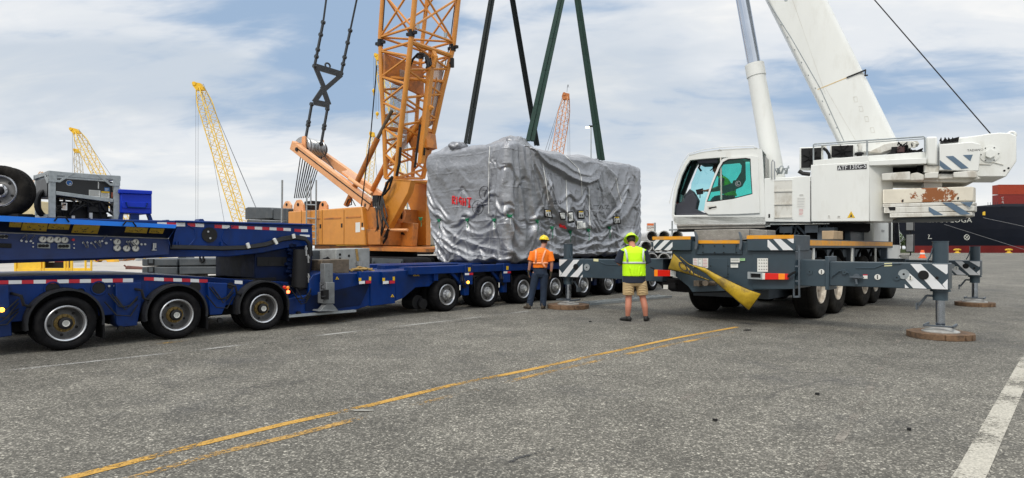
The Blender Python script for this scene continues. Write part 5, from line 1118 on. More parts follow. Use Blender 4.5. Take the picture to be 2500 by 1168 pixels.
# round timber pads under the feet: things of their own
def pad(pos, r_, lab):
    q = MB(); n = 40; k = 7
    for i in range(k):
        x0 = -r_+2*r_*i/k+.004; x1 = -r_+2*r_*(i+1)/k-.004; pts = []
        for j in range(5): x = x0+(x1-x0)*j/4; pts.append((x, math.sqrt(max(0, r_*r_-x*x))+.012*math.sin(i*2.1)))
        pl = [V((x, y, 0)) for x, y in pts]+[V((x, -y, 0)) for x, y in pts[::-1]]; m = Matrix.Rotation(R(20), 3, 'Z')
        if pl[0].y < .02: pl = [p for p in pl if abs(p.y) > .001]
        q.ext([V((pos[0], pos[1], .001))+m @ p for p in pl], (0, 0, .10))
    tag(part('outrigger_pad', q, WOOD, base=V((pos[0], pos[1], 0)), bevel=.006), lab, 'pad', 'round timber pads under the outrigger feet')
pad(C.W(aL+.2, jR), .49, 'round timber pad under the nearest right-hand outrigger foot'); pad(C.W(aL+.2, jL), .53, 'round timber pad under the outrigger foot beside the orange-shirted worker'); pad(C.W(fp[0], jF), .44, 'round timber pad under the far right outrigger, nearest the ship'); 
# front driving cab of the carrier
q = MB()
cb_ = [(4.35, 1.66), (6.1, 1.66), (6.1, 1.0), (7.75, 1.0), (7.85, 1.6), (7.55, 2.5), (4.35, 2.5)]
q.ext([C.W(a_, .22, h) for a_, h in cb_], -C.v*2.9); part('driving_cab', q, CW, CR, bevel=.04)
q = MB(); q.ext([C.W(a_, .224, h) for a_, h in ((6.7, 1.62), (7.7, 1.62), (7.5, 2.36), (6.7, 2.38))], -C.v*.004); part('cab_window', q, GLD, CR)
q = MB(); q.ext([C.W(a_, .23, h) for a_, h in ((6.15, 1.68), (6.45, 1.68), (6.45, 2.46), (6.15, 2.46))], -C.v*.01); part('cab_grille', q, BLACK, CR)
q = MB(); q.tube([C.W(7.4, .2, 2.45), C.W(7.75, .45, 2.42), C.W(7.75, .5, 2.2), C.W(7.75, .5, 1.3), C.W(7.5, .25, 1.28)], .02, 6); part('mirror_arm', q, BLACK, CR)
for h0, h1 in ((2.05, 2.35), (1.4, 1.95)): 
    q = MB(); q.box(C, 7.68, 7.80, .38, .60, h0, h1); q.mat(1).box(C, 7.673, 7.68, .40, .58, h0+.02, h1-.02); part('wing_mirror', q, [BLACK, STEEL], CR, bevel=.02)
q = MB(); q.text('TADANO', C.W(5.4, .226, 2.0), C.u, (0, 0, 1), .10); part('cab_lettering', q, INK, CR)
q = MB(); q.ext([C.W(a_, .0, h) for a_, h in ((2.9, 1.67), (4.3, 1.67), (4.3, 2.42), (2.9, 2.42))], -C.v*.5); part('engine_cover', q, CG, CR, bevel=.02)
q = MB(); q.box(C, 2.2, 2.9, -.6, -.2, 1.67, 2.05); part('deck_crate', q, CGL, CR, bevel=.02)
q = MB(); q.box(C, 1.0, 1.8, -.15, .1, 1.73, 1.93); part('timber_crate', q, M('pale_wood', (.42, .3, .18), .8, var=.2), CR, bevel=.01)
q = MB(); q.box(C, -.6, 1.6, -.15, .1, 1.67, 1.72); q.box(C, -1.6, -.9, -1.0, -.5, 1.67, 1.75); part('deck_plate', q, CGL, CR)
# turntable
ctr = S.W(-.05, 1.4, 0)
q = MB(); q.cyl(ctr+V((0, 0, 1.6)), ctr+V((0, 0, 1.98)), .95, 36); q.box(S, -1.0, 1.3, .55, 2.2, 1.95, 2.14); q.box(S, -1.6, -.6, .9, 1.7, 1.85, 2.1); part('turntable', q, BLACKM, CR, bevel=.01)
q = MB()
for i in range(10): a_ = random.uniform(-.8, .4); q.tube([S.W(a_, .5, 2.1), S.W(a_+random.uniform(-.2, .2), .35, 1.9), S.W(a_+random.uniform(-.3, .3), .6, 1.7)], .02, 6)
q.box(S, -.75, -.45, .3, .6, 1.92, 2.08); q.box(S, -.15, .15, .25, .5, 1.92, 2.1); part('slew_hoses', q, CGL, CR)
# ---------------- upper works
def sp(pl, v=0.): return S.pts(pl, 'v', v)
vz = S.v
q = MB(); q.ext(sp([(1866, 436), (1979, 430), (1979, 543), (1867, 542)]), vz*1.3); part('ladder_cabinet', q, CW, CR, bevel=.015)
q = MB(); q.ring(sp([(1888, 440), (1936, 439), (1936, 536), (1889, 537)], -.012), sp([(1890, 442), (1934, 441), (1934, 534), (1891, 535)], -.012), vz*.012); part('ladder_frame', q, CW, CR)
q = MB(); q.ext(sp([(1890, 442), (1934, 441), (1934, 534), (1891, 535)], -.004), vz*.002); part('ladder_recess', q, CWD, CR)
q = MB(); 
for y in (466, 498, 530): q.ext(sp([(1890, y), (1934, y-1), (1934, y+2), (1890, y+3)], -.03), vz*.03)
part('ladder_rung', q, CWD, CR)
q = MB(); q.ext(sp([(1980, 403), (2123, 394), (2123, 541), (1980, 542)], -.02), vz*1.3); a_ = S.L(2123, 470, 'v', -.02); 
part('engine_housing', q, CW, CR, bevel=.018)
l0 = S.L(2123, 394, 'v', -.02); l1 = S.L(2123, 541, 'v', -.02)
q = MB(); q.ext([S.W(l0[0]+.002, .0, l1[2]), S.W(l0[0]+.50, .42, l1[2]), S.W(l0[0]+.50, 1.28, l1[2]), S.W(l0[0]+.002, 1.28, l1[2])], (0, 0, l0[2]-l1[2]-.03)); part('engine_housing_end', q, CW, CR, bevel=.015)
q = MB(); q.ext(sp([(2044, 405), (2116, 401), (2116, 413), (2044, 416.5)], -.024), -vz*.003); part('model_plate', q, INK, CR)
q = MB(); ce = S.P(2080, 408.7, 'v', -.029); q.text('ATF 130G-5', ce, S.u+V((0, 0, .05)), (0, 0, 1), .145, .84); part('model_lettering', q, WHITE, CR)
tri(2078, 526, 10, -.024, par=CR, fr=S, ax='v')
def sq(x0, y0, x1, y1, m, name, v=-.004, ln=0, lm=INK):
    q = MB(); q.ext(sp([(x0, y0), (x1, y0), (x1, y1), (x0, y1)], v), -vz*.003); q.mat(1)
    for i in range(ln): y = y0+1+i*(y1-y0-1.5)/ln; q.ext(sp([(x0+1, y), (x1-random.uniform(1, 3), y), (x1-random.uniform(1, 3), y+.9), (x0+1, y+.9)], v-.0035), -vz*.002)
    return part(name, q, [m, lm], CR)
sq(1951, 475, 1963, 479, PAPER, 'label', ln=1); sq(1946, 483, 1966, 508, PAPER, 'label', ln=6, lm=M('grey_ink2', (.4, .4, .4), .6)); sq(1950, 510, 1962, 528, PAPER, 'label', ln=5, lm=PINKP); sq(2021, 526, 2027, 533, PAPER, 'label', v=-.024, ln=2); sq(2044, 527, 2052, 533, PAPER, 'label', v=-.024, ln=2); sq(1876, 523, 1880, 532, BLACK, 'latch'); 
q = MB(); q.box(S, S.L(1979, 500, 'v', 0)[0]-.005, S.L(1981, 500, 'v', 0)[0], -.006, .0, 2.2, 3.2); part('seam', q, INK, CR)
# radiators
for x0, x1, y0_, y1_, v_ in ((1955, 2006, 360, 413, .35), (2029, 2084, 354, 388, .3)):
    q = MB(); q.ext(sp([(x0-3, y0_), (x1+3, y0_-2), (x1+3, y1_), (x0-3, y1_)], v_), vz*.4); part('radiator_housing', q, CW, CR, bevel=.02)
    q = MB(); q.ext(sp([(x0+1, y0_+3), (x1-1, y0_+1), (x1-1, y1_-3), (x0+1, y1_-3)], v_-.012), vz*.01); cc = S.P((x0+x1)/2, (y0_+y1_)/2, 'v', v_-.02)
    part('radiator_grille', q, BLACK, CR); q = MB(); q.cyl(cc, cc-vz*.03, .06, 12)
    for i in range(7): a_ = i/7*6.283; q.beam(cc, cc+S.u*math.cos(a_)*.2+V((0, 0, math.sin(a_)*.2)), .05, .01, vz)
    part('fan', q, BLACKM, CR)
q = MB(); q.tube([S.P(x, y, 'v', .25) for x, y in ((2010, 362), (2018, 368), (2024, 378), (2025, 388))], .035, 8); q.lathe(S.P(2098, 384, 'v', .3), (0, 0, 1), [(.06, 0), (.06, .05), (.1, .06), (.1, .1), (.05, .12)], 14); q.tube([S.P(x, y, 'v', .3) for x, y in ((1950, 418), (1960, 424), (1978, 426))], .05, 8); part('coolant_pipe', q, BLACK, CR)
q = MB(); q.tube([S.P(x, y, 'v', .3) for x, y in ((2096, 352), (2100, 358), (2099, 376))], .05, 10); q.tube([S.P(x, y, 'v', .3) for x, y in ((2005, 358), (2012, 356), (2016, 368))], .045, 8); part('exhaust_pipe', q, CWD, CR)
# walkway lip, rails
q = MB(); q.ext(sp([(1985, 392), (2118, 380), (2123, 394), (1985, 403)], .0), vz*1.2); q.ext(sp([(2122, 393), (2262, 386), (2262, 400), (2122, 405)], -.03), vz*1.0); q.ext(sp([(2116, 381), (2258, 371), (2262, 387), (2116, 396)], .25), vz*.8); part('walkway', q, CW, CR, bevel=.01)
q = MB(); q.tube([S.P(x, y, 'v', .05) for x, y in ((1986, 400), (1986, 354), (1989, 352), (2117, 343), (2255, 334), (2258, 337), (2258, 372))], .018, 8); q.tube([S.P(x, y, 'v', .05) for x, y in ((1986, 357), (2117, 348), (2256, 339))], .014, 8); q.tube([S.P(2117, 342, 'v', .05), S.P(2117, 395, 'v', .05)], .022, 8); part('handrail', q, GALV, CR)
q = MB(); q.tube([S.P(x, y, 'v', -.02) for x, y in ((1884, 437), (1884, 396), (1887, 391), (1891, 396), (1891, 437))], .016, 8); part('grab_handle', q, STEEL, CR)
# hydraulic clutter
q = MB()
for i in range(22):
    x = random.uniform(2185, 2250); y = random.uniform(350, 378); q.tube([S.P(x, y, 'v', .5), S.P(x+random.uniform(-8, 8), y-random.uniform(0, 10), 'v', .4), S.P(x+random.uniform(-14, 14), y+random.uniform(-2, 8), 'v', .5)], .02, 6)
q.box(Fr(S.P(2200, 380, 'v', .6), u=S.u, v=S.v), -.2, .2, 0, .4, 0, .22); q.ext(sp([(2155, 382), (2175, 371), (2235, 366), (2250, 372), (2250, 382)], .5), vz*.2)
part('valve_bank', q, BLACK, CR)
q = MB(); q.ext(sp([(2191, 358), (2209, 357), (2209, 372), (2191, 373)], .4), vz*.2); part('red_brown_cover', q, M('brown_cap', (.06, .025, .025), .5), CR, bevel=.02)
q = MB(); q.tube([S.P(x, y, 'v', .38) for x, y in ((2222, 362), (2220, 352), (2226, 347), (2233, 350), (2231, 362))], .035, 8); q.ext(sp([(2120, 372), (2160, 352), (2200, 345), (2240, 344), (2245, 352), (2205, 356), (2150, 374)], .7), vz*.5); part('boom_foot_fairing', q, CWD, CR, bevel=.02)
q = MB()
for i in range(10): x = random.uniform(1898, 1922); q.tube([S.P(x, 425, 'v', .9), S.P(x+random.uniform(-8, 8), 412, 'v', .8), S.P(x+random.uniform(-6, 6), random.uniform(405, 430), 'v', .9)], .018, 6)
part('cylinder_foot_hoses', q, GALV, CR)
# luffing cylinder
q = MB(); bA = S.P(1893, 440, 'v', 1.4); bB = S.P(1843, 166, 'v', 1.4); q.cyl(bA, bB, 23.5*bA.y/F, 32, 20.5*bB.y/F); dr = (bB-bA).normalized(); q.cyl(bB-dr*.25, bB+dr*.10, 22.5*bB.y/F, 32); part('luffing_cylinder', q, CW, CR)
q = MB(); e_ = S.P(1775, -210, 'v', 1.4); q.cyl(bB, e_, 15.5*bB.y/F, 32); part('luffing_rod', q, CHROME, CR)
# boom
vb = .92
def bl_(x, y): return S.P(x, y, 'v', vb)
L0, R0 = bl_(2060, 372), bl_(2204, 366); Lt, Rt = bl_(1872, 0), bl_(2022, 0)
Lx = Lt+(Lt-L0)*2.2; Rx = Rt+(Rt-R0)*2.2
ax_ = ((Lt+Rt)/2-(L0+R0)/2).normalized()
def boomsec(ca, cb, w0, wd, cen=None, rad=.16):
    c = (ca+cb)/2; e = (cb-ca); hw = e.length/2; e.normalize(); cs = []
    for cx, cy, a0 in ((hw-rad, wd-rad, 0), (-hw+rad, wd-rad, 90), (-hw+rad*.6, rad*.6, 180), (hw-rad, rad, 270)):
        rd = rad if a0 != 180 else rad*.6
        for k in range(6): an = R(a0+k*18); cs.append((cx+math.cos(an)*rd, cy+math.sin(an)*rd))
    return [c+e*x+vz*y for x, y in cs]
q = MB(); n = 24; s0 = boomsec(L0, R0, 0, .95); s1 = boomsec(Lx, Rx, 0, .85)
q.add(s0+s1, [(i, (i+1) % n, n+(i+1) % n, n+i) for i in range(n)]+[tuple(range(n))[::-1], tuple(range(n, 2*n))])
boom = part('telescopic_boom', q, CW, CR, ang=30)
q = MB(); mL, mR = bl_(1996, 219), bl_(2112, 172); q.beam(mL.lerp(mR, .62)-vz*.0, mR+(mR-mL)*.02, .06, .03, vz); q.beam(mR+(mR-mL)*.01, mR+(mR-mL)*.01+vz*.9, .03, .03, S.u); p = bl_(2110, 185); q.cyl(p, p+S.u*.08, .02, 8); part('boom_collar', q, BLACK, boom)
q = MB(); q.beam(bl_(1996, 219)-vz*.003, mL.lerp(mR, .7)-vz*.003, .004, .02, vz); part('rust_line', q, M('rust_line', (.62, .45, .2), .7, var=.2), boom)
q = MB()
q.tube([bl_(2062, 345)+ -S.u*.015, bl_(2002, 212)-S.u*.015, bl_(1935, 95)-S.u*.02, bl_(1875, 0)-S.u*.02, bl_(1800, -150)-S.u*.02], .011, 6)
for t_ in [i/11 for i in range(11)]: p = bl_(2062, 345).lerp(bl_(1876, 0), t_)-S.u*.015; q.cyl(p-ax_*.015, p+ax_*.015, .013, 6)
part('boom_cable_rail', q, GALV, boom)
q = MB(); q.tube([bl_(2015, 230), bl_(1935, 0)], .004, 4); q.tube([bl_(2090, 345), bl_(2015, 215)], .004, 4); part('boom_seam', q, CWD, boom)
for x, y in ((2088, 243), (2101, 266), (2115, 291), (2129, 318), (2141, 345)):
    q = MB(); q.ring(sp([(x-5, y-6), (x+4, y-7), (x+7, y+6), (x-2, y+7)], vb-.004), sp([(x-4, y-5), (x+3.4, y-6), (x+6, y+5.2), (x-1.4, y+6)], vb-.004), vz*.004); part('boom_plate', q, CWD, boom)
q = MB(); q.ext(sp([(1913, -3), (1924, -3), (1922, 3), (1916, 4)], vb-.004), vz*.003); part('boom_label', q, GALV, boom)
# post
q = MB(); q.ext(sp([(2262, 334), (2289, 333), (2289, 404), (2262, 402)], .05), vz*.5); part('counterweight_post', q, CW, CR, bevel=.04)
q = MB(); q.ext(sp([(2240, 402), (2300, 405), (2300, 420), (2240, 420)], .3), vz*1.2); q.ext(sp([(2165, 405), (2240, 400), (2240, 430), (2165, 430)], .7), vz*1.2); part('rear_frame', q, BLACKM, CR)
q = MB(); q.ext(sp([(2256, 404), (2292, 406), (2292, 424), (2256, 421)], .12), vz*.4); q.ext(sp([(2256, 440), (2300, 440), (2300, 466), (2256, 466)], .4), vz*.8); part('counterweight_carrier', q, CWD, CR)
# hoist winch housing (tail)
q = MB(); q.ext(sp([(2292, 350), (2300, 342), (2345, 336), (2395, 330), (2410, 327), (2440, 324), (2466, 325), (2482, 332), (2482, 394), (2456, 432), (2395, 432), (2300, 420)], .62), vz*1.5); part('winch_housing', q, CW, CR, bevel=.02)
q = MB(); p = S.P(2416, 377, 'v', .62); q.lathe(p, -vz, [(.19, 0), (.19, .02), (.001, .021)], 28); q.lathe(p, -vz, [(.10, 0), (.10, .12), (.001, .12)], 6); part('winch_hub', q, CW, CR)
q = MB()
for i in range(6): a_ = i/6*6.283; pp_ = p+S.u*math.cos(a_)*.165+V((0, 0, math.sin(a_)*.165)); q.cyl(pp_, pp_-vz*.04, .012, 6)
for x, y in ((2452, 417), (2462, 411)): pp_ = S.P(x, y, 'v', .62); q.cyl(pp_, pp_-vz*.01, .022, 8)
part('hub_bolt', q, BLACK, CR)
q = MB(); q.tube([S.P(x, y, 'v', .60) for x, y in ((2390, 401), (2418, 402), (2424, 396), (2440, 400), (2450, 403))], .01, 6); part('tail_hose', q, CWD, CR)
q = MB(); p = S.P(2470, 330, 'v', 1.2); q.tube([p+S.u*math.cos(a_)*.07+V((0, 0, math.sin(a_)*.07)) for a_ in [i/14*6.283 for i in range(14)]], .03, 8, closed=True); part('lifting_eye', q, CW, CR)
q = MB(); q.ext(sp([(2297, 344), (2320, 340), (2342, 334), (2340, 346), (2297, 350)], .5), vz*.5); 
for i in range(9): x = random.uniform(2296, 2340); q.tube([S.P(x, 344, 'v', .5), S.P(x+random.uniform(-6, 6), 337, 'v', .45), S.P(x+random.uniform(-8, 8), 345, 'v', .5)], .018, 6)
part('winch_hoses', q, BLACK, CR)
q = MB(); q.ext(sp([(2294, 353), (2372, 347), (2394, 352), (2390, 418), (2294, 416)], .0), vz*.6); part('side_weight', q, CW, CR, bevel=.015)
BAND = M('band_blue_grey', (.09, .145, .21), .45)
q = MB()
for pl in ([(2294, 391), (2325, 415), (2305, 414), (2294, 405)], [(2309, 382), (2327, 381), (2365, 411), (2347, 413)], [(2351, 379), (2375, 378), (2369, 394)]): q.ext(sp(pl, -.004), -vz*.003)
part('warning_stripe', q, BAND, CR)
q = MB(); q.text('TADANO', S.P(2381, 367, 'v', -.005), S.u, (0, 0, 1), .07); part('maker_lettering', q, INK, CR)
# counterweights
q = MB(); q.ext(sp([(2153, 424), (2222, 419), (2224, 440), (2153, 441)], .0), vz*1.9); q.ext(sp([(2224, 424), (2240, 421), (2256, 427), (2256, 440), (2222, 441)], .12), vz*1.9); q.ext(sp([(2258, 423), (2291, 420), (2291, 435), (2258, 436)], -.02), vz*1.6); q.ext(sp([(2291, 425), (2330, 425), (2330, 436), (2291, 438)], .12), vz*1.6); q.ext(sp([(2328, 421), (2372, 417), (2386, 419), (2386, 434), (2328, 434)], -.02), vz*2.3)
q.ext(sp([(2153, 432), (2386, 430), (2395, 436), (2360, 446), (2153, 442)], .2), vz*2.0); part('counterweight_plate', q, CWD, CR, bevel=.015)
a0_ = S.L(2156, 465, 'v', 0)[0]; a1_ = S.L(2392, 465, 'v', 0)[0]
def cwp(h0, h1, a0, a1, m, inset=0., nm='counterweight_plate', chl=0):
    o_ = [(a0+chl, inset), (a1-.32, inset), (a1-.1, inset+.12), (a1, inset+.5), (a1, 2.3), (a1-.3, 2.7), (a0, 2.7), (a0, inset+chl)]
    q = MB(); q.ext([S.W(x, y, h0) for x, y in o_], (0, 0, h1-h0)); return part(nm, q, m, CR, bevel=.018)
hA = [S.L(2156, y, 'v', 0)[2] for y in (466, 499, 505, 521, 531)]; hB_ = [S.L(2384, y, 'v', 0)[2] for y in (452, 491, 503, 517, 527)]
hs = [(x+y)/2 for x, y in zip(hA, hB_)]
rw_ = RUSTW; t_n = rw_.node_tree; mixn = [x for x in t_n.nodes if x.type == 'MIX'][0]; mk_ = mixn.inputs[0].links[0].from_socket
tcx = [x for x in t_n.nodes if x.type == 'TEX_COORD'][0]; dst = t_n.nodes.new('ShaderNodeVectorMath'); dst.operation = 'DISTANCE'; t_n.links.new(tcx.outputs['Object'], dst.inputs[0]); rc = S.P(2282, 474, 'v', 0)-WL[CR.name]; dst.inputs[1].default_value = rc
mr_ = t_n.nodes.new('ShaderNodeMapRange'); t_n.links.new(dst.outputs['Value'], mr_.inputs[0]); mr_.inputs[1].default_value = .10; mr_.inputs[2].default_value = .85; mr_.inputs[3].default_value = .16; mr_.inputs[4].default_value = 0
nz_ = mk_.node.inputs[0].links[0].from_socket; ad_ = t_n.nodes.new('ShaderNodeMath'); ad_.operation = 'ADD'; t_n.links.new(nz_, ad_.inputs[0]); t_n.links.new(mr_.outputs[0], ad_.inputs[1]); t_n.links.new(ad_.outputs[0], mk_.node.inputs[0])
cwp(hs[1]+.012, hs[0], a0_, a1_, RUSTW); cwp(hs[2]+.008, hs[1], a0_, a1_+.02, CWD); cwp(hs[3]+.008, hs[2], a0_+.02, a1_+.02, CWD); cwp(hs[4], hs[3], a0_+.14, a1_-.02, CWD)
q = MB(); q.box(S, a0_+.3, a1_-.2, .3, 2.5, hs[4]-.05, hs[4]-.002); part('counterweight_base', q, CGL, CR, bevel=.03)
q = MB(); k0 = S.L(2285, 500, 'v', 0)[0]
P = lambda x, h: S.W(x, -.004, h)
h_a, h_b, h_c, h_d = hs[1]-.01, hs[2], hs[3], hs[4]+.01
q.ext([P(k0+.12, h_a), P(k0+.30, h_a), P(k0+.66, h_d+.02), P(k0+.46, h_d+.02)], -vz*.003); q.ext([P(k0-.14, hs[2]-.01), P(k0+.14, h_d+.02), P(k0-.04, h_d+.02), P(k0-.14, h_d+.12)], -vz*.003); q.ext([P(k0+.46, h_a), P(k0+.70, h_a), P(k0+.64, h_a-.12)], -vz*.003)
part('warning_stripe', q, BAND, CR)
q = MB(); q.ext(sp([(2168, 506), (2186, 506), (2186, 514), (2172, 514)], -.004), -vz*.004); q.ext(sp([(2202, 488), (2206, 487), (2206, 493), (2202, 494)], -.004), -vz*.004); q.ext(sp([(2337, 482), (2341, 481), (2341, 487), (2337, 488)], -.004), -vz*.004); part('forklift_slot', q, BLACK, CR)
# hoist rope
q = MB(); q.tube([S.P(2421, 330, 'v', 1.3), S.P(2135, 0, 'v', 1.3), S.P(1800, -387, 'v', 1.3)], .014, 6); part('hoist_rope', q, BLACK, CR)
# ---------------- crane cab
def cabring(outer, inner, v0, th, nm, m): q = MB(); q.ring(sp(outer, v0), sp(inner, v0), vz*th); return part(nm, q, m, CR, bevel=.012)
out = [(1640, 528), (1641, 495), (1646, 462), (1657, 425), (1670, 398), (1682, 379), (1715, 371), (1752, 366), (1800, 363), (1848, 361), (1860, 366), (1863, 400), (1866, 460), (1869, 545), (1800, 547), (1720, 549), (1655, 550), (1645, 542)]
inn = [(1645, 524), (1648, 496), (1654, 463), (1665, 428), (1676, 405), (1685, 392), (1712, 389), (1752, 386), (1800, 384), (1836, 383), (1846, 386), (1849, 410), (1851, 460), (1852, 520), (1800, 523), (1720, 525), (1655, 526), (1648, 526)]
cab = cabring(out, inn, 0.0, .10, 'cab_shell', CW)
q = MB(); q.ring(sp(out, 0)[0:0] or [p+vz*.98 for p in sp(out, 0)], [p+vz*.98 for p in sp(inn, 0)], vz*.10); part('cab_far_frame', q, CW, cab, bevel=.01)
o3 = sp(out, 0)
q = MB()
for i in range(5, 9): q.ext([o3[i], o3[i+1], o3[i+1]-V((0, 0, .03)), o3[i]-V((0, 0, .03))], vz*1.08)      # roof
q.ext([o3[9], o3[10], o3[10]-S.u*.05, o3[9]-S.u*.05], vz*1.08)
q.ext([S.W(S.L(1645, 545, 'v', 0)[0], 0, S.L(1645, 548, 'v', 0)[2]), S.W(S.L(1868, 545, 'v', 0)[0], 0, S.L(1868, 548, 'v', 0)[2]), S.W(S.L(1868, 545, 'v', 0)[0], 0, S.L(1868, 530, 'v', 0)[2]), S.W(S.L(1645, 545, 'v', 0)[0], 0, S.L(1645, 530, 'v', 0)[2])], vz*1.08)
part('cab_roof_and_floor', q, CW, cab)
q = MB()
for i in range(0, 5): a_, b_ = o3[i], o3[i+1]; q.ext([a_+vz*.1, b_+vz*.1, b_+vz*.1+S.u*.012, a_+vz*.1+S.u*.012], vz*.88)
part('windscreen', q, GLL, cab)
q = MB(); q.ext([p+vz*1.02 for p in sp([(1668, 440), (1684, 400), (1700, 392), (1836, 388), (1850, 395), (1850, 500), (1740, 505), (1700, 510), (1660, 512)], 0)], vz*.01); part('side_window', q, GLS, cab)
q = MB(); l_ = S.L(1866, 400, 'v', 0)
q.ext([S.W(l_[0], .1, S.L(1866, 470, 'v', 0)[2]), S.W(l_[0], .98, S.L(1866, 470, 'v', 0)[2]), S.W(l_[0], .98, S.L(1866, 380, 'v', 0)[2]), S.W(l_[0], .1, S.L(1866, 380, 'v', 0)[2])], S.u*.01); part('rear_window', q, GLD, cab)
q = MB(); q.ext([S.W(l_[0]-.05, .1, S.L(1866, 545, 'v', 0)[2]), S.W(l_[0]-.05, .98, S.L(1866, 545, 'v', 0)[2]), S.W(l_[0]-.05, .98, S.L(1866, 470, 'v', 0)[2]), S.W(l_[0]-.05, .1, S.L(1866, 470, 'v', 0)[2])], S.u*.04); part('rear_wall', q, CWD, cab)
# door slid open
dO = [(1718, 517), (1722, 490), (1737, 445), (1753, 405), (1764, 388), (1780, 384), (1838, 381), (1850, 383), (1853, 450), (1855, 521), (1800, 524), (1730, 525)]
dI = [(1725, 493), (1728, 487), (1741, 448), (1756, 412), (1765, 396), (1778, 389), (1820, 386), (1832, 388), (1834, 430), (1837, 474), (1790, 486), (1740, 493)]
q = MB(); q.ring(sp(dO, -.04), sp(dI, -.04), vz*.035); door = part('cab_door', q, CW, cab, bevel=.01)
q = MB(); q.ring(sp(dI, -.042), [S.P(x+(1785-x)*.035, y+(440-y)*.04, 'v', -.042) for x, y in dI], vz*.03); part('window_seal', q, BLACK, door)
q = MB(); q.ext(sp(dI, -.02), vz*.006); part('door_window', q, GLT, door)
q = MB(); q.ext(sp([(1758, 384), (1761, 386), (1763, 490), (1758, 491)], -.02), vz*.02); part('window_bar', q, CWD, door)
q = MB(); q.ring(sp([(1758, 400), (1766, 391), (1812, 390), (1820, 396), (1821, 440), (1812, 456), (1790, 466), (1760, 476)], .0), sp([(1762, 404), (1768, 402), (1806, 399), (1811, 405), (1809, 420), (1800, 435), (1792, 446), (1764, 455)], .0), vz*.004); part('window_shade', q, M('smoke_film', (.03, .06, .07), .4), door)
q = MB(); q.ext(sp([(1727, 504), (1748, 501), (1751, 508), (1747, 512), (1728, 514)], -.043), vz*.002); q.mat(1).ext(sp([(1730, 507), (1749, 504), (1749, 507), (1738, 509), (1735, 511), (1731, 511)], -.05), vz*.006); part('door_handle', q, [CWD, BLACK], door)
q = MB(); p = S.P(1802, 449, 'v', -.025); q.tube([p+S.u*math.cos(a_)*.065+V((0, 0, math.sin(a_)*.065)) for a_ in [i/16*6.283 for i in range(16)]], .008, 6, closed=True); q.tube([p+S.u*math.cos(a_)*.03+V((0, 0, math.sin(a_)*.03)) for a_ in [i/16*6.283 for i in range(4, 16)]], .01, 6); part('window_emblem', q, GALV, door)
# interior
q = MB(); q.ext([p+vz*.15 for p in sp([(1645, 545), (1645, 500), (1665, 490), (1672, 478), (1690, 470), (1700, 488), (1695, 510), (1715, 520), (1715, 545)], 0)], vz*.35); q.ext(sp([(1650, 548), (1735, 545), (1735, 520), (1650, 522)], .1), vz*.85); q.ext(sp([(1668, 482), (1683, 462), (1692, 468), (1698, 492), (1680, 500)], .35), vz*.3); q.ext(sp([(1700, 388), (1752, 386), (1752, 398), (1704, 400)], .1), vz*.85); part('dashboard', q, M('dash_grey', (.035, .037, .05), .6), cab, bevel=.02)
q = MB(); q.ext([p for p in sp([(1690, 396), (1700, 390), (1712, 390), (1700, 402), (1678, 455), (1668, 478), (1662, 474)], .75)], vz*.12); q.tube([S.P(x, y, 'v', .6) for x, y in ((1712, 396), (1706, 410), (1712, 418))], .03, 8); part('cab_pillar', q, BLACK, cab)
q = MB(); q.ext(sp([(1698, 464), (1716, 460), (1716, 474), (1702, 476)], .4), vz*.04); q.beam(S.P(1709, 474, 'v', .42), S.P(1709, 484, 'v', .42), .02, .02, vz); part('control_screen', q, BLACK, cab)
q = MB(); q.tube([S.P(x, y, 'v', .3) for x, y in ((1682, 500), (1698, 520))], .01, 6); q.tube([S.P(x, y, 'v', .45) for x, y in ((1684, 462), (1692, 470), (1698, 482))], .012, 6); part('control_lever', q, STEEL, cab)
q = MB(); q.ext(sp([(1742, 478), (1780, 480), (1782, 500), (1742, 500)], .35), vz*.5); q.ext(sp([(1776, 480), (1790, 440), (1796, 440), (1786, 492)], .4), vz*.4); q.ext(sp([(1730, 520), (1790, 520), (1780, 500), (1742, 500)], .4), vz*.4); part('driver_seat', q, M('seat_black', (.02, .02, .025), .8), cab, bevel=.03)
q = MB(); q.ext(sp([(1652, 552), (1866, 548), (1868, 556), (1654, 560)], .04), vz*.15); q.ext(sp([(1652, 548), (1866, 545), (1868, 549), (1652, 553)], .0), vz*.05); part('cab_step', q, DEN, cab)
q = MB(); q.ext(sp([(1650, 560), (1868, 556), (1868, 560), (1654, 566)], .1), vz*.7); q.ext(sp([(1736, 562), (1756, 562), (1752, 570), (1738, 571)], .1), vz*.3); part('cab_bracket', q, BLACK, cab)
q = MB(); q.tube([S.P(x, y, 'v', .1) for x, y in ((1641, 540), (1641, 575))], .02, 6); q.ext(sp([(1633, 560), (1655, 559), (1655, 563), (1633, 564)], .05), vz*.1); part('mirror_stay', q, GALV, cab)
q = MB(); q.tube([S.P(x, y, 'v', -.02) for x, y in ((1634, 497), (1640, 470), (1650, 435), (1665, 400), (1680, 377), (1715, 366), (1752, 361), (1800, 358), (1840, 357), (1846, 362))], .01, 6); q.ext(sp([(1752, 370), (1757, 363), (1762, 367), (1762, 370)], .0), vz*.05); part('roof_rail', q, CW, cab)
q = MB(); q.tube([S.P(x, y, 'v', .2) for x, y in ((1664, 432), (1672, 420), (1676, 424), (1672, 436), (1664, 438), (1664, 432))], .012, 6); part('wiper_frame', q, BLACK, cab)
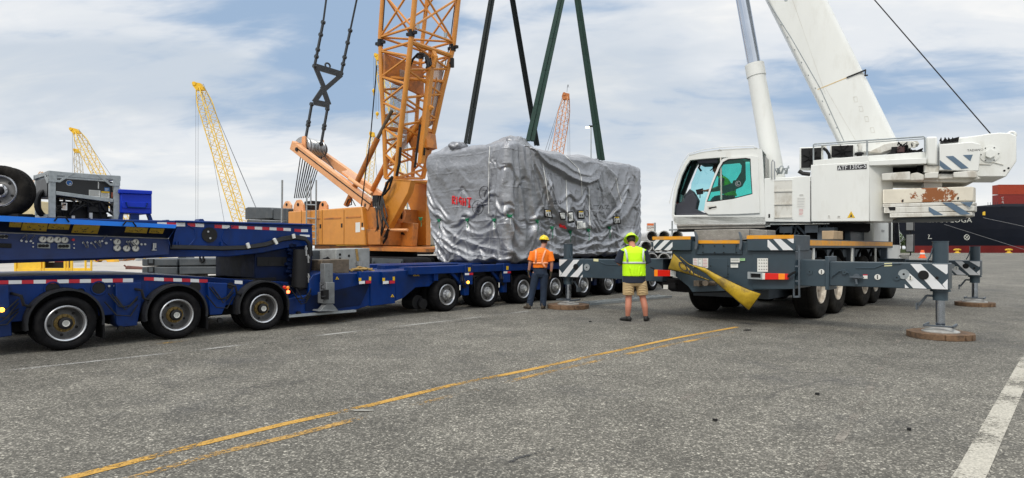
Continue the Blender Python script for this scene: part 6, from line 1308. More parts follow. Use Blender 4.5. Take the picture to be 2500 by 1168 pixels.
# twisted yellow banner hung across the rear
BAN = M('banner_yellow', (.45, .29, .008), .6, var=.3, vs_=5, dirt=.8, dcol=(.09, .06, .02), dscale=2.6, bump=.6, bs=9); BANO = M('banner_ochre', (.38, .25, .02), .6, var=.2, vs_=4, dirt=.3, dcol=(.1, .07, .02), dscale=3, bump=.5, bs=9)
def bp(x, y, a=-.25): return C.P(x, y, 'u', AR+a)
bn = thing('banner', 'faded yellow vinyl banner with black lettering, twisted and tied below the crane rear lights', 'banner', bp(1745, 700))
def sheet(A_, B_, m, nm, n=8, edge=True):
    q = MB(); vs = []
    for (x0, y0, a0), (x1, y1, a1) in zip(A_, B_):
        for j in range(n+1): k = j/n; vs.append(bp(x0+(x1-x0)*k, y0+(y1-y0)*k, a0+(a1-a0)*k-.03*math.sin(math.pi*k)))
    q.add(vs, [(i*(n+1)+j, i*(n+1)+j+1, (i+1)*(n+1)+j+1, (i+1)*(n+1)+j) for i in range(len(A_)-1) for j in range(n)]); o = part(nm, q, m, bn, ang=60); s2 = o.modifiers.new('s', 'SOLIDIFY'); s2.thickness = .006
    if edge:
        q = MB(); q.tube([bp(*z) for z in A_], .010, 6); q.tube([bp(*z) for z in B_], .010, 6); q.tube([bp(*A_[0]), bp(*B_[0])], .010, 6); q.tube([bp(*A_[-1]), bp(*B_[-1])], .010, 6); part('banner_hem', q, BLACK, bn)
    return o
sheet([(1645, 619, -.25), (1668, 642, -.25), (1695, 668, -.25), (1730, 684, -.25)], [(1631, 658, -.22), (1660, 664, -.22), (1695, 674, -.22), (1732, 685, -.22)], BANO, 'banner_panel')
sheet([(1660, 627, -.27), (1680, 645, -.28), (1700, 650, -.3), (1722, 655, -.32), (1745, 668, -.34), (1790, 690, -.34), (1830, 708, -.32), (1858, 717, -.30)], [(1661, 628, -.27), (1682, 645, -.29), (1703, 656, -.31), (1724, 668, -.33), (1744, 686, -.35), (1778, 716, -.36), (1805, 739, -.33), (1828, 758, -.30)], BAN, 'banner_panel')
q = MB(); fx = (bp(1732, 684)-bp(1645, 650)).normalized()
for ch, x, y, sz in (('O', 1668, 653, .30), ('V', 1682, 660, .28), ('E', 1695, 666, .24), ('R', 1707, 671, .18), ('S', 1717, 675, .13)): q.text(ch, bp(x, y, -.285), fx, V((0, 0, 1))-fx*.35, sz, 1.0)
o = part('banner_lettering', q, INK, bn); 
# ------------------------------------------------------------------ orange crawler crane
KR = thing('crawler_crane', 'orange lattice-boom crawler crane behind the trailer with black pendant links', 'crane', K.W(0, 1.6, 0))
def kp(pl, v=0.): return K.pts(pl, 'v', v)
kz = K.v
q = MB(); q.ext(kp([(703, 517), (760, 514), (838, 508), (882, 505), (893, 600), (768, 599), (703, 598)]), kz*3.2); part('machine_house', q, OR, KR, bevel=.05)
q = MB(); q.ext(kp([(884, 505), (935, 508), (935, 600), (897, 600)], .25), kz*2.6); q.ext(kp([(896, 560), (928, 562), (928, 598), (898, 598)], .02), kz*.3); part('front_house', q, ORD, KR, bevel=.02)
q = MB()
for x in (735, 758, 786, 839): q.ext(kp([(x, 513), (x+.8, 513), (x+.8, 597), (x, 597)], -.012), kz*.012)
q.ext(kp([(894, 560), (895, 560), (895, 598), (894, 598)], -.02), kz*.012); part('door_seam', q, M('seam_brown', (.25, .1, .02), .7), KR)
q = MB()
for x0, x1, y in ((751, 781, 535), (790, 832, 533), (844, 880, 530)): q.ext(kp([(x0, y), (x1, y-2), (x1, y+1), (x0, y+3.4)], -.02), kz*.02)
part('vent', q, ORD, KR)
q = MB(); q.ext(kp([(868, 544), (879, 543), (879, 567), (868, 568)], -.006), kz*.004); q.ext(kp([(882, 556), (889, 556), (889, 562), (882, 562)], -.006), kz*.004); part('label', q, PAPER, KR)
q = MB()
for x, y in ((782, 553), (834, 551), (884, 549)): q.ext(kp([(x-1.8, y-5), (x+1.8, y-5), (x+1.8, y+5), (x-1.8, y+5)], -.01), kz*.01)
part('door_latch', q, BLACK, KR)
q = MB(); q.ext(kp([(768, 600), (900, 600), (1030, 606), (1030, 612), (768, 608)], .2), kz*2.8); q.ext(kp([(885, 604), (1040, 608), (1040, 616), (885, 612)], .0), kz*3); part('base_plate', q, ORD, KR)
q = MB(); q.box(K, -4.2, 4.4, -.9, .1, .15, 1.15); q.box(K, -4.2, 4.4, 3.1, 4.1, .15, 1.15); q.cyl(K.W(0, 1.6, 1.0), K.W(0, 1.6, 1.62), 1.3, 30); q.box(K, -1.5, 1.5, 0, 3.2, .6, 1.1); part('crawler_track', q, BLACKM, KR, bevel=.2, seg=3)
q = MB(); q.ext(kp([(908, 630), (983, 633), (983, 652), (908, 650)], -1.0), kz*.05); p = K.P(911, 640, 'v', -1.05); q.cyl(p, p-kz*.03, .06, 12); q.ext(kp([(940, 636), (980, 638), (978, 643), (942, 642)], -1.05), kz*.06); part('track_side_plate', q, DGREY, KR)
# boom foot: two big tapered legs
q = MB()
q.ext(kp([(957, 437), (1003, 440), (996, 470), (955, 545), (948, 560), (946, 600), (931, 600), (930, 510), (940, 445)], .55), kz*.30); q.ext(kp([(1010, 440), (1040, 440), (1040, 600), (1017, 600), (1012, 540), (990, 480)], 2.3), kz*.30); part('boom_foot', q, OR, KR, bevel=.02)
q = MB(); q.ext(kp([(957, 437), (1004, 440), (1001, 446), (958, 443)], .55), kz*1.9); q.beam(K.P(940, 568, 'v', .5), K.P(1006, 575, 'v', 2.2), .12, .12, V((0, 0, 1))); q.beam(K.P(950, 500, 'v', .6), K.P(975, 530, 'v', 1.2), .2, .1, V((0, 0, 1))); part('boom_foot_crossbeam', q, OR, KR, bevel=.02)
q = MB(); q.ext(kp([(944, 540), (1010, 545), (1006, 602), (932, 600)], 1.3), kz*.3); part('front_apron', q, ORD, KR, bevel=.03)
q = MB(); p = K.P(967, 528, 'v', 1.27); q.ext([p+K.u*math.cos(a_)*.42+V((0, 0, max(-.15, math.sin(a_)*.42))) for a_ in [i/24*6.283 for i in range(24)]], kz*.02); q.ext(kp([(951, 570), (958, 566), (984, 568), (988, 574)], 1.28), kz*.02); part('apron_opening', q, BLACK, KR)
q = MB(); q.tube([K.P(x, y, 'v', 1.1) for x, y in ((985, 512), (989, 520), (985, 536), (980, 542), (968, 542))], .05, 6); q.tube([K.P(x, y, 'v', .3) for x, y in ((940, 562), (995, 562))], .06, 8); part('guard_rail', q, ORP, KR)
q = MB(); 
for i in range(9):
    x = random.uniform(912, 934); q.tube([K.P(x, 480, 'v', .2), K.P(x+random.uniform(-4, 6), 500, 'v', .1), K.P(x+random.uniform(-4, 12), 530, 'v', -.0), K.P(x+random.uniform(0, 18), 555, 'v', .0), K.P(x+random.uniform(-6, 8), 580, 'v', .1)], .026, 6)
q.tube([K.P(x, y, 'v', .3) for x, y in ((958, 432), (946, 446), (940, 462), (934, 478))], .06, 6); q.tube([K.P(x, y, 'v', .3) for x, y in ((958, 434), (950, 460), (938, 475))], .05, 6); q.ext(kp([(909, 477), (922, 477), (922, 505), (909, 505)], .1), kz*.3); q.tube([K.P(x, y, 'v', .2) for x, y in ((948, 560), (944, 580), (934, 596))], .05, 6); part('hose_bundle', q, BLACK, KR)
for x in (938, 1006):
    q = MB(); p = K.P(x, 570, 'v', .5 if x < 960 else 2.2); q.cyl(p-kz*.1, p+kz*.3, .14, 16); q.mat(1).cyl(p-kz*.11, p-kz*.1, .07, 12); part('pivot_pin', q, [BLACK, ORD], KR)
# lattice boom: four chords traced on their own planes
CH = {'A': ([(941.7, 436), (938.6, 335), (932, 220), (928, 88), (938, -60), (952, -260)], [.8, .62, .5, .4, .4, .4]), 'B': ([(966, 436), (978.7, 312), (990, 220), (1005, 82), (1018, -60), (1040, -260)], [.8, .62, .5, .4, .4, .4]),
      'D': ([(1007, 436), (1016.7, 296), (1022, 220), (1029, 121), (1045, -20), (1066, -220)], [2.4, 2.6, 2.75, 2.87, 2.87, 2.87]), 'E': ([(1032, 436), (1050, 360), (1081, 220), (1106, 117), (1121, -20), (1142, -220)], [2.4, 2.5, 2.75, 2.87, 2.87, 2.87])}
CP = {}
q = MB()
for k, (pl, vv) in CH.items():
    pts = [K.P(x, y, 'v', v_) for (x, y), v_ in zip(pl, vv)]; CP[k] = pts; r_ = .115 if k in 'BE' else .10; q.tube(pts, r_, 10)
part('boom_chord', q, OR, KR)
def at(k, h):
    pts = CP[k]
    for i in range(len(pts)-1):
        if pts[i].z <= h <= pts[i+1].z: return pts[i].lerp(pts[i+1], (h-pts[i].z)/(pts[i+1].z-pts[i].z))
    return pts[0].lerp(pts[-1], 0) if h < pts[0].z else pts[-1]
q = MB(); hj = CP['B'][3].z
lev1 = [CP['B'][0].z+(hj-.35-CP['B'][0].z)*k/5.0 for k in range(6)]; lev2 = [hj+.25+1.9*k for k in range(4)]
for lv in (lev1, lev2):
    for f_, (a_, b_) in enumerate((('A', 'B'), ('B', 'E'), ('E', 'D'), ('D', 'A'))):
        for i in range(len(lv)-1):
            m_ = (lv[i]+lv[i+1])/2
            if lv is lev1: q.tube([at(a_, lv[i]), at(b_, m_)], .055, 6); q.tube([at(b_, m_), at(a_, lv[i+1])], .055, 6)
            else: q.tube([at(a_, lv[i]), at(b_, lv[i+1])], .05, 6); q.tube([at(b_, lv[i]), at(a_, lv[i+1])], .05, 6)
    for h in (lv[0], lv[-1]):
        for a_, b_ in (('A', 'B'), ('B', 'E'), ('E', 'D'), ('D', 'A')): q.tube([at(a_, h), at(b_, h)], .06, 6)
for h in lev1[2:5:2]: q.tube([at('A', h), at('E', h)], .07, 6); q.tube([at('A', h), at('D', h)], .08, 6)
q.tube([at('B', lev1[-1]), at('E', lev1[-1])], .11, 8); q.tube([at('A', lev2[0]), at('E', lev2[0])], .05, 6)
part('boom_bracing', q, OR, KR)
q = MB()
for k in 'ABDE':
    p = at(k, hj); q.beam(p-K.u*.28, p-K.u*.12, .12, .12, kz); q.beam(p+K.u*.12, p+K.u*.28, .12, .12, kz); q.cyl(p-V((0, 0, .15)), p+V((0, 0, .15)), .13, 8)
part('boom_pin', q, BLACK, KR)
# deep plate across the boom, mast tube, cylinders, mesh walkway, rope drum
q = MB(); hA_ = at('A', hj-.5); hD_ = at('D', hj-.6); q.ext([hA_+K.u*.15, hD_+K.u*.15, hD_+K.u*.15-V((0, 0, 1.35)), hA_+K.u*.15-V((0, 0, 1.1))], K.u*.12); part('stiffener_plate', q, ORD, KR, bevel=.02)
q = MB(); q.beam(K.P(1028, 400, 'v', 1.6), K.P(1055, 125, 'v', 1.7), .26, .22, K.u); q.beam(K.P(1046, 310, 'v', 2.2), K.P(1066, 190, 'v', 2.2), .05, .05, K.u); q.tube([K.P(1055, 260, 'v', 1.8), K.P(1002, 330, 'v', 1.6), K.P(955, 400, 'v', 1.5)], .12, 8); q.ext(kp([(1047, 140), (1053, 116), (1062, 136), (1058, 150)], 1.6), kz*.2); q.ext(kp([(1040, 132), (1066, 140), (1060, 166), (1046, 160)], 1.6), kz*.1); part('inner_mast', q, OR, KR, bevel=.01)
q = MB(); p = K.P(1010, 330, 'v', 1.7); q.cyl(p, p+kz*.5, .46, 24); q.ext(kp([(1008, 315), (1040, 325), (1044, 360), (1010, 372), (998, 350)], 1.65), kz*.6); q.ext(kp([(1022, 362), (1036, 365), (1034, 382), (1022, 380)], 1.6), kz*.4); part('rope_winch', q, ORD, KR, bevel=.01)
q = MB(); q.ext(kp([(1024, 322), (1036, 324), (1038, 342), (1024, 342)], 1.63), kz*.02); p = K.P(1007, 334, 'v', 1.68); q.cyl(p, p-kz*.02, .1, 12); q.ext(kp([(1022, 358), (1038, 361), (1036, 380), (1023, 378)], 1.55), kz*.04); part('winch_opening', q, BLACK, KR)
q = MB()
def mesh_panel(pl, v, nx, ny):
    P4 = kp(pl, v)
    for i in range(nx+1): q.tube([P4[0].lerp(P4[1], i/nx), P4[3].lerp(P4[2], i/nx)], .012, 4)
    for j in range(ny+1): q.tube([P4[0].lerp(P4[3], j/ny), P4[1].lerp(P4[2], j/ny)], .012, 4)
mesh_panel([(954, 215), (992, 225), (992, 350), (952, 340)], 1.3, 12, 36); mesh_panel([(975, 170), (998, 178), (992, 225), (954, 215)], 1.3, 12, 14); mesh_panel([(952, 340), (992, 350), (994, 368), (960, 362)], 1.3, 12, 6); part('mesh_guard', q, GALV, KR)
q = MB(); q.ext(kp([(1052, 160), (1074, 150), (1068, 225), (1052, 300), (1034, 312), (1040, 240)], 2.5), kz*.25); part('grey_fairing', q, M('fairing_grey', (.42, .38, .36), .6, var=.1), KR, bevel=.03)
q = MB(); q.tube([K.P(x, y, 'v', .9) for x, y in ((1000, 165), (1008, 145), (1020, 132), (1036, 133), (1045, 150), (1046, 165))], .05, 8); q.tube([K.P(x, y, 'v', 1.0) for x, y in ((1030, 130), (1044, 138), (1052, 160))], .04, 8)
for i in range(8): q.tube([K.P(random.uniform(1038, 1052), random.uniform(140, 150), 'v', 1.2), K.P(random.uniform(1036, 1054), random.uniform(150, 172), 'v', 1.2)], .04, 6)
q.tube([K.P(x, y, 'v', .6) for x, y in ((978, 360), (975, 400), (968, 430))], .06, 8); q.tube([K.P(x, y, 'v', 1.0) for x, y in ((1026, 304), (1020, 350), (1014, 400), (1012, 410))], .05, 8); part('boom_hose', q, BLACK, KR)
q = MB(); q.tube([K.P(x, y, 'v', 2.0) for x, y in ((1015, 400), (1017, 340), (1026, 310), (1028, 300))], .05, 8); part('steel_pipe', q, STEEL, KR)
for pl in ([(1016, 60), (1022, 60), (1022, 72), (1018, 72)], [(1083, 80), (1090, 80), (1089, 92), (1084, 92)]): q = MB(); q.ext(kp(pl, .4), kz*.05); part('bracket', q, GALV, KR)
q = MB(); p = K.P(1104, 154, 'v', 2.8); q.cyl(K.P(1096, 154, 'v', 2.8), p, .06, 8); q.cyl(p-V((0, 0, .2)), p+V((0, 0, .2)), .09, 10); part('camera_bracket', q, BLACK, KR)
q = MB(); q.tube([K.P(x, y, 'v', .3) for x, y in ((940, -10), (934, 75))], .025, 6); q.tube([K.P(x, y, 'v', 3.0) for x, y in ((1113, -10), (1098, 110), (1072, 220))], .022, 6); part('boom_cable', q, BLACK, KR)
# A-frame (gantry)
q = MB(); q.beam(K.P(716, 355, 'v', .35), K.P(908, 503, 'v', .35), .28, .46, kz); q.beam(K.P(786, 378, 'v', 2.75), K.P(932, 482, 'v', 2.75), .28, .42, kz); q.ext(kp([(712, 348), (722, 348), (726, 368), (714, 368)], .2), kz*.4)
q.ext([K.P(834, 425, 'v', .5), K.P(870, 450, 'v', .5), K.P(872, 436, 'v', 2.7), K.P(850, 420, 'v', 2.7)], (0, 0, .12)); q.tube([K.P(852, 436, 'v', .1), K.P(908, 474, 'v', .1)], .09, 10); part('gantry_beam', q, ORP, KR, bevel=.02)
q = MB(); q.beam(K.P(724, 362, 'v', .2), K.P(905, 500, 'v', .2), .012, .05, kz); p = K.P(725, 365, 'v', .2); q.cyl(p, p-kz*.05, .1, 12); part('beam_slot', q, BLACK, KR)
g0 = K.P(742, 358, 'v', .8); g1 = K.P(782, 366, 'v', 2.4)
q = MB(); dv = (g1-g0).normalized(); q.cyl(g0, g1, .42, 24); part('rope_drum', q, M('rope_dark', (.05, .045, .04), .7, var=.4, vs_=14), KR)
q = MB()
for i in range(11): c_ = g0.lerp(g1, (i+.5)/11); q.tube([c_+K.u*math.cos(a_)*.45+V((0, 0, math.sin(a_)*.45)) for a_ in [k/20*6.283 for k in range(20)]], .045, 6, closed=True)
q.cyl(g0-dv*.05, g0, .5, 24); part('rope_turn', q, STEEL, KR)
q = MB()
for k_ in (0, 1): c_ = (g0, g1)[k_]; q.ext([c_+K.u*-.2+V((0, 0, -.3)), c_+K.u*.25+V((0, 0, -.3)), c_+K.u*.2+V((0, 0, .5)), c_+K.u*-.1+V((0, 0, .5))], kz*.1*(-1)**(k_+1))
part('drum_cheek', q, ORP, KR, bevel=.02)
q = MB()
for i in range(13):
    t_ = i/12; p0 = g0.lerp(g1, .02+.96*t_)-K.u*.35*(1 if i % 2 else -.9)-V((0, 0, .1)); p1 = K.P(722+26*t_, 484, 'v', .7+1.2*t_)-K.u*.2*(1 if i % 2 else -1); q.tube([p0, p1], .026, 5)
q.tube([K.P(x, y, 'v', 1.2) for x, y in ((785, 370), (840, 450), (868, 503))], .022, 5); q.tube([K.P(x, y, 'v', .2) for x, y in ((846, 500), (850, 488), (858, 486), (858, 500), (848, 503))], .03, 5); q.tube([K.P(x, y, 'v', -.0) for x, y in ((920, 160), (905, 330), (882, 504))], .026, 5); part('luffing_rope', q, BLACK, KR)
for x, v_, s_ in ((700, 2.3, 1), (728, .6, 1.25), (788, 1.2, 1.)):
    q = MB(); pl = [(-11, 12), (-9, -2), (-4, -11), (3, -12), (10, -2), (11, 12)]; q.ext(kp([(x+a_*s_*.95, 503+b_*s_) for a_, b_ in pl], v_), kz*.12); q.mat(1); p = K.P(x, 500, 'v', v_); q.cyl(p, p-kz*.03, .09, 12); part('sheave_block', q, [ORP, BLACK], KR, bevel=.02)
q = MB(); q.ext(kp([(742, 492), (760, 490), (762, 512), (742, 512)], .9), kz*.8); part('reeving_block', q, BLACK, KR, bevel=.05)
q = MB(); q.cyl(K.P(845, 502, 'v', .35), K.P(922, 338, 'v', .5), .13, 12); q.cyl(K.P(908, 468, 'v', 2.6), K.P(950, 385, 'v', 2.5), .13, 12); part('backstop', q, ORD, KR)
q = MB(); q.cyl(K.P(922, 338, 'v', .5), K.P(957, 270, 'v', .6), .08, 10); q.cyl(K.P(894, 505, 'v', .3), K.P(896, 498, 'v', .3), .12, 8); part('backstop_rod', q, DIRTM, KR)
# pendant links with two triangular plates
def kk(x, y, v): return K.P(x, y, 'v', v)
q = MB(); r_ = .085
VL, VR = .95, 2.15
for (xa, ya), (xb, yb), v_ in (((745, 346), (762, 250), 1.0), ((784, 352), (800, 262), 1.9)):
    p0, p1 = kk(xa, ya, v_), kk(xb, yb, v_+(.1 if v_ > 1.5 else .05)); q.beam(p0, p1, .13, .08, K.u)
    for t_ in (0, .42, .5, .95): c_ = p0.lerp(p1, t_); q.cyl(c_-kz*.08, c_+kz*.08, .095, 10)
for (xa, ya), (xb, yb), (xc, yc), v_ in (((768, 162), (789, 55), (799, -20), .85), ((833, 180), (855, 75), (875, -20), 2.4)):
    p0, p1, p2 = kk(xa, ya, v_), kk(xb, yb, v_), kk(xc, yc, v_); q.beam(p0, p1, .13, .08, K.u); q.cyl(p1, p2+(p2-p1)*.8, .05, 8)
    for t_ in (0, .22, .38, .72, 1): c_ = p0.lerp(p1, t_); q.cyl(c_-kz*.08, c_+kz*.08, .095, 10)
part('pendant_link', q, M('pendant_black', (.028, .034, .04), .45, var=.3, vs_=8), KR)
def xb(x, y): 
    t_ = (x-762)/(835-762); return kk(x, y, .85+1.55*t_)
q = MB()
def bar(a_, b_, w_): q.beam(xb(*a_), xb(*b_), w_, .10, (xb(833, 184)-xb(768, 163)))
q2 = (xb(833, 184)-xb(768, 163)).normalized()
for a_, b_, w_ in (((767, 163), (834, 183), .3), ((769, 164), (793, 222), .22), ((832, 184), (786, 224), .22), ((764, 250), (803, 258), .28), ((766, 250), (792, 212), .24), ((802, 257), (786, 212), .24)):
    pa, pb = xb(*a_), xb(*b_); d_ = (pb-pa).normalized(); nn = d_.cross(q2.cross(V((0, 0, 1)))).normalized(); q.ext([pa+nn*w_/2, pb+nn*w_/2, pb-nn*w_/2, pa-nn*w_/2], q2.cross(V((0, 0, 1))).normalized()*.1)
p = xb(800, 161); q.tube([p+q2*math.cos(a_)*.13+V((0, 0, math.sin(a_)*.13)) for a_ in [i/12*6.283 for i in range(12)]], .05, 6, closed=True); part('pendant_plate', q, MC['pendant_black'], KR)
# ladder and rear counterweights
q = MB()
for x in (748, 771): q.cyl(kk(x, 598, -.15), kk(x+1, 440 if x > 760 else 452, -.15), .04, 8)
for y in (500, 533, 548, 565, 583): q.cyl(kk(748, y, -.15), kk(771, y+1, -.15), .03, 8)
q.cyl(kk(759, 500, -.1), kk(758, 430, -.1), .035, 8); part('side_ladder', q, GALV, KR)
q = MB(); q.ext(kp([(598, 509), (604, 506), (660, 507), (665, 512), (665, 534), (598, 536)], .3), kz*3); q.ext(kp([(667, 508), (703, 510), (703, 540), (667, 536)], .3), kz*3); q.ext(kp([(602, 537), (702, 540), (702, 600), (602, 600)], .35), kz*3); o = part('counterweight_slab', q, DGREY, KR, bevel=.04)
q = MB(); q.cyl(kk(688, 545, .1), kk(689, 440, .1), .05, 8); part('signal_pole', q, GALV, KR)
q = MB(); q.ext(kp([(1006, 560), (1040, 555), (1040, 600), (1002, 602)], 2.9), kz*1.2); part('operator_cab', q, M('cream_panel', (.5, .46, .36), .5), KR, bevel=.05)
# ------------------------------------------------------------------ people
def ell(q, secs, n=20):     # secs: (centre, rx, ry, xdir, ydir)
    vs = []; fs = []
    for c, rx, ry, xd, yd in secs: vs += [V(c)+V(xd)*math.cos(k/n*6.2832)*rx+V(yd)*math.sin(k/n*6.2832)*ry for k in range(n)]
    for i in range(len(secs)-1):
        for k in range(n): j = (k+1) % n; fs.append((i*n+k, i*n+j, (i+1)*n+j, (i+1)*n+k))
    fs += [tuple(range(n))[::-1], tuple((len(secs)-1)*n+k for k in range(n))]; return q.add(vs, fs)
def ball(q, c, rx, ry, rz, xd, yd, zd=(0, 0, 1), n=16):
    secs = []
    for i in range(n+1): a = -math.pi/2+math.pi*i/n; secs.append((V(c)+V(zd)*math.sin(a)*rz, max(math.cos(a), .02)*rx, max(math.cos(a), .02)*ry, xd, yd))
    return ell(q, secs)
def limb(q, pts, rs, n=14):
    # densify for smooth joints
    P = [V(p) for p in pts]; out = []; ro = []
    for i in range(len(P)-1):
        for k in range(4): out.append(P[i].lerp(P[i+1], k/4)); ro.append(rs[i]+(rs[i+1]-rs[i])*k/4)
    out.append(P[-1]); ro.append(rs[-1])
    for _ in range(2):
        out = [out[0]]+[(out[i-1]+out[i]*2+out[i+1])/4 for i in range(1, len(out)-1)]+[out[-1]]
    return q.tube(out, ro, n)
def fused(name, q, m, root, vox, sm=3, label=None):
    o = part(name, q, m, root, ang=180); r = o.modifiers.new('fuse', 'REMESH'); r.mode = 'VOXEL'; r.voxel_size = vox; r.use_smooth_shade = True
    if sm: s = o.modifiers.new('smooth', 'SMOOTH'); s.iterations = sm; s.factor = .5
    if label: o['label'] = label
    return o
def hand(q, wrist, d, palmn, thumb, k=1., curl=.5):
    """wrist point, d: direction of the hand, palmn: palm normal, thumb: side direction of the thumb"""
    w_ = V(wrist); d = V(d).normalized(); pn = V(palmn).normalized(); th = V(thumb).normalized()
    ell(q, [(w_-d*.02, .028*k, .02*k, th, pn), (w_+d*.02, .034*k, .018*k, th, pn), (w_+d*.06*k, .043*k, .016*k, th, pn), (w_+d*.09*k, .042*k, .014*k, th, pn)], 12)
    for i, (o, l) in enumerate(((.030, .070), (.011, .080), (-.009, .074), (-.028, .058))):
        b = w_+d*.088*k+th*o*k; a = b+d*l*.42*k+pn*.010; c = a+(d*(1-curl)+pn*curl).normalized()*l*.32*k; e = c+(d*(1-curl*1.6)+pn*curl*1.5).normalized()*l*.26*k
        q.tube([b-d*.012, a, c, e], [.0105*k, .0098*k, .009*k, .0075*k], 8)
    b = w_+d*.03*k+th*.03*k; q.tube([b, b+th*.024*k+d*.024*k, b+th*.034*k+d*.055*k+pn*.012, b+th*.030*k+d*.075*k+pn*.025], [.014*k, .012*k, .0105*k, .009*k], 8)
def person(base, fr_u, fr_v, name, lab, J, SK, shirtm):
    pass
def head(q, c, fwd, k=1., up=(0, 0, 1)):
    """skull, jaw, nose, ears; c = centre of the head"""
    f = V(fwd).normalized(); u = V(up).normalized(); r = f.cross(u).normalized(); u = r.cross(f); c = V(c)
    ball(q, c+u*.02*k, .078*k, .096*k, .105*k, r, f, u); ball(q, c-u*.05*k+f*.025*k, .058*k, .066*k, .068*k, r, f, u, 10)
    q.tube([c+f*.085*k+u*.02*k, c+f*.112*k-u*.018*k], [.010*k, .016*k], 8); q.tube([c+f*.08*k-u*.058*k-r*.02*k, c+f*.088*k-u*.058*k, c+f*.08*k-u*.058*k+r*.02*k], .007*k, 6)
    for s_ in (-1, 1): ball(q, c+r*s_*.082*k-u*.005*k-f*.005*k, .010*k, .018*k, .030*k, r, f, u, 8); 
    return f, u, r
def face_parts(root, c, f, u, r, k=1.):
    q = MB()
    for s_ in (-1, 1): ball(q, V(c)+f*.083*k+r*s_*.032*k+u*.012*k, .013*k, .01*k, .008*k, r, f, u, 6)
    part('eyes', q, PAPER, root); q = MB()
    for s_ in (-1, 1): ball(q, V(c)+f*.091*k+r*s_*.032*k+u*.012*k, .006*k, .005*k, .006*k, r, f, u, 6)
    part('pupils', q, INK, root)
def hardhat(root, c, f, u, m, k=1., full=False, name='hard_hat'):
    c = V(c); r = f.cross(u).normalized(); q = MB(); secs = []
    for i in range(12): a = math.pi/2*i/11; secs.append((c+u*(.055+.115*math.sin(a))*k, .118*k*max(.03, math.cos(a)), .138*k*max(.03, math.cos(a)), r, f))
    ell(q, secs, 28)
    bw = .05 if full else .012; bf = .05
    n = 32; vs = []
    for i in range(n):
        a = i/n*6.2832; ex = bw+(bf-bw)*max(0, math.sin(a))**2 if not full else .034; 
        for rr, uu in ((.112, .062), (.118+ex, .05 if not full else .035), (.118+ex, .042 if not full else .027), (.112, .048)): vs.append(c+r*math.cos(a)*rr*k+f*math.sin(a)*(rr+.02)*k+u*uu*k)
    q.add(vs, [(i*4+j, ((i+1) % n)*4+j, ((i+1) % n)*4+(j+1) % 4, i*4+(j+1) % 4) for i in range(n) for j in range(4)])
    q.tube([c+u*.17*k-f*.1*k*0+f*t*k*.12+u*(-.05*t*t)*k for t in (-1, -.5, 0, .5, 1)], .012*k, 6)
    return part(name, q, m, root, ang=60)
def trousers(q, hipL, hipR, kL, kR, aL_, aR_, waist, rw, rh, rk, ra, fwd, side):
    ell(q, [(waist, rw, rw*.66, side, fwd), (waist-V((0, 0, .08)), rw*1.06, rw*.74, side, fwd), ((V(hipL)+V(hipR))/2, rw*1.12, rw*.80, side, fwd), ((V(hipL)+V(hipR))/2-V((0, 0, .08)), rw*.9, rw*.6, side, fwd)], 24)
    limb(q, [hipL, kL, aL_], [rh, rk, ra]); limb(q, [hipR, kR, aR_], [rh, rk, ra])
# --- worker in orange, seen from behind
B = G(1309, 754.5); X = V((1, .0, 0)); Yv = V((0, 1, 0)); w1 = lambda x, y, z: B+X*x+Yv*y+V((0, 0, z))
p1 = thing('person', 'person in orange shirt, jeans and yellow hard hat seen from behind', 'person', B)
q = MB(); fw = V((.45, .85, -.12)).normalized(); hc = w1(.205, .05, 1.685)
f, u, r = head(q, hc, fw, 1.0); limb(q, [w1(.13, 0, 1.46), w1(.17, .01, 1.54), w1(.20, .03, 1.63)], [.075, .062, .056])
ell(q, [(w1(.10, 0, .95), .15, .10, X, Yv), (w1(.11, 0, 1.15), .14, .10, X, Yv), (w1(.125, 0, 1.35), .17, .11, X, Yv), (w1(.13, 0, 1.47), .12, .07, X, Yv)])
ash = [w1(-.07, 0, 1.43), w1(-.155, -.02, 1.15), w1(-.185, .04, .93)]; bsh = [w1(.335, 0, 1.43), w1(.395, -.02, 1.13), w1(.375, .05, .90)]
limb(q, ash, [.052, .043, .028]); limb(q, bsh, [.052, .043, .028])
hand(q, ash[2], (-.02, .12, -1), (1, .1, 0), (.1, 1, 0), 1., .45); hand(q, bsh[2], (-.02, .14, -1), (-1, .1, 0), (.1, 1, 0), 1., .45)
limb(q, [w1(-.01, 0, .92), w1(-.09, .02, .50), w1(-.17, -.02, .10)], [.08, .06, .045]); limb(q, [w1(.19, 0, .92), w1(.19, .02, .50), w1(.175, -.02, .10)], [.08, .06, .045])
fused('body', q, SKIN, p1, .0075, 2); face_parts(p1, hc, f, u, r)
q = MB(); ell(q, [(w1(.095, 0, 1.03), .178, .128, X, Yv), (w1(.10, 0, 1.10), .185, .135, X, Yv), (w1(.11, -.01, 1.22), .198, .142, X, Yv), (w1(.125, -.01, 1.36), .228, .145, X, Yv), (w1(.13, -.01, 1.45), .222, .12, X, Yv), (w1(.135, -.005, 1.50), .14, .09, X, Yv), (w1(.145, 0, 1.535), .075, .07, X, Yv)], 28)
for s_ in (ash, bsh): limb(q, [s_[0], s_[0].lerp(s_[1], .35), s_[0].lerp(s_[1], .80)], [.088, .085, .088])
for i in range(5): z = 1.12+i*.07; q.tube([w1(-.03+.02*i, -.135, z), w1(.08, -.152, z+.02), w1(.2, -.14, z-.015)], .008, 6)
fused('shirt', q, HIVO, p1, .012, 2)
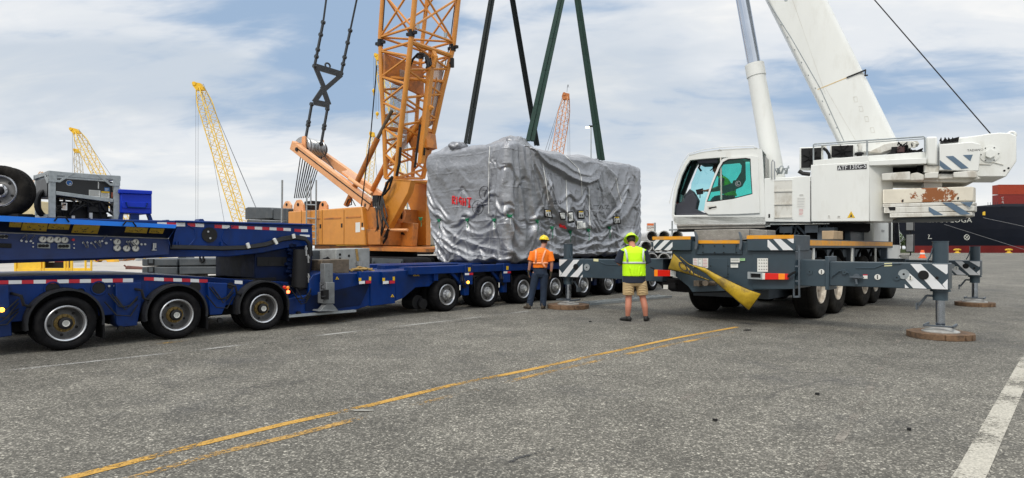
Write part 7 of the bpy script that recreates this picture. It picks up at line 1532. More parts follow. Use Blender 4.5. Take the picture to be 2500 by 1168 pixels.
def tape(pts, wd, m, nm, root, nrm, off=0.):
    q = MB(); P = [V(p) for p in pts]; vs = []
    for i, p in enumerate(P):
        t = (P[min(i+1, len(P)-1)]-P[max(0, i-1)]).normalized(); s_ = t.cross(V(nrm)).normalized(); vs += [p+s_*wd/2, p-s_*wd/2]
    q.add(vs, [(2*i, 2*i+1, 2*i+3, 2*i+2) for i in range(len(P)-1)]); o = part(nm, q, m, root, ang=180); s2 = o.modifiers.new('s', 'SOLIDIFY'); s2.thickness = .004; return o
N_ = (0, -1, 0)
def onell(cx, z, rx, ry, a): return w1(cx+rx*math.cos(a), -.01-ry*math.sin(a), z)
tape([onell(.105, 1.155, .200, .146, a_) for a_ in [math.pi*(i/14) for i in range(15)]], .05, REFLO, 'reflective_band', p1, N_)
tape([w1(-.005, -.115, 1.485), w1(-.012, -.155, 1.40), w1(-.015, -.158, 1.28), w1(-.02, -.15, 1.17)], .045, REFLO, 'reflective_band', p1, N_)
tape([w1(.235, -.115, 1.485), w1(.20, -.162, 1.40), w1(.155, -.165, 1.27), w1(.14, -.16, 1.18), w1(.20, -.15, 1.08), w1(.235, -.135, 1.03)], .045, REFLO, 'reflective_band', p1, N_)
q = MB(); trousers(q, w1(.00, 0, .88), w1(.20, 0, .88), w1(-.085, .02, .50), w1(.19, .02, .50), w1(-.17, -.01, .07), w1(.175, -.01, .07), w1(.095, 0, 1.05), .165, .108, .086, .078, Yv, X)
for s_, t_ in ((-.16, .175),):
    for cx in (-.155, .175):
        for z in (.12, .17, .23): q.tube([w1(cx-.08, -.03, z), w1(cx, -.09, z+.012), w1(cx+.08, -.03, z)], .010, 6)
fused('trousers', q, DENIM, p1, .012, 2)
q = MB(); q.tube([w1(.10+.172*math.cos(a_), .118*math.sin(a_), 1.035) for a_ in [i/24*6.28 for i in range(24)]], .012, 6, closed=True); part('belt', q, BLACK, p1)
for cx, toe in ((-.185, -.5), (.175, .2)):
    q = MB(); d = V((toe, .85, 0)).normalized(); s_ = V((d.y, -d.x, 0)); c = w1(cx-.01, -.03, 0)
    ell(q, [(c-d*.07+V((0, 0, .05)), .035, .05, s_, V((0, 0, 1))), (c-d*.02+V((0, 0, .055)), .048, .055, s_, V((0, 0, 1))), (c+d*.08+V((0, 0, .045)), .05, .045, s_, V((0, 0, 1))), (c+d*.17+V((0, 0, .035)), .045, .034, s_, V((0, 0, 1))), (c+d*.21+V((0, 0, .028)), .025, .022, s_, V((0, 0, 1)))], 14); limb(q, [c+V((0, 0, .04)), c+V((0, 0, .14))], [.05, .055]); part('boot', q, BOOT, p1, ang=180)
hardhat(p1, hc+V((0, 0, .0)), f, V((0, 0, 1)), HATY)
q = MB(); ell(q, [(hc+V((0, 0, -.03))-f*.01, .082, .098, r, f), (hc+V((0, 0, .06))-f*.01, .09, .104, r, f)], 20); part('hair', q, HAIR, p1, ang=180)
q = MB(); 
for s_ in (ash, bsh): d_ = (s_[2]-s_[1]).normalized(); q.cyl(s_[2]-d_*.05, s_[2]+d_*.01, .036, 12, .034)
part('glove_cuff', q, M('glove_dark', (.05, .042, .025), .8), p1)
for s_, sg in ((ash, 1), (bsh, -1)):
    q = MB(); hand(q, s_[2], (-.02, .12, -1), (sg, .1, 0), (.1, 1, 0), 1.14, .45); fused('work_glove', q, MC['glove_dark'], p1, .008, 1)
# --- worker in lime vest
B2 = G(1550, 784); w2 = lambda x, y, z: B2+X*x+Yv*y+V((0, 0, z))
p2 = thing('person', 'person in lime vest and khaki shorts seen from behind, head bowed', 'person', B2)
q = MB(); fw = V((.05, .82, -.55)).normalized(); hc = w2(-.055, .12, 1.69); f, u, r = head(q, hc, fw, 1.02, (0, .5, .85))
limb(q, [w2(-.035, 0, 1.50), w2(-.045, .05, 1.58), w2(-.05, .10, 1.65)], [.085, .07, .062])
ell(q, [(w2(-.01, 0, .90), .17, .12, X, Yv), (w2(-.02, 0, 1.2), .17, .13, X, Yv), (w2(-.03, 0, 1.42), .19, .12, X, Yv), (w2(-.035, 0, 1.52), .12, .08, X, Yv)])
la = [w2(-.24, 0, 1.47), w2(-.365, .02, 1.20), w2(-.13, .30, 1.20)]; ra_ = [w2(.18, 0, 1.47), w2(.275, .02, 1.20), w2(.06, .30, 1.20)]
for s_ in (la, ra_): limb(q, s_, [.06, .048, .032])
hand(q, la[2], (.75, .6, .1), (.2, -.1, 1), (-.4, .8, .1), 1., .5); hand(q, ra_[2], (-.7, .6, .1), (-.2, -.1, 1), (.4, .8, .1), 1., .5)
limb(q, [w2(-.13, 0, .88), w2(-.125, .03, .50), w2(-.145, -.035, .30), w2(-.15, 0, .09)], [.105, .068, .066, .045]); limb(q, [w2(.12, 0, .88), w2(.165, .03, .50), w2(.205, -.035, .30), w2(.225, 0, .09)], [.105, .068, .066, .045])
fused('body', q, SKINR, p2, .0075, 2); face_parts(p2, hc, f, u, r)
q = MB(); ell(q, [(w2(-.015, 0, .80), .238, .165, X, Yv), (w2(-.015, 0, .92), .235, .165, X, Yv), (w2(-.02, 0, 1.2), .225, .16, X, Yv), (w2(-.03, 0, 1.42), .235, .145, X, Yv), (w2(-.035, .01, 1.52), .15, .10, X, Yv), (w2(-.04, .04, 1.56), .085, .08, X, Yv)], 28)
for s_ in (la, ra_): limb(q, [s_[0], s_[0].lerp(s_[1], .5), s_[0].lerp(s_[1], .95)], [.098, .092, .09])
fused('t_shirt', q, NAVY, p2, .012, 2)
q = MB(); ell(q, [(w2(-.015, 0, .945), .246, .178, X, Yv), (w2(-.02, 0, 1.1), .243, .176, X, Yv), (w2(-.025, 0, 1.3), .248, .172, X, Yv), (w2(-.03, 0, 1.43), .268, .155, X, Yv), (w2(-.03, .0, 1.50), .272, .115, X, Yv), (w2(-.035, .02, 1.545), .17, .09, X, Yv), (w2(-.04, .05, 1.575), .088, .082, X, Yv)], 30)
for i in range(6): z = 1.0+i*.035; q.tube([w2(-.1+.05*i, -.170, .96), w2(-.12+.06*i, -.178, 1.04+.02*(i % 3)), w2(-.14+.07*i, -.172, 1.14)], .008, 6)
fused('safety_vest', q, HIVY, p2, .012, 2)
tape([w2(-.02+.252*math.cos(a_), -.182*math.sin(a_), 1.225) for a_ in [math.pi*i/16 for i in range(17)]], .042, REFL, 'reflective_band', p2, N_)
for sx in (-1, 1): tape([w2(-.03+sx*.195, -.105, 1.52), w2(-.03+sx*.178, -.155, 1.44), w2(-.03+sx*.165, -.172, 1.34), w2(-.03+sx*(.155 if sx < 0 else .185), -.168, 1.245)], .038, REFL, 'reflective_band', p2, N_)
q = MB(); trousers(q, w2(-.13, 0, .82), w2(.115, 0, .82), w2(-.135, .01, .68), w2(.15, .01, .68), w2(-.135, .01, .545), w2(.165, .01, .545), w2(-.01, 0, .90), .205, .125, .122, .120, Yv, X)
for s_ in (-.13, .15): 
    for i in range(4): q.tube([w2(s_-.09, -.09, .60+i*.05), w2(s_, -.125, .615+i*.05), w2(s_+.08, -.1, .59+i*.05)], .008, 6)
fused('shorts', q, KHAKI, p2, .012, 2)
for cx, tx in ((-.15, -.75), (.225, .35)):
    q = MB(); d = V((tx, .75, 0)).normalized(); s_ = V((d.y, -d.x, 0)); c = w2(cx, -.03, 0)
    ell(q, [(c-d*.07+V((0, 0, .05)), .035, .05, s_, V((0, 0, 1))), (c-d*.02+V((0, 0, .055)), .046, .055, s_, V((0, 0, 1))), (c+d*.07+V((0, 0, .045)), .05, .045, s_, V((0, 0, 1))), (c+d*.16+V((0, 0, .035)), .045, .034, s_, V((0, 0, 1))), (c+d*.20+V((0, 0, .028)), .025, .022, s_, V((0, 0, 1)))], 14); limb(q, [c+V((0, 0, .04)), c+V((0, 0, .105))], [.05, .05]); part('shoe', q, SHOE, p2, ang=180)
hardhat(p2, hc-u*.005, f, u, HATL, 1.05, True)
q = MB(); ell(q, [(hc-u*.055-f*.03, .060, .062, r, f), (hc-u*.02-f*.012, .084, .098, r, f), (hc+u*.05-f*.012, .094, .112, r, f)], 20); part('hair', q, HAIR, p2, ang=180)
q = MB(); q.box(Fr(w2(-.03, .42, 1.24), u=(1, 0, 0), v=(0, .6, 0)), -.04, .04, -.07, .07, 0, .012); tag(part('phone', q, BLACK, base=w2(-.03, .42, 1.24)), 'dark phone held low by the worker in the lime vest', 'phone')
# --- operator in the cab
hp = S.P(1750, 414, 'v', .55); dn = lambda a, b, c: hp+S.u*a+S.v*b+V((0, 0, c))
p3 = thing('person', 'person in a cap and lime vest seated at the controls inside the white crane cab', 'person', dn(.25, 0, -1.0))
q = MB(); fw = (-S.u+V((0, 0, -.35))).normalized(); f, u, r = head(q, hp, fw, 1.05)
limb(q, [dn(.12, 0, -.22), dn(.05, 0, -.13), hp], [.07, .06, .05]); ell(q, [(dn(.36, 0, -.80), .15, .13, S.v, S.u), (dn(.28, 0, -.5), .16, .12, S.v, S.u), (dn(.16, 0, -.26), .15, .10, S.v, S.u)])
for sv in (-1, 1):
    sh = dn(.16, sv*.19, -.27); el = dn(.14, sv*.26, -.52); wr = dn(-.24, sv*.16, -.58); limb(q, [sh, el, wr], [.055, .045, .03]); hand(q, wr, -S.u+V((0, 0, .1)), (0, 0, -1), S.v*-sv, 1., .4)
    limb(q, [dn(.36, sv*.1, -.82), dn(-.08, sv*.14, -.80), dn(-.12, sv*.14, -1.2)], [.09, .065, .05])
    q.tube([dn(-.12, sv*.14, -1.2), dn(-.28, sv*.14, -1.22)], [.045, .035], 8)
fused('body', q, M('skin_brown', (.22, .10, .06), .55, var=.1), p3, .009, 2); face_parts(p3, hp, f, u, r)
q = MB(); ell(q, [(dn(.36, 0, -.74), .20, .17, S.v, S.u), (dn(.29, 0, -.5), .21, .16, S.v, S.u), (dn(.18, 0, -.28), .22, .125, S.v, S.u), (dn(.13, 0, -.2), .12, .08, S.v, S.u)]); fused('safety_vest', q, HIVY, p3, .012, 2)
q = MB()
for sv in (-1, 1): limb(q, [dn(.16, sv*.19, -.27), dn(.14, sv*.25, -.48)], [.085, .07]); limb(q, [dn(.36, sv*.1, -.8), dn(-.08, sv*.14, -.80), dn(-.12, sv*.14, -1.15)], [.10, .08, .065])
fused('work_clothes', q, NAVY, p3, .012, 2)
q = MB(); secs = [(hp+u*(.045+.09*math.sin(a_))*1., .088*max(.05, math.cos(a_)), .105*max(.05, math.cos(a_)), r, f) for a_ in [math.pi/2*i/8 for i in range(9)]]; ell(q, secs); q.ext([hp+f*.09+u*.055-r*.06, hp+f*.18+u*.03-r*.03, hp+f*.18+u*.03+r*.03, hp+f*.09+u*.055+r*.06], u*.008); part('cap', q, M('cap_brown', (.045, .032, .025), .8), p3, ang=60)
# ------------------------------------------------------------------ things behind
def lattice(q, base, tip, wb, wt, n, r, side, full=True):
    base = V(base); tip = V(tip); ax = (tip-base).normalized(); sx = V(side); sx = (sx-ax*sx.dot(ax)).normalized(); sy = ax.cross(sx)
    def ring_(t):
        c = base.lerp(tip, t); w_ = wb if t > .08 and t < .9 else (wb*(.35+.65*t/.08) if t <= .08 else wt+(wb-wt)*(1-t)/.1); return [c+sx*a*w_/2+sy*b_*w_/2 for a, b_ in ((-1, -1), (1, -1), (1, 1), (-1, 1))]
    rs = [ring_(i/n) for i in range(n+1)]
    for k in range(4): q.tube([x[k] for x in rs], r, 5)
    for i in range(n):
        for k in range(4): j = (k+1) % 4; a, b_ = (rs[i][k], rs[i+1][j]) if i % 2 else (rs[i][j], rs[i+1][k]); q.tube([a, b_], r*.55, 4)
    return q
def bgcrane(label, tip, foot, Zd, wpx, n, m, mh, ropes=(), stays=(), side=(1, -.6, 0), house=None, hook=(), nm='lattice_crane', far=True):
    tp = Z(*tip, Zd); ft = Z(*foot, Zd); k = Zd/F
    root = thing(nm, label, 'crane', V((ft.x, ft.y, 0)), 'lattice cranes far behind')
    q = MB(); lattice(q, ft, tp, wpx*k, wpx*k*.5, n, wpx*k*.05, side); part('lattice_boom', q, m, root)
    q = MB(); u_ = (tp-ft).normalized(); sx = V((1, 0, 0)); w_ = wpx*k*.38
    pl = [tp-sx*w_-u_*w_*.8, tp+sx*w_-u_*w_*.8, tp+sx*w_*.7+u_*w_*1.0, tp-sx*w_*1.3+u_*w_*1.4, tp-sx*w_*1.5+u_*w_*.4]; q.ext([p+V((0, -w_*.6, 0)) for p in pl], (0, w_*1.2, 0)); p = tp+u_*w_*.9-sx*w_*.9; q.cyl(p-V((0, w_*.8, 0)), p+V((0, w_*.8, 0)), w_*.5, 12); part('boom_head', q, mh, root)
    q = MB()
    for a, b_ in ropes: q.tube([Z(*a, Zd), Z(*b_, Zd)], .35*k, 4)
    for a, b_ in stays: q.tube([Z(*a, Zd), Z(*b_, Zd)], .45*k, 4)
    if ropes or stays: part('rope', q, M('far_rope', (.12, .13, .15), .7), root)
    for x, y in hook:
        q = MB(); c = Z(x, y, Zd); q.lathe(c+V((0, 0, 5*k)), (0, 0, -1), [(1.*k, 0), (4*k, 3*k), (4*k, 7*k), (1.2*k, 11*k)], 10); q.tube([c-V((0, 0, 6*k)), c-V((2*k, 0, 9*k)), c-V((0, 0, 12*k)), c-V((-2*k, 0, 10*k))], .9*k, 5); part('hook_block', q, mh, root)
    hx = ft.x; s_ = 1 if tp.x < ft.x else -1
    q = MB(); fr = Fr((hx, ft.y, 0), u=(s_, 0, 0), v=(0, 1, 0)); q.box(fr, -1.0, 5.5, -1.6, 1.6, 1.3, 3.2); q.box(fr, 5.5, 6.6, -1.6, 1.6, 1.3, 2.8); part('machine_house', q, m, root, bevel=.1)
    q = MB(); q.box(fr, -3.0, 4.0, -2.6, -1.7, 0, 1.1); q.box(fr, -3.0, 4.0, 1.7, 2.6, 0, 1.1); part('crawler_track', q, BLACKM, root, bevel=.3)
    return root
bgcrane('tall yellow lattice crane leaning left above the blue gooseneck, tallest of the distant ones', (488, 214), (604, 592), 120, 25, 34, YCR, YCRH, ropes=[((478, 212), (478, 590)), ((484, 214), (483, 590))], stays=[((496, 205), (640, 545)), ((500, 215), (646, 555)), ((492, 225), (556, 590))])
bgcrane('yellow lattice crane with a dark stay rope rising behind the power pack', (186, 322), (312, 560), 130, 20, 26, YCR, YCRH, ropes=[((177, 318), (177, 560)), ((181, 320), (181, 560))], stays=[((192, 316), (300, 470)), ((188, 330), (232, 430))])
bgcrane('short pale lattice boom tip just left of the power pack crane, half hidden', (188, 370), (206, 560), 170, 13, 22, M('cream_crane', (.5, .4, .22), .6), YCRH)
bgcrane('slim yellow lattice crane seen between the orange gantry beams', (910, 330), (886, 590), 150, 15, 26, YCR, YCRH, stays=[((912, 325), (930, 560))])
bgcrane('yellow crane whose head and two hook blocks show left of the orange boom', (926, 142), (1010, 590), 135, 20, 36, YCR, YCRH, ropes=[((913, 135), (912, 216)), ((917, 140), (916, 216)), ((918, 150), (918, 272)), ((924, 150), (924, 272))], hook=[(912.5, 222), (921, 278)])
bgcrane('orange lattice crane with a small flag on its tip behind the slings', (1383, 238), (1326, 590), 130, 21, 34, OCR, M('orange_crane_head', (.45, .15, .04), .5), ropes=[((1390, 230), (1393, 560)), ((1386, 235), (1388, 560))], stays=[((1372, 240), (1270, 560)), ((1370, 250), (1285, 560)), ((1384, 225), (1386, 207)), ((1386, 208), (1389, 214)), ((1384, 214), (1389, 207))])
# beige crane body far left
rt = thing('beige_crawler_crane', 'beige crane body with a short lattice behind the spare wheel', 'crane', V((Z(60, 600, 70).x, 70, 0)))
q = MB(); q.ext([Z(x, y, 70) for x, y in ((28, 530), (40, 500), (52, 490), (84, 490), (86, 560), (28, 560))], (0, 3, 0)); part('crane_house', q, M('beige_paint', (.55, .46, .27), .5, var=.1), rt, bevel=.1)
q = MB(); q.ext([Z(x, y, 69.97) for x, y in ((38, 523), (50, 523), (50, 529), (38, 529))], (0, .02, 0)); q.ext([Z(x, y, 69.97) for x, y in ((54, 523), (80, 523), (80, 529), (54, 529))], (0, .02, 0)); part('window', q, INK, rt)
q = MB(); lattice(q, Z(76, 492, 72), Z(96, 440, 72), .8, .3, 10, .04, (1, 0, 0)); lattice(q, Z(94, 475, 72), Z(104, 420, 72), .5, .3, 12, .04, (1, 0, 0)); part('lattice_boom', q, M('beige_lattice', (.55, .36, .22), .5), rt)
q = MB(); q.box(Fr((Z(57, 600, 70).x, 70, 0), u=(1, 0, 0), v=(0, 1, 0)), -1.6, 1.6, 0, 3, 0, 3.6); part('crane_base', q, BLACKM, rt, bevel=.1)
# floodlight masts
def mast(label, px, py, Zd, w_):
    rt = thing('floodlight_mast', label, 'light mast', V((Z(px, 600, Zd).x, Zd, 0)), 'floodlight masts'); c = Z(px, py, Zd); k = Zd/F
    q = MB(); q.cyl(V((c.x, Zd, 0)), c, 2.2*k, 10, 1.1*k); part('pole', q, GALV, rt)
    q = MB(); q.tube([c-V((w_*k, 0, 0)), c+V((w_*k, 0, 0))], .8*k, 6); q.box(Fr(c, u=(1, 0, 0), v=(0, 1, 0)), -5*k, 5*k, -3*k, 3*k, 0, 3*k); part('lamp_frame', q, BLACK, rt)
    for x in (-.9, -.5, .5, .9):
        q = MB(); cc = c+V((x*w_*k, -.2, -1.6*k)); q.ext([cc+V((-2.4*k, 0, -1.4*k)), cc+V((2.4*k, 0, -1.4*k)), cc+V((2.*k, 0, 1.4*k)), cc+V((-2.*k, 0, 1.4*k))], (0, 2*k, 0)); part('floodlight', q, LAMPW, rt)
mast('floodlight mast with lit lamps just left of the rightmost green sling', 1443, 310, 100, 13)
mast('floodlight mast with lit lamps seen through the orange lattice boom', 995, 192, 130, 17)
# yellow work frame behind the trailer
Zy = 35; rt = thing('yellow_work_frame', 'bright yellow steel frame with side panel seen under the control panel', 'frame', V((Z(130, 672, Zy).x, Zy, 0)))
def zq(pl, z=Zy): return [Z(x, y, z) for x, y in pl]
q = MB(); q.ext(zq([(34, 617), (108, 620), (108, 656), (34, 656)]), (0, .06, 0)); part('side_panel', q, SAFY, rt, bevel=.01)
q = MB()
q.ext(zq([(34, 656), (172, 655), (172, 668), (34, 672)], Zy-.05), (0, .15, 0)); q.ext(zq([(170, 655), (223, 655), (223, 662), (170, 663)], Zy-.05), (0, .1, 0))
for x, w_, y1 in ((34, 5, 674), (96, 4, 672), (104, 3, 672), (155, 5, 672), (163, 3, 672), (171, 5, 670), (206, 3, 667), (220, 3, 667)): q.ext(zq([(x, 610), (x+w_, 610), (x+w_, y1+6), (x, y1+6)], Zy-.08), (0, .1, 0))
q.ext(zq([(100, 617), (223, 617), (223, 620), (100, 620)], Zy-.05), (0, .1, 0)); q.ext(zq([(34, 612), (100, 612), (100, 618), (34, 618)], Zy-.1), (0, .3, 0)); part('frame', q, SAFY, rt, bevel=.01)
q = MB(); q.ext(zq([(108, 622), (156, 622), (156, 655), (108, 655)], Zy+.4), (0, .6, 0)); o = part('dark_cabinet', q, BLACK, rt); q = MB(); q.ext(zq([(108, 633), (156, 633), (156, 640), (108, 640)], Zy+.39), (0, .01, 0)); q.mat(1).ext(zq([(119, 638), (133, 638), (133, 641), (119, 641)], Zy+.38), (0, .01, 0)); q.cyl(Z(126, 628, Zy+.39), Z(126, 628, Zy+.3), .12, 14); part('cabinet_stripe', q, [M('dull_red', (.3, .03, .03), .5), PAPER], o)
q = MB(); q.ext(zq([(178, 620), (208, 620), (208, 641), (178, 642)], 52), (0, 1, 0)); tag(part('grey_crate', q, CONC, base=Z(193, 641, 52)), 'grey crate standing behind the yellow frame posts', 'crate')
rt = thing('barrier', 'orange-yellow barrier with flared feet on the pale yard beyond the trailer', 'barrier', V((Z(255, 640, 66).x, 66, 0)))
q = MB(); q.ext(zq([(222, 616), (272, 616), (276, 628), (281, 641), (262, 641), (258, 636), (240, 637), (236, 641), (222, 636)], 66), (0, .8, 0)); part('barrier_body', q, M('barrier_yellow', (.78, .42, .03), .5), rt, bevel=.05)
q = MB(); q.ext(zq([(229, 618), (246, 618), (242, 636), (233, 638)], 65.98), (0, .02, 0)); q.mat(1).ext(zq([(246, 618), (250, 618), (240, 638), (236, 638)], 65.96), (0, .02, 0)); part('barrier_marking', q, [BLACK, M('dull_red', (.3, .03, .03))], rt)
q = MB(); rg = random.Random(4)
for i in range(60):
    x = rg.uniform(272, 345); z = rg.uniform(70, 84); c = Z(x, 630, z); c.z = rg.uniform(.05, .55)*(1 if x < 312 else .4); d = V((rg.uniform(-1, 1), rg.uniform(-.6, .6), rg.uniform(-.15, .25))); q.mat(rg.choice((0, 0, 1, 2))).beam(c-d, c+d, rg.uniform(.05, .3), .05, (0, 0, 1))
o = part('scrap_metal', q, [PAPER, STEEL, RUST], base=Z(300, 636, 76)); tag(o, 'heap of pale sheet and pipe scrap on the yard to the right of the barrier', 'scrap heap'); o['kind'] = 'stuff'
q = MB(); q.ext(zq([(347, 622), (396, 622), (396, 630), (347, 630)], 60), (0, 1, 0)); q.ext(zq([(350, 630), (354, 630), (354, 643), (350, 643)], 60), (0, .2, 0)); q.ext(zq([(389, 630), (393, 630), (393, 643), (389, 643)], 60), (0, .2, 0)); tag(part('trestle', q, SAFY, base=Z(370, 643, 60)), 'low yellow trestle above the stacked grey slabs', 'trestle')
# grey counterweight slabs
for i, (y0, y1, zc) in enumerate(((632, 650, 30.0), (652, 671, 30.0))):
    rt_ = thing('counterweight_slab', ('upper' if i == 0 else 'lower')+' of two long grey crane counterweight slabs stacked behind the trailer', 'counterweight', Z(450, y1, zc), 'stacked grey counterweight slabs')
    q = MB(); q.ext(zq([(346, y0), (433, y0), (433, y1), (346, y1)], zc), (0, 2.4, 0)); q.ext(zq([(437, y0-1), (566, y0-1), (568, y1-2), (437, y1)], zc-.15), (0, 2.6, 0)); part('slab_body', q, DGREY, rt_, bevel=.05)
    q = MB(); q.ext(zq([(360, y0+1), (376, y0+1), (376, y1-4), (371, y1-1), (365, y1-1), (360, y1-4)], zc-.03), (0, .03, 0)); q.mat(1).ext(zq([(363, y0+1), (373, y0+1), (373, y1-7), (363, y1-7)], zc-.05), (0, .03, 0)); part('lifting_recess', q, [BLACK, DGREY], rt_)
    if i == 0:
        q = MB(); q.tube([Z(x, y, zc-.2) for x, y in ((492, 622), (488, 628), (489, 638), (493, 641), (497, 637), (496, 622))], .05, 6); part('lifting_loop', q, BLACK, rt_); q = MB(); q.ext(zq([(436, 627), (452, 627), (456, 631), (433, 631)], zc+.3), (0, .8, 0)); part('lifting_lug', q, DGREY, rt_)
q = MB(); 
for x in (352, 430, 445, 540): q.ext(zq([(x, 671), (x+14, 671), (x+14, 681), (x, 681)], 30.3), (0, 2, 0))
tag(part('timber_bearer', q, WOOD, base=Z(450, 681, 30.5)), 'row of timber bearers under the grey slabs', 'timber')
q = MB(); c0 = Z(312, 655, 45); c1 = Z(360, 659, 44); q.cyl(c0, c1, .18, 12); q.tube([Z(303, 648, 45), Z(308, 652, 45), Z(330, 655, 45)], .06, 6); q.cyl(Z(309, 663, 44), Z(352, 664, 44), .06, 8); tag(part('rusty_pipe', q, M('brown_pipe', (.10, .035, .025), .8, var=.3), base=Z(330, 664, 45)), 'rusty brown steel pipe lying on the yard left of the grey slabs', 'pipe')
# rusty weights by the leg
for i, (y0, y1, x0, x1, lab) in enumerate(((632, 647, 583, 612, 'top of three rusty orange-brown weights beside the blue leg'), (655, 671, 581, 620, 'middle of three rusty orange-brown weights beside the blue leg'), (675, 690, 585, 625, 'lowest rusty orange-brown weight, just above the third fender'))):
    q = MB(); q.ext(zq([(x0+5, y0), (x1-4, y0), (x1, y0+4), (x1, y1-2), (x1-3, y1), (x0+2, y1), (x0, y1-3)], 19.5), (0, .7, 0)); tag(part('rusty_weight', q, RUST, base=Z((x0+x1)/2, y1, 19.5), bevel=.02), lab, 'weight', 'rusty weights beside the blue leg')
q = MB(); q.ext(zq([(588, 625), (600, 625), (600, 700), (588, 700)], 19.8), (0, .4, 0)); q.cyl(Z(598, 628, 19.9), Z(598, 634, 19.9), .12, 10); tag(part('weight_stand', q, BLACKM, base=Z(594, 700, 19.8)), 'dark post holding the rusty weights', 'stand')
# white pipes on a blue rack, sign
rk = thing('pipe_rack', 'blue steel rack under the white pipes between the lime-vested worker and the crane', 'rack', V((Z(1620, 700, 25).x, 25, 0)))
q = MB(); fr = Fr((Z(1615, 650, 25).x, 25, 0), u=(1, 0, 0), v=(0, 1, 0)); q.box(fr, -1.0, 1.0, -.2, .0, .72, .86); q.box(fr, -1.0, 1.0, 3.8, 4.0, .72, .86); part('rack_beam', q, BLUEB, rk)
for a_ in (-.9, .8): q = MB(); q.box(fr, a_, a_+.1, -.15, -.05, 0, .72); q.box(fr, a_, a_+.1, 3.85, 3.95, 0, .72); part('rack_leg', q, BLUEB, rk)
for i, (px, h) in enumerate(((1592, 1.10), (1621, 1.10), (1650, 1.10), (1578, 1.58), (1607, 1.58), (1636, 1.58), (1592, 1.98), (1621, 1.98), (1652, 1.98))):
    c = V((Z(px, 600, 24.8).x, 24.8-.05*(i % 3), h)); q = MB(); q.lathe(c, (.08, 1, 0), [(.225, 0), (.225, 4.4), (.195, 4.4), (.195, 0)], 24, closed=True)
    lab = ['bottom row', 'middle row', 'top row'][i//3]; o_ = part('white_pipe', q, PVC, base=c); tag(o_, 'wide white plastic pipe, '+['leftmost', 'middle', 'rightmost'][i % 3]+' of the '+lab+' on the blue rack', 'pipe', 'white pipes on the blue rack')
sg = thing('warning_sign', 'white sign with orange bands reading SLOW NO WAKE behind the crane', 'sign', V((Z(1590, 600, 31).x, 31, 0)))
q = MB(); q.ext([Z(x, y, 31) for x, y in ((1579, 545), (1597, 545), (1597, 590), (1579, 590))], (0, .04, 0)); part('sign_board', q, PAPER, sg)
q = MB(); q.ext([Z(x, y, 30.99) for x, y in ((1580, 546), (1596, 546), (1596, 551), (1580, 551))], (0, .01, 0)); q.ext([Z(x, y, 30.99) for x, y in ((1580, 580), (1597, 580), (1597, 586), (1580, 586))], (0, .01, 0)); part('sign_band', q, M('sign_orange', (.75, .17, .04), .5), sg)
q = MB()
for t_, y, s_ in (('SLOW', 556, .14), ('NO', 565, .14), ('WAKE', 574, .14)): q.text(t_, Z(1588, y, 30.985), (1, 0, 0), (0, 0, 1), s_, .9)
part('sign_lettering', q, M('sign_ink', (.25, .1, .05), .6), sg)
q = MB(); q.box(Fr((Z(1600, 600, 31).x, 31.1, 0), u=(1, 0, 0), v=(0, 1, 0)), -.04, .04, -.04, .04, 0, 2.75); part('post', q, GALV, sg)
# ladder lying on the ground
la0, la1 = G(1440, 748), G(1640, 728); d_ = (la1-la0).normalized(); s_ = V((-d_.y, d_.x, 0))
ld = thing('ladder', 'aluminium ladder lying flat on the asphalt behind the lime-vested worker', 'ladder', la0)
for k in (0, 1): q = MB(); o_ = s_*.42*k+V((0, 0, .02)); q.beam(la0+o_+V((0, 0, .03)), la1+o_+V((0, 0, .03)), .03, .06, s_); part('rail', q, GALV, ld)
for i in range(int((la1-la0).length/.3)): q = MB(); c = la0+d_*(.15+i*.3)+V((0, 0, .06)); q.cyl(c, c+s_*.42, .014, 6); part('rung', q, GALV, ld)
# ------------------------------------------------------------------ ship, containers, quay things
sh = thing('container_ship', 'dark navy container ship moored at the quay with a red waterline', 'ship', V((150, 190, -2.5)))
hl = [13.6, 10.5, 7, 4.6, 2.0]; bow = [2168, 2180, 2194, 2208, 2226]
def bx(px, Zc): return (px-HX)/F*Zc
rowsN = []
for h, bp_ in zip(hl+[-2.6], bow+[2240]):
    x0 = bx(bp_, 200); nx = [x0, x0+3, x0+8, x0+16, x0+28, x0+50, 420]; wz = [0, 2.2, 5, 8.5, 12, 14, 14]; fl = .55+.45*max(0, (h+2.6)/16.2)
    rowsN.append(([V((x, 200-z*(fl if i < 5 else 1), h)) for i, (x, z) in enumerate(zip(nx, wz))], [V((x, 200+z*(fl if i < 5 else 1), h)) for i, (x, z) in enumerate(zip(nx, wz))]))
q = MB(); nn = 7
for k in (0, 1):
    vs = [p for r_ in rowsN for p in r_[k]]; fs = []; ms = []
    for i in range(5):
        q.k = 1 if i == 4 else 0; q.add([p for r_ in rowsN[i:i+2] for p in r_[k]], [(j, j+1, nn+j+1, nn+j) for j in range(nn-1)])
q.k = 0; q.face(rowsN[0][0]+rowsN[0][1][::-1]); part('hull', q, [HULL, HULLR], sh, ang=50)
q = MB(); t_ = V((1, -.0, 0)); q.text('SEASPAN LOGA', V((bx(2302, 186), 185.7, 1.55+65.5/F*186)), (1, 0, 0), (0, 0, 1), 2.0, 1.18); part('ship_name', q, M('ship_letter', (.5, .5, .45), .6), sh)
q = MB(); c = V((bx(2360, 185.8), 185.75, 1.55+24/F*186)); 
q.tube([c+V((math.cos(a_)*.75, 0, math.sin(a_)*.75)) for a_ in [i/20*6.28 for i in range(20)]], .10, 6, closed=True); q.tube([c+V((-.5, 0, -.5)), c+V((.5, 0, .5))], .1, 6); q.tube([c+V((-.5, 0, .5)), c+V((.5, 0, -.5))], .1, 6)
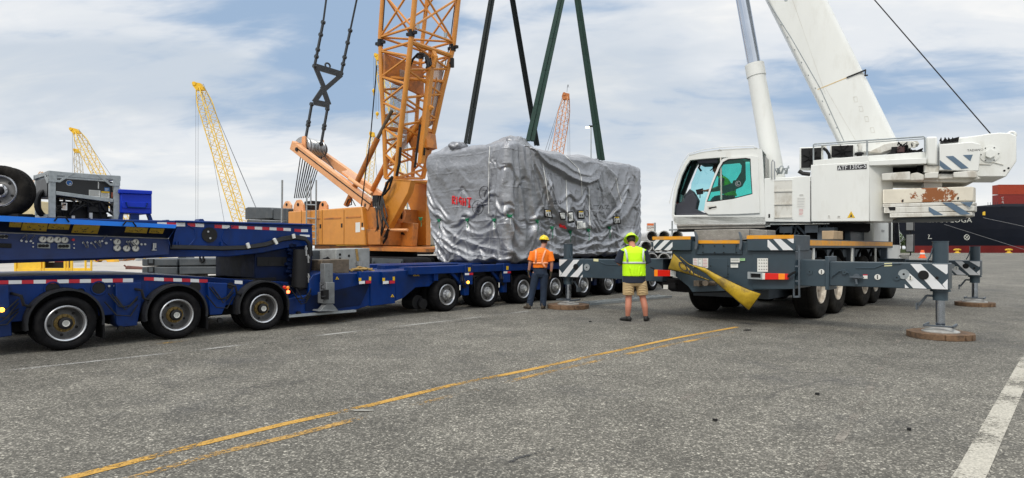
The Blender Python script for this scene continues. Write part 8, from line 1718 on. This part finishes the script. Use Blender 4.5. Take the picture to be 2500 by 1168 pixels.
c = V((bx(2266, 188), 187.3, 1.55+24/F*188)); q.tube([c+V((-.5, 0, .7)), c+V((.0, 0, .7)), c+V((-.3, 0, .0)), c+V((-.5, 0, -.4)), c+V((.6, 0, -.4))], .1, 6); part('hull_mark', q, MC['ship_letter'], sh)
q = MB()
for x in (2412, 2418, 2424, 2430, 2436): q.cyl(V((bx(x, 190), 190, 13.6)), V((bx(x, 190), 190, 15)), .06, 5)
q.box(Fr((bx(2500, 190), 190, 0), u=(1, 0, 0), v=(0, 1, 0)), -8, 60, -2, 12, 13.6, 14.4); part('bulwark', q, HULL, sh)
q = MB(); q.ext([V((bx(x, 186), 185.6, 1.55+(604-y)/F*186)) for x, y in ((2398, 518), (2403, 517), (2403, 526), (2398, 526))], (0, .3, 0)); part('fairlead', q, SAFY, sh)
q = MB()
for a_, b_ in (((2400, 532), (2560, 566)), ((2305, 548), (2520, 616))): q.tube([V((bx(a_[0], 186), 186, 1.55+(604-a_[1])/F*186)), V((bx(b_[0], 175), 175, 1.55+(604-b_[1])/F*175))], .05, 5)
part('mooring_line', q, M('line_grey', (.2, .2, .2), .7), sh)
for i, (y0, y1, m, lab) in enumerate(((475.5, 502, COND, 'dark red shipping container with white vertical lettering on the ship deck'), (451, 475, CONR, 'orange-red shipping container stacked on top of the dark red one on the ship'))):
    x0 = bx(2437, 192); h0 = 1.55+(604-y1)/F*192; h1 = 1.55+(604-y0)/F*192; rt_ = thing('shipping_container', lab, 'container', V((x0+6, 193, h0)), 'containers stacked on the ship')
    q = MB(); fr = Fr((x0, 192, 0), u=(1, 0, 0), v=(0, 1, 0)); q.box(fr, 0, 12.2, 0, 2.4, h0+.1, h1-.08); part('container_body', q, m, rt_)
    q = MB()
    for k in range(41): q.box(fr, .1+k*.3, .24+k*.3, -.06, 0, h0+.2, h1-.2)
    q.box(fr, 0, 12.2, -.07, .02, h0+.02, h0+.18); q.box(fr, 0, 12.2, -.07, .02, h1-.16, h1-.02); part('container_frame', q, m, rt_)
    if i == 0: q = MB(); q.text('KLINE', fr.W(1.2, -.08, (h0+h1)/2), (0, 0, -1), (1, 0, 0), .75, .8) if False else None
    q = MB()
    if i == 0:
        for k, st in enumerate(([(0, 0), (0, 1), (0, .5), (.8, 1), (0, .5), (.8, 0)], [(0, 0), (.8, 0), (0, .6), (.8, 1)], [(0, 1), (.8, 1), (.4, 1), (.4, 0)], [(0, .2), (.8, 0), (.8, 1)])): q.tube([fr.W(1.0+a_*.7, -.1, h1-.75-k*.55-b_*.35) for a_, b_ in st], .05, 4)
        part('container_lettering', q, PAPER, rt_)
for px in (2337, 2463):
    c = V((bx(px, 168), 168, 0)); q = MB(); q.lathe(c, (0, 0, 1), [(.75, 0), (.75, .12), (.4, .2), (.32, .8), (.75, .85), (.78, 1.05), (.3, 1.15)], 20); q.box(Fr(c, u=(1, 0, 0), v=(0, 1, 0)), -.85, .85, -.25, .25, .72, 1.0)
    tag(part('mooring_bollard', q, SAFY, base=c), 'yellow mooring bollard by the ship, '+('left' if px < 2400 else 'right')+' one of the pair', 'bollard', 'yellow bollards along the quay')
c = V((bx(2252, 90), 90, 0)); q = MB(); q.lathe(c, (0, 0, 1), [(.5, 0), (.5, .1), (.38, .12), (.30, .5), (.28, .8), (.2, 1.15)], 16); q.mat(1).lathe(c+V((0, 0, .55)), (0, 0, 1), [(.33, 0), (.30, .22)], 16); tag(part('traffic_drum', q, [M('drum_orange', (.85, .12, .02), .5), PAPER], base=c), 'orange traffic drum on the asphalt in front of the ship bow', 'traffic drum')
# far bank and trees behind the bow
q = MB(); q.ext([V((150, 330, -3)), V((420, 330, -3)), V((420, 380, -3)), V((150, 380, -3))], (0, 0, 3.4)); bk = part('far_bank', q, M('bank_green', (.06, .08, .03), .9), base=(0, 0, 0)); struct(bk)
def tree(px, top_y, Zd, sp_, lab, seed):
    rg = random.Random(seed); h = 1.55+(604-top_y)/F*Zd; b0 = V((bx(px, Zd), Zd, .4)); rt_ = thing('tree', lab, 'tree', b0, 'trees on the bank behind the ship bow')
    q = MB(); q.tube([b0, b0+V((.1, 0, h*.35)), b0+V((0, 0, h*.7))], [.35, .25, .1], 8)
    for i in range(5): a_ = rg.uniform(0, 6.28); q.tube([b0+V((0, 0, h*.3)), b0+V((math.cos(a_)*sp_*.6, math.sin(a_)*sp_*.6, h*.6))], [.15, .05], 6)
    part('trunk', q, BARK, rt_); q = MB(); cl = [(rg.uniform(-1, 1)*sp_*.7, rg.uniform(-1, 1)*sp_*.6, h*rg.uniform(.35, .86), rg.uniform(.28, .5)*sp_) for _ in range(9)]
    for i in range(1500):
        cx, cy, cz, cr = rg.choice(cl); d = V((rg.gauss(0, 1), rg.gauss(0, 1), rg.gauss(0, 1))).normalized()*cr*rg.uniform(.6, 1.05); c_ = b0+V((cx, cy, cz))+d; a_ = V((rg.gauss(0, 1), rg.gauss(0, 1), rg.gauss(0, 1))).normalized(); b_ = a_.cross(V((rg.gauss(0, 1), rg.gauss(0, 1), rg.gauss(0, 1)))).normalized(); s_ = rg.uniform(.18, .38)
        q.mat(rg.choice((0, 0, 1))).add([c_-a_*s_, c_+b_*s_*.6, c_+a_*s_, c_-b_*s_*.6], [(0, 1, 2, 3)])
    part('crown', q, [LEAF, M('leaf_light', (.09, .15, .035), .7, var=.3)], rt_, smooth=False)
for i, (px, ty, Zd, sp_) in enumerate(((2172, 580, 340, 4.5), (2187, 578, 345, 4.5), (2201, 570, 340, 5), (2214, 576, 338, 4.5), (2228, 582, 342, 4.5), (2244, 586, 340, 4.))):
    tree(px, ty, Zd, sp_, ['leftmost rounded green tree beside the crane cab mirrors', 'green tree just left of the tallest one on the far bank', 'tallest green tree on the far bank, beside the ship bow', 'green tree just right of the tallest one, nearly touching the bow', 'green tree mostly behind the curved ship bow', 'low green tree behind the ship bow'][i], i+3)
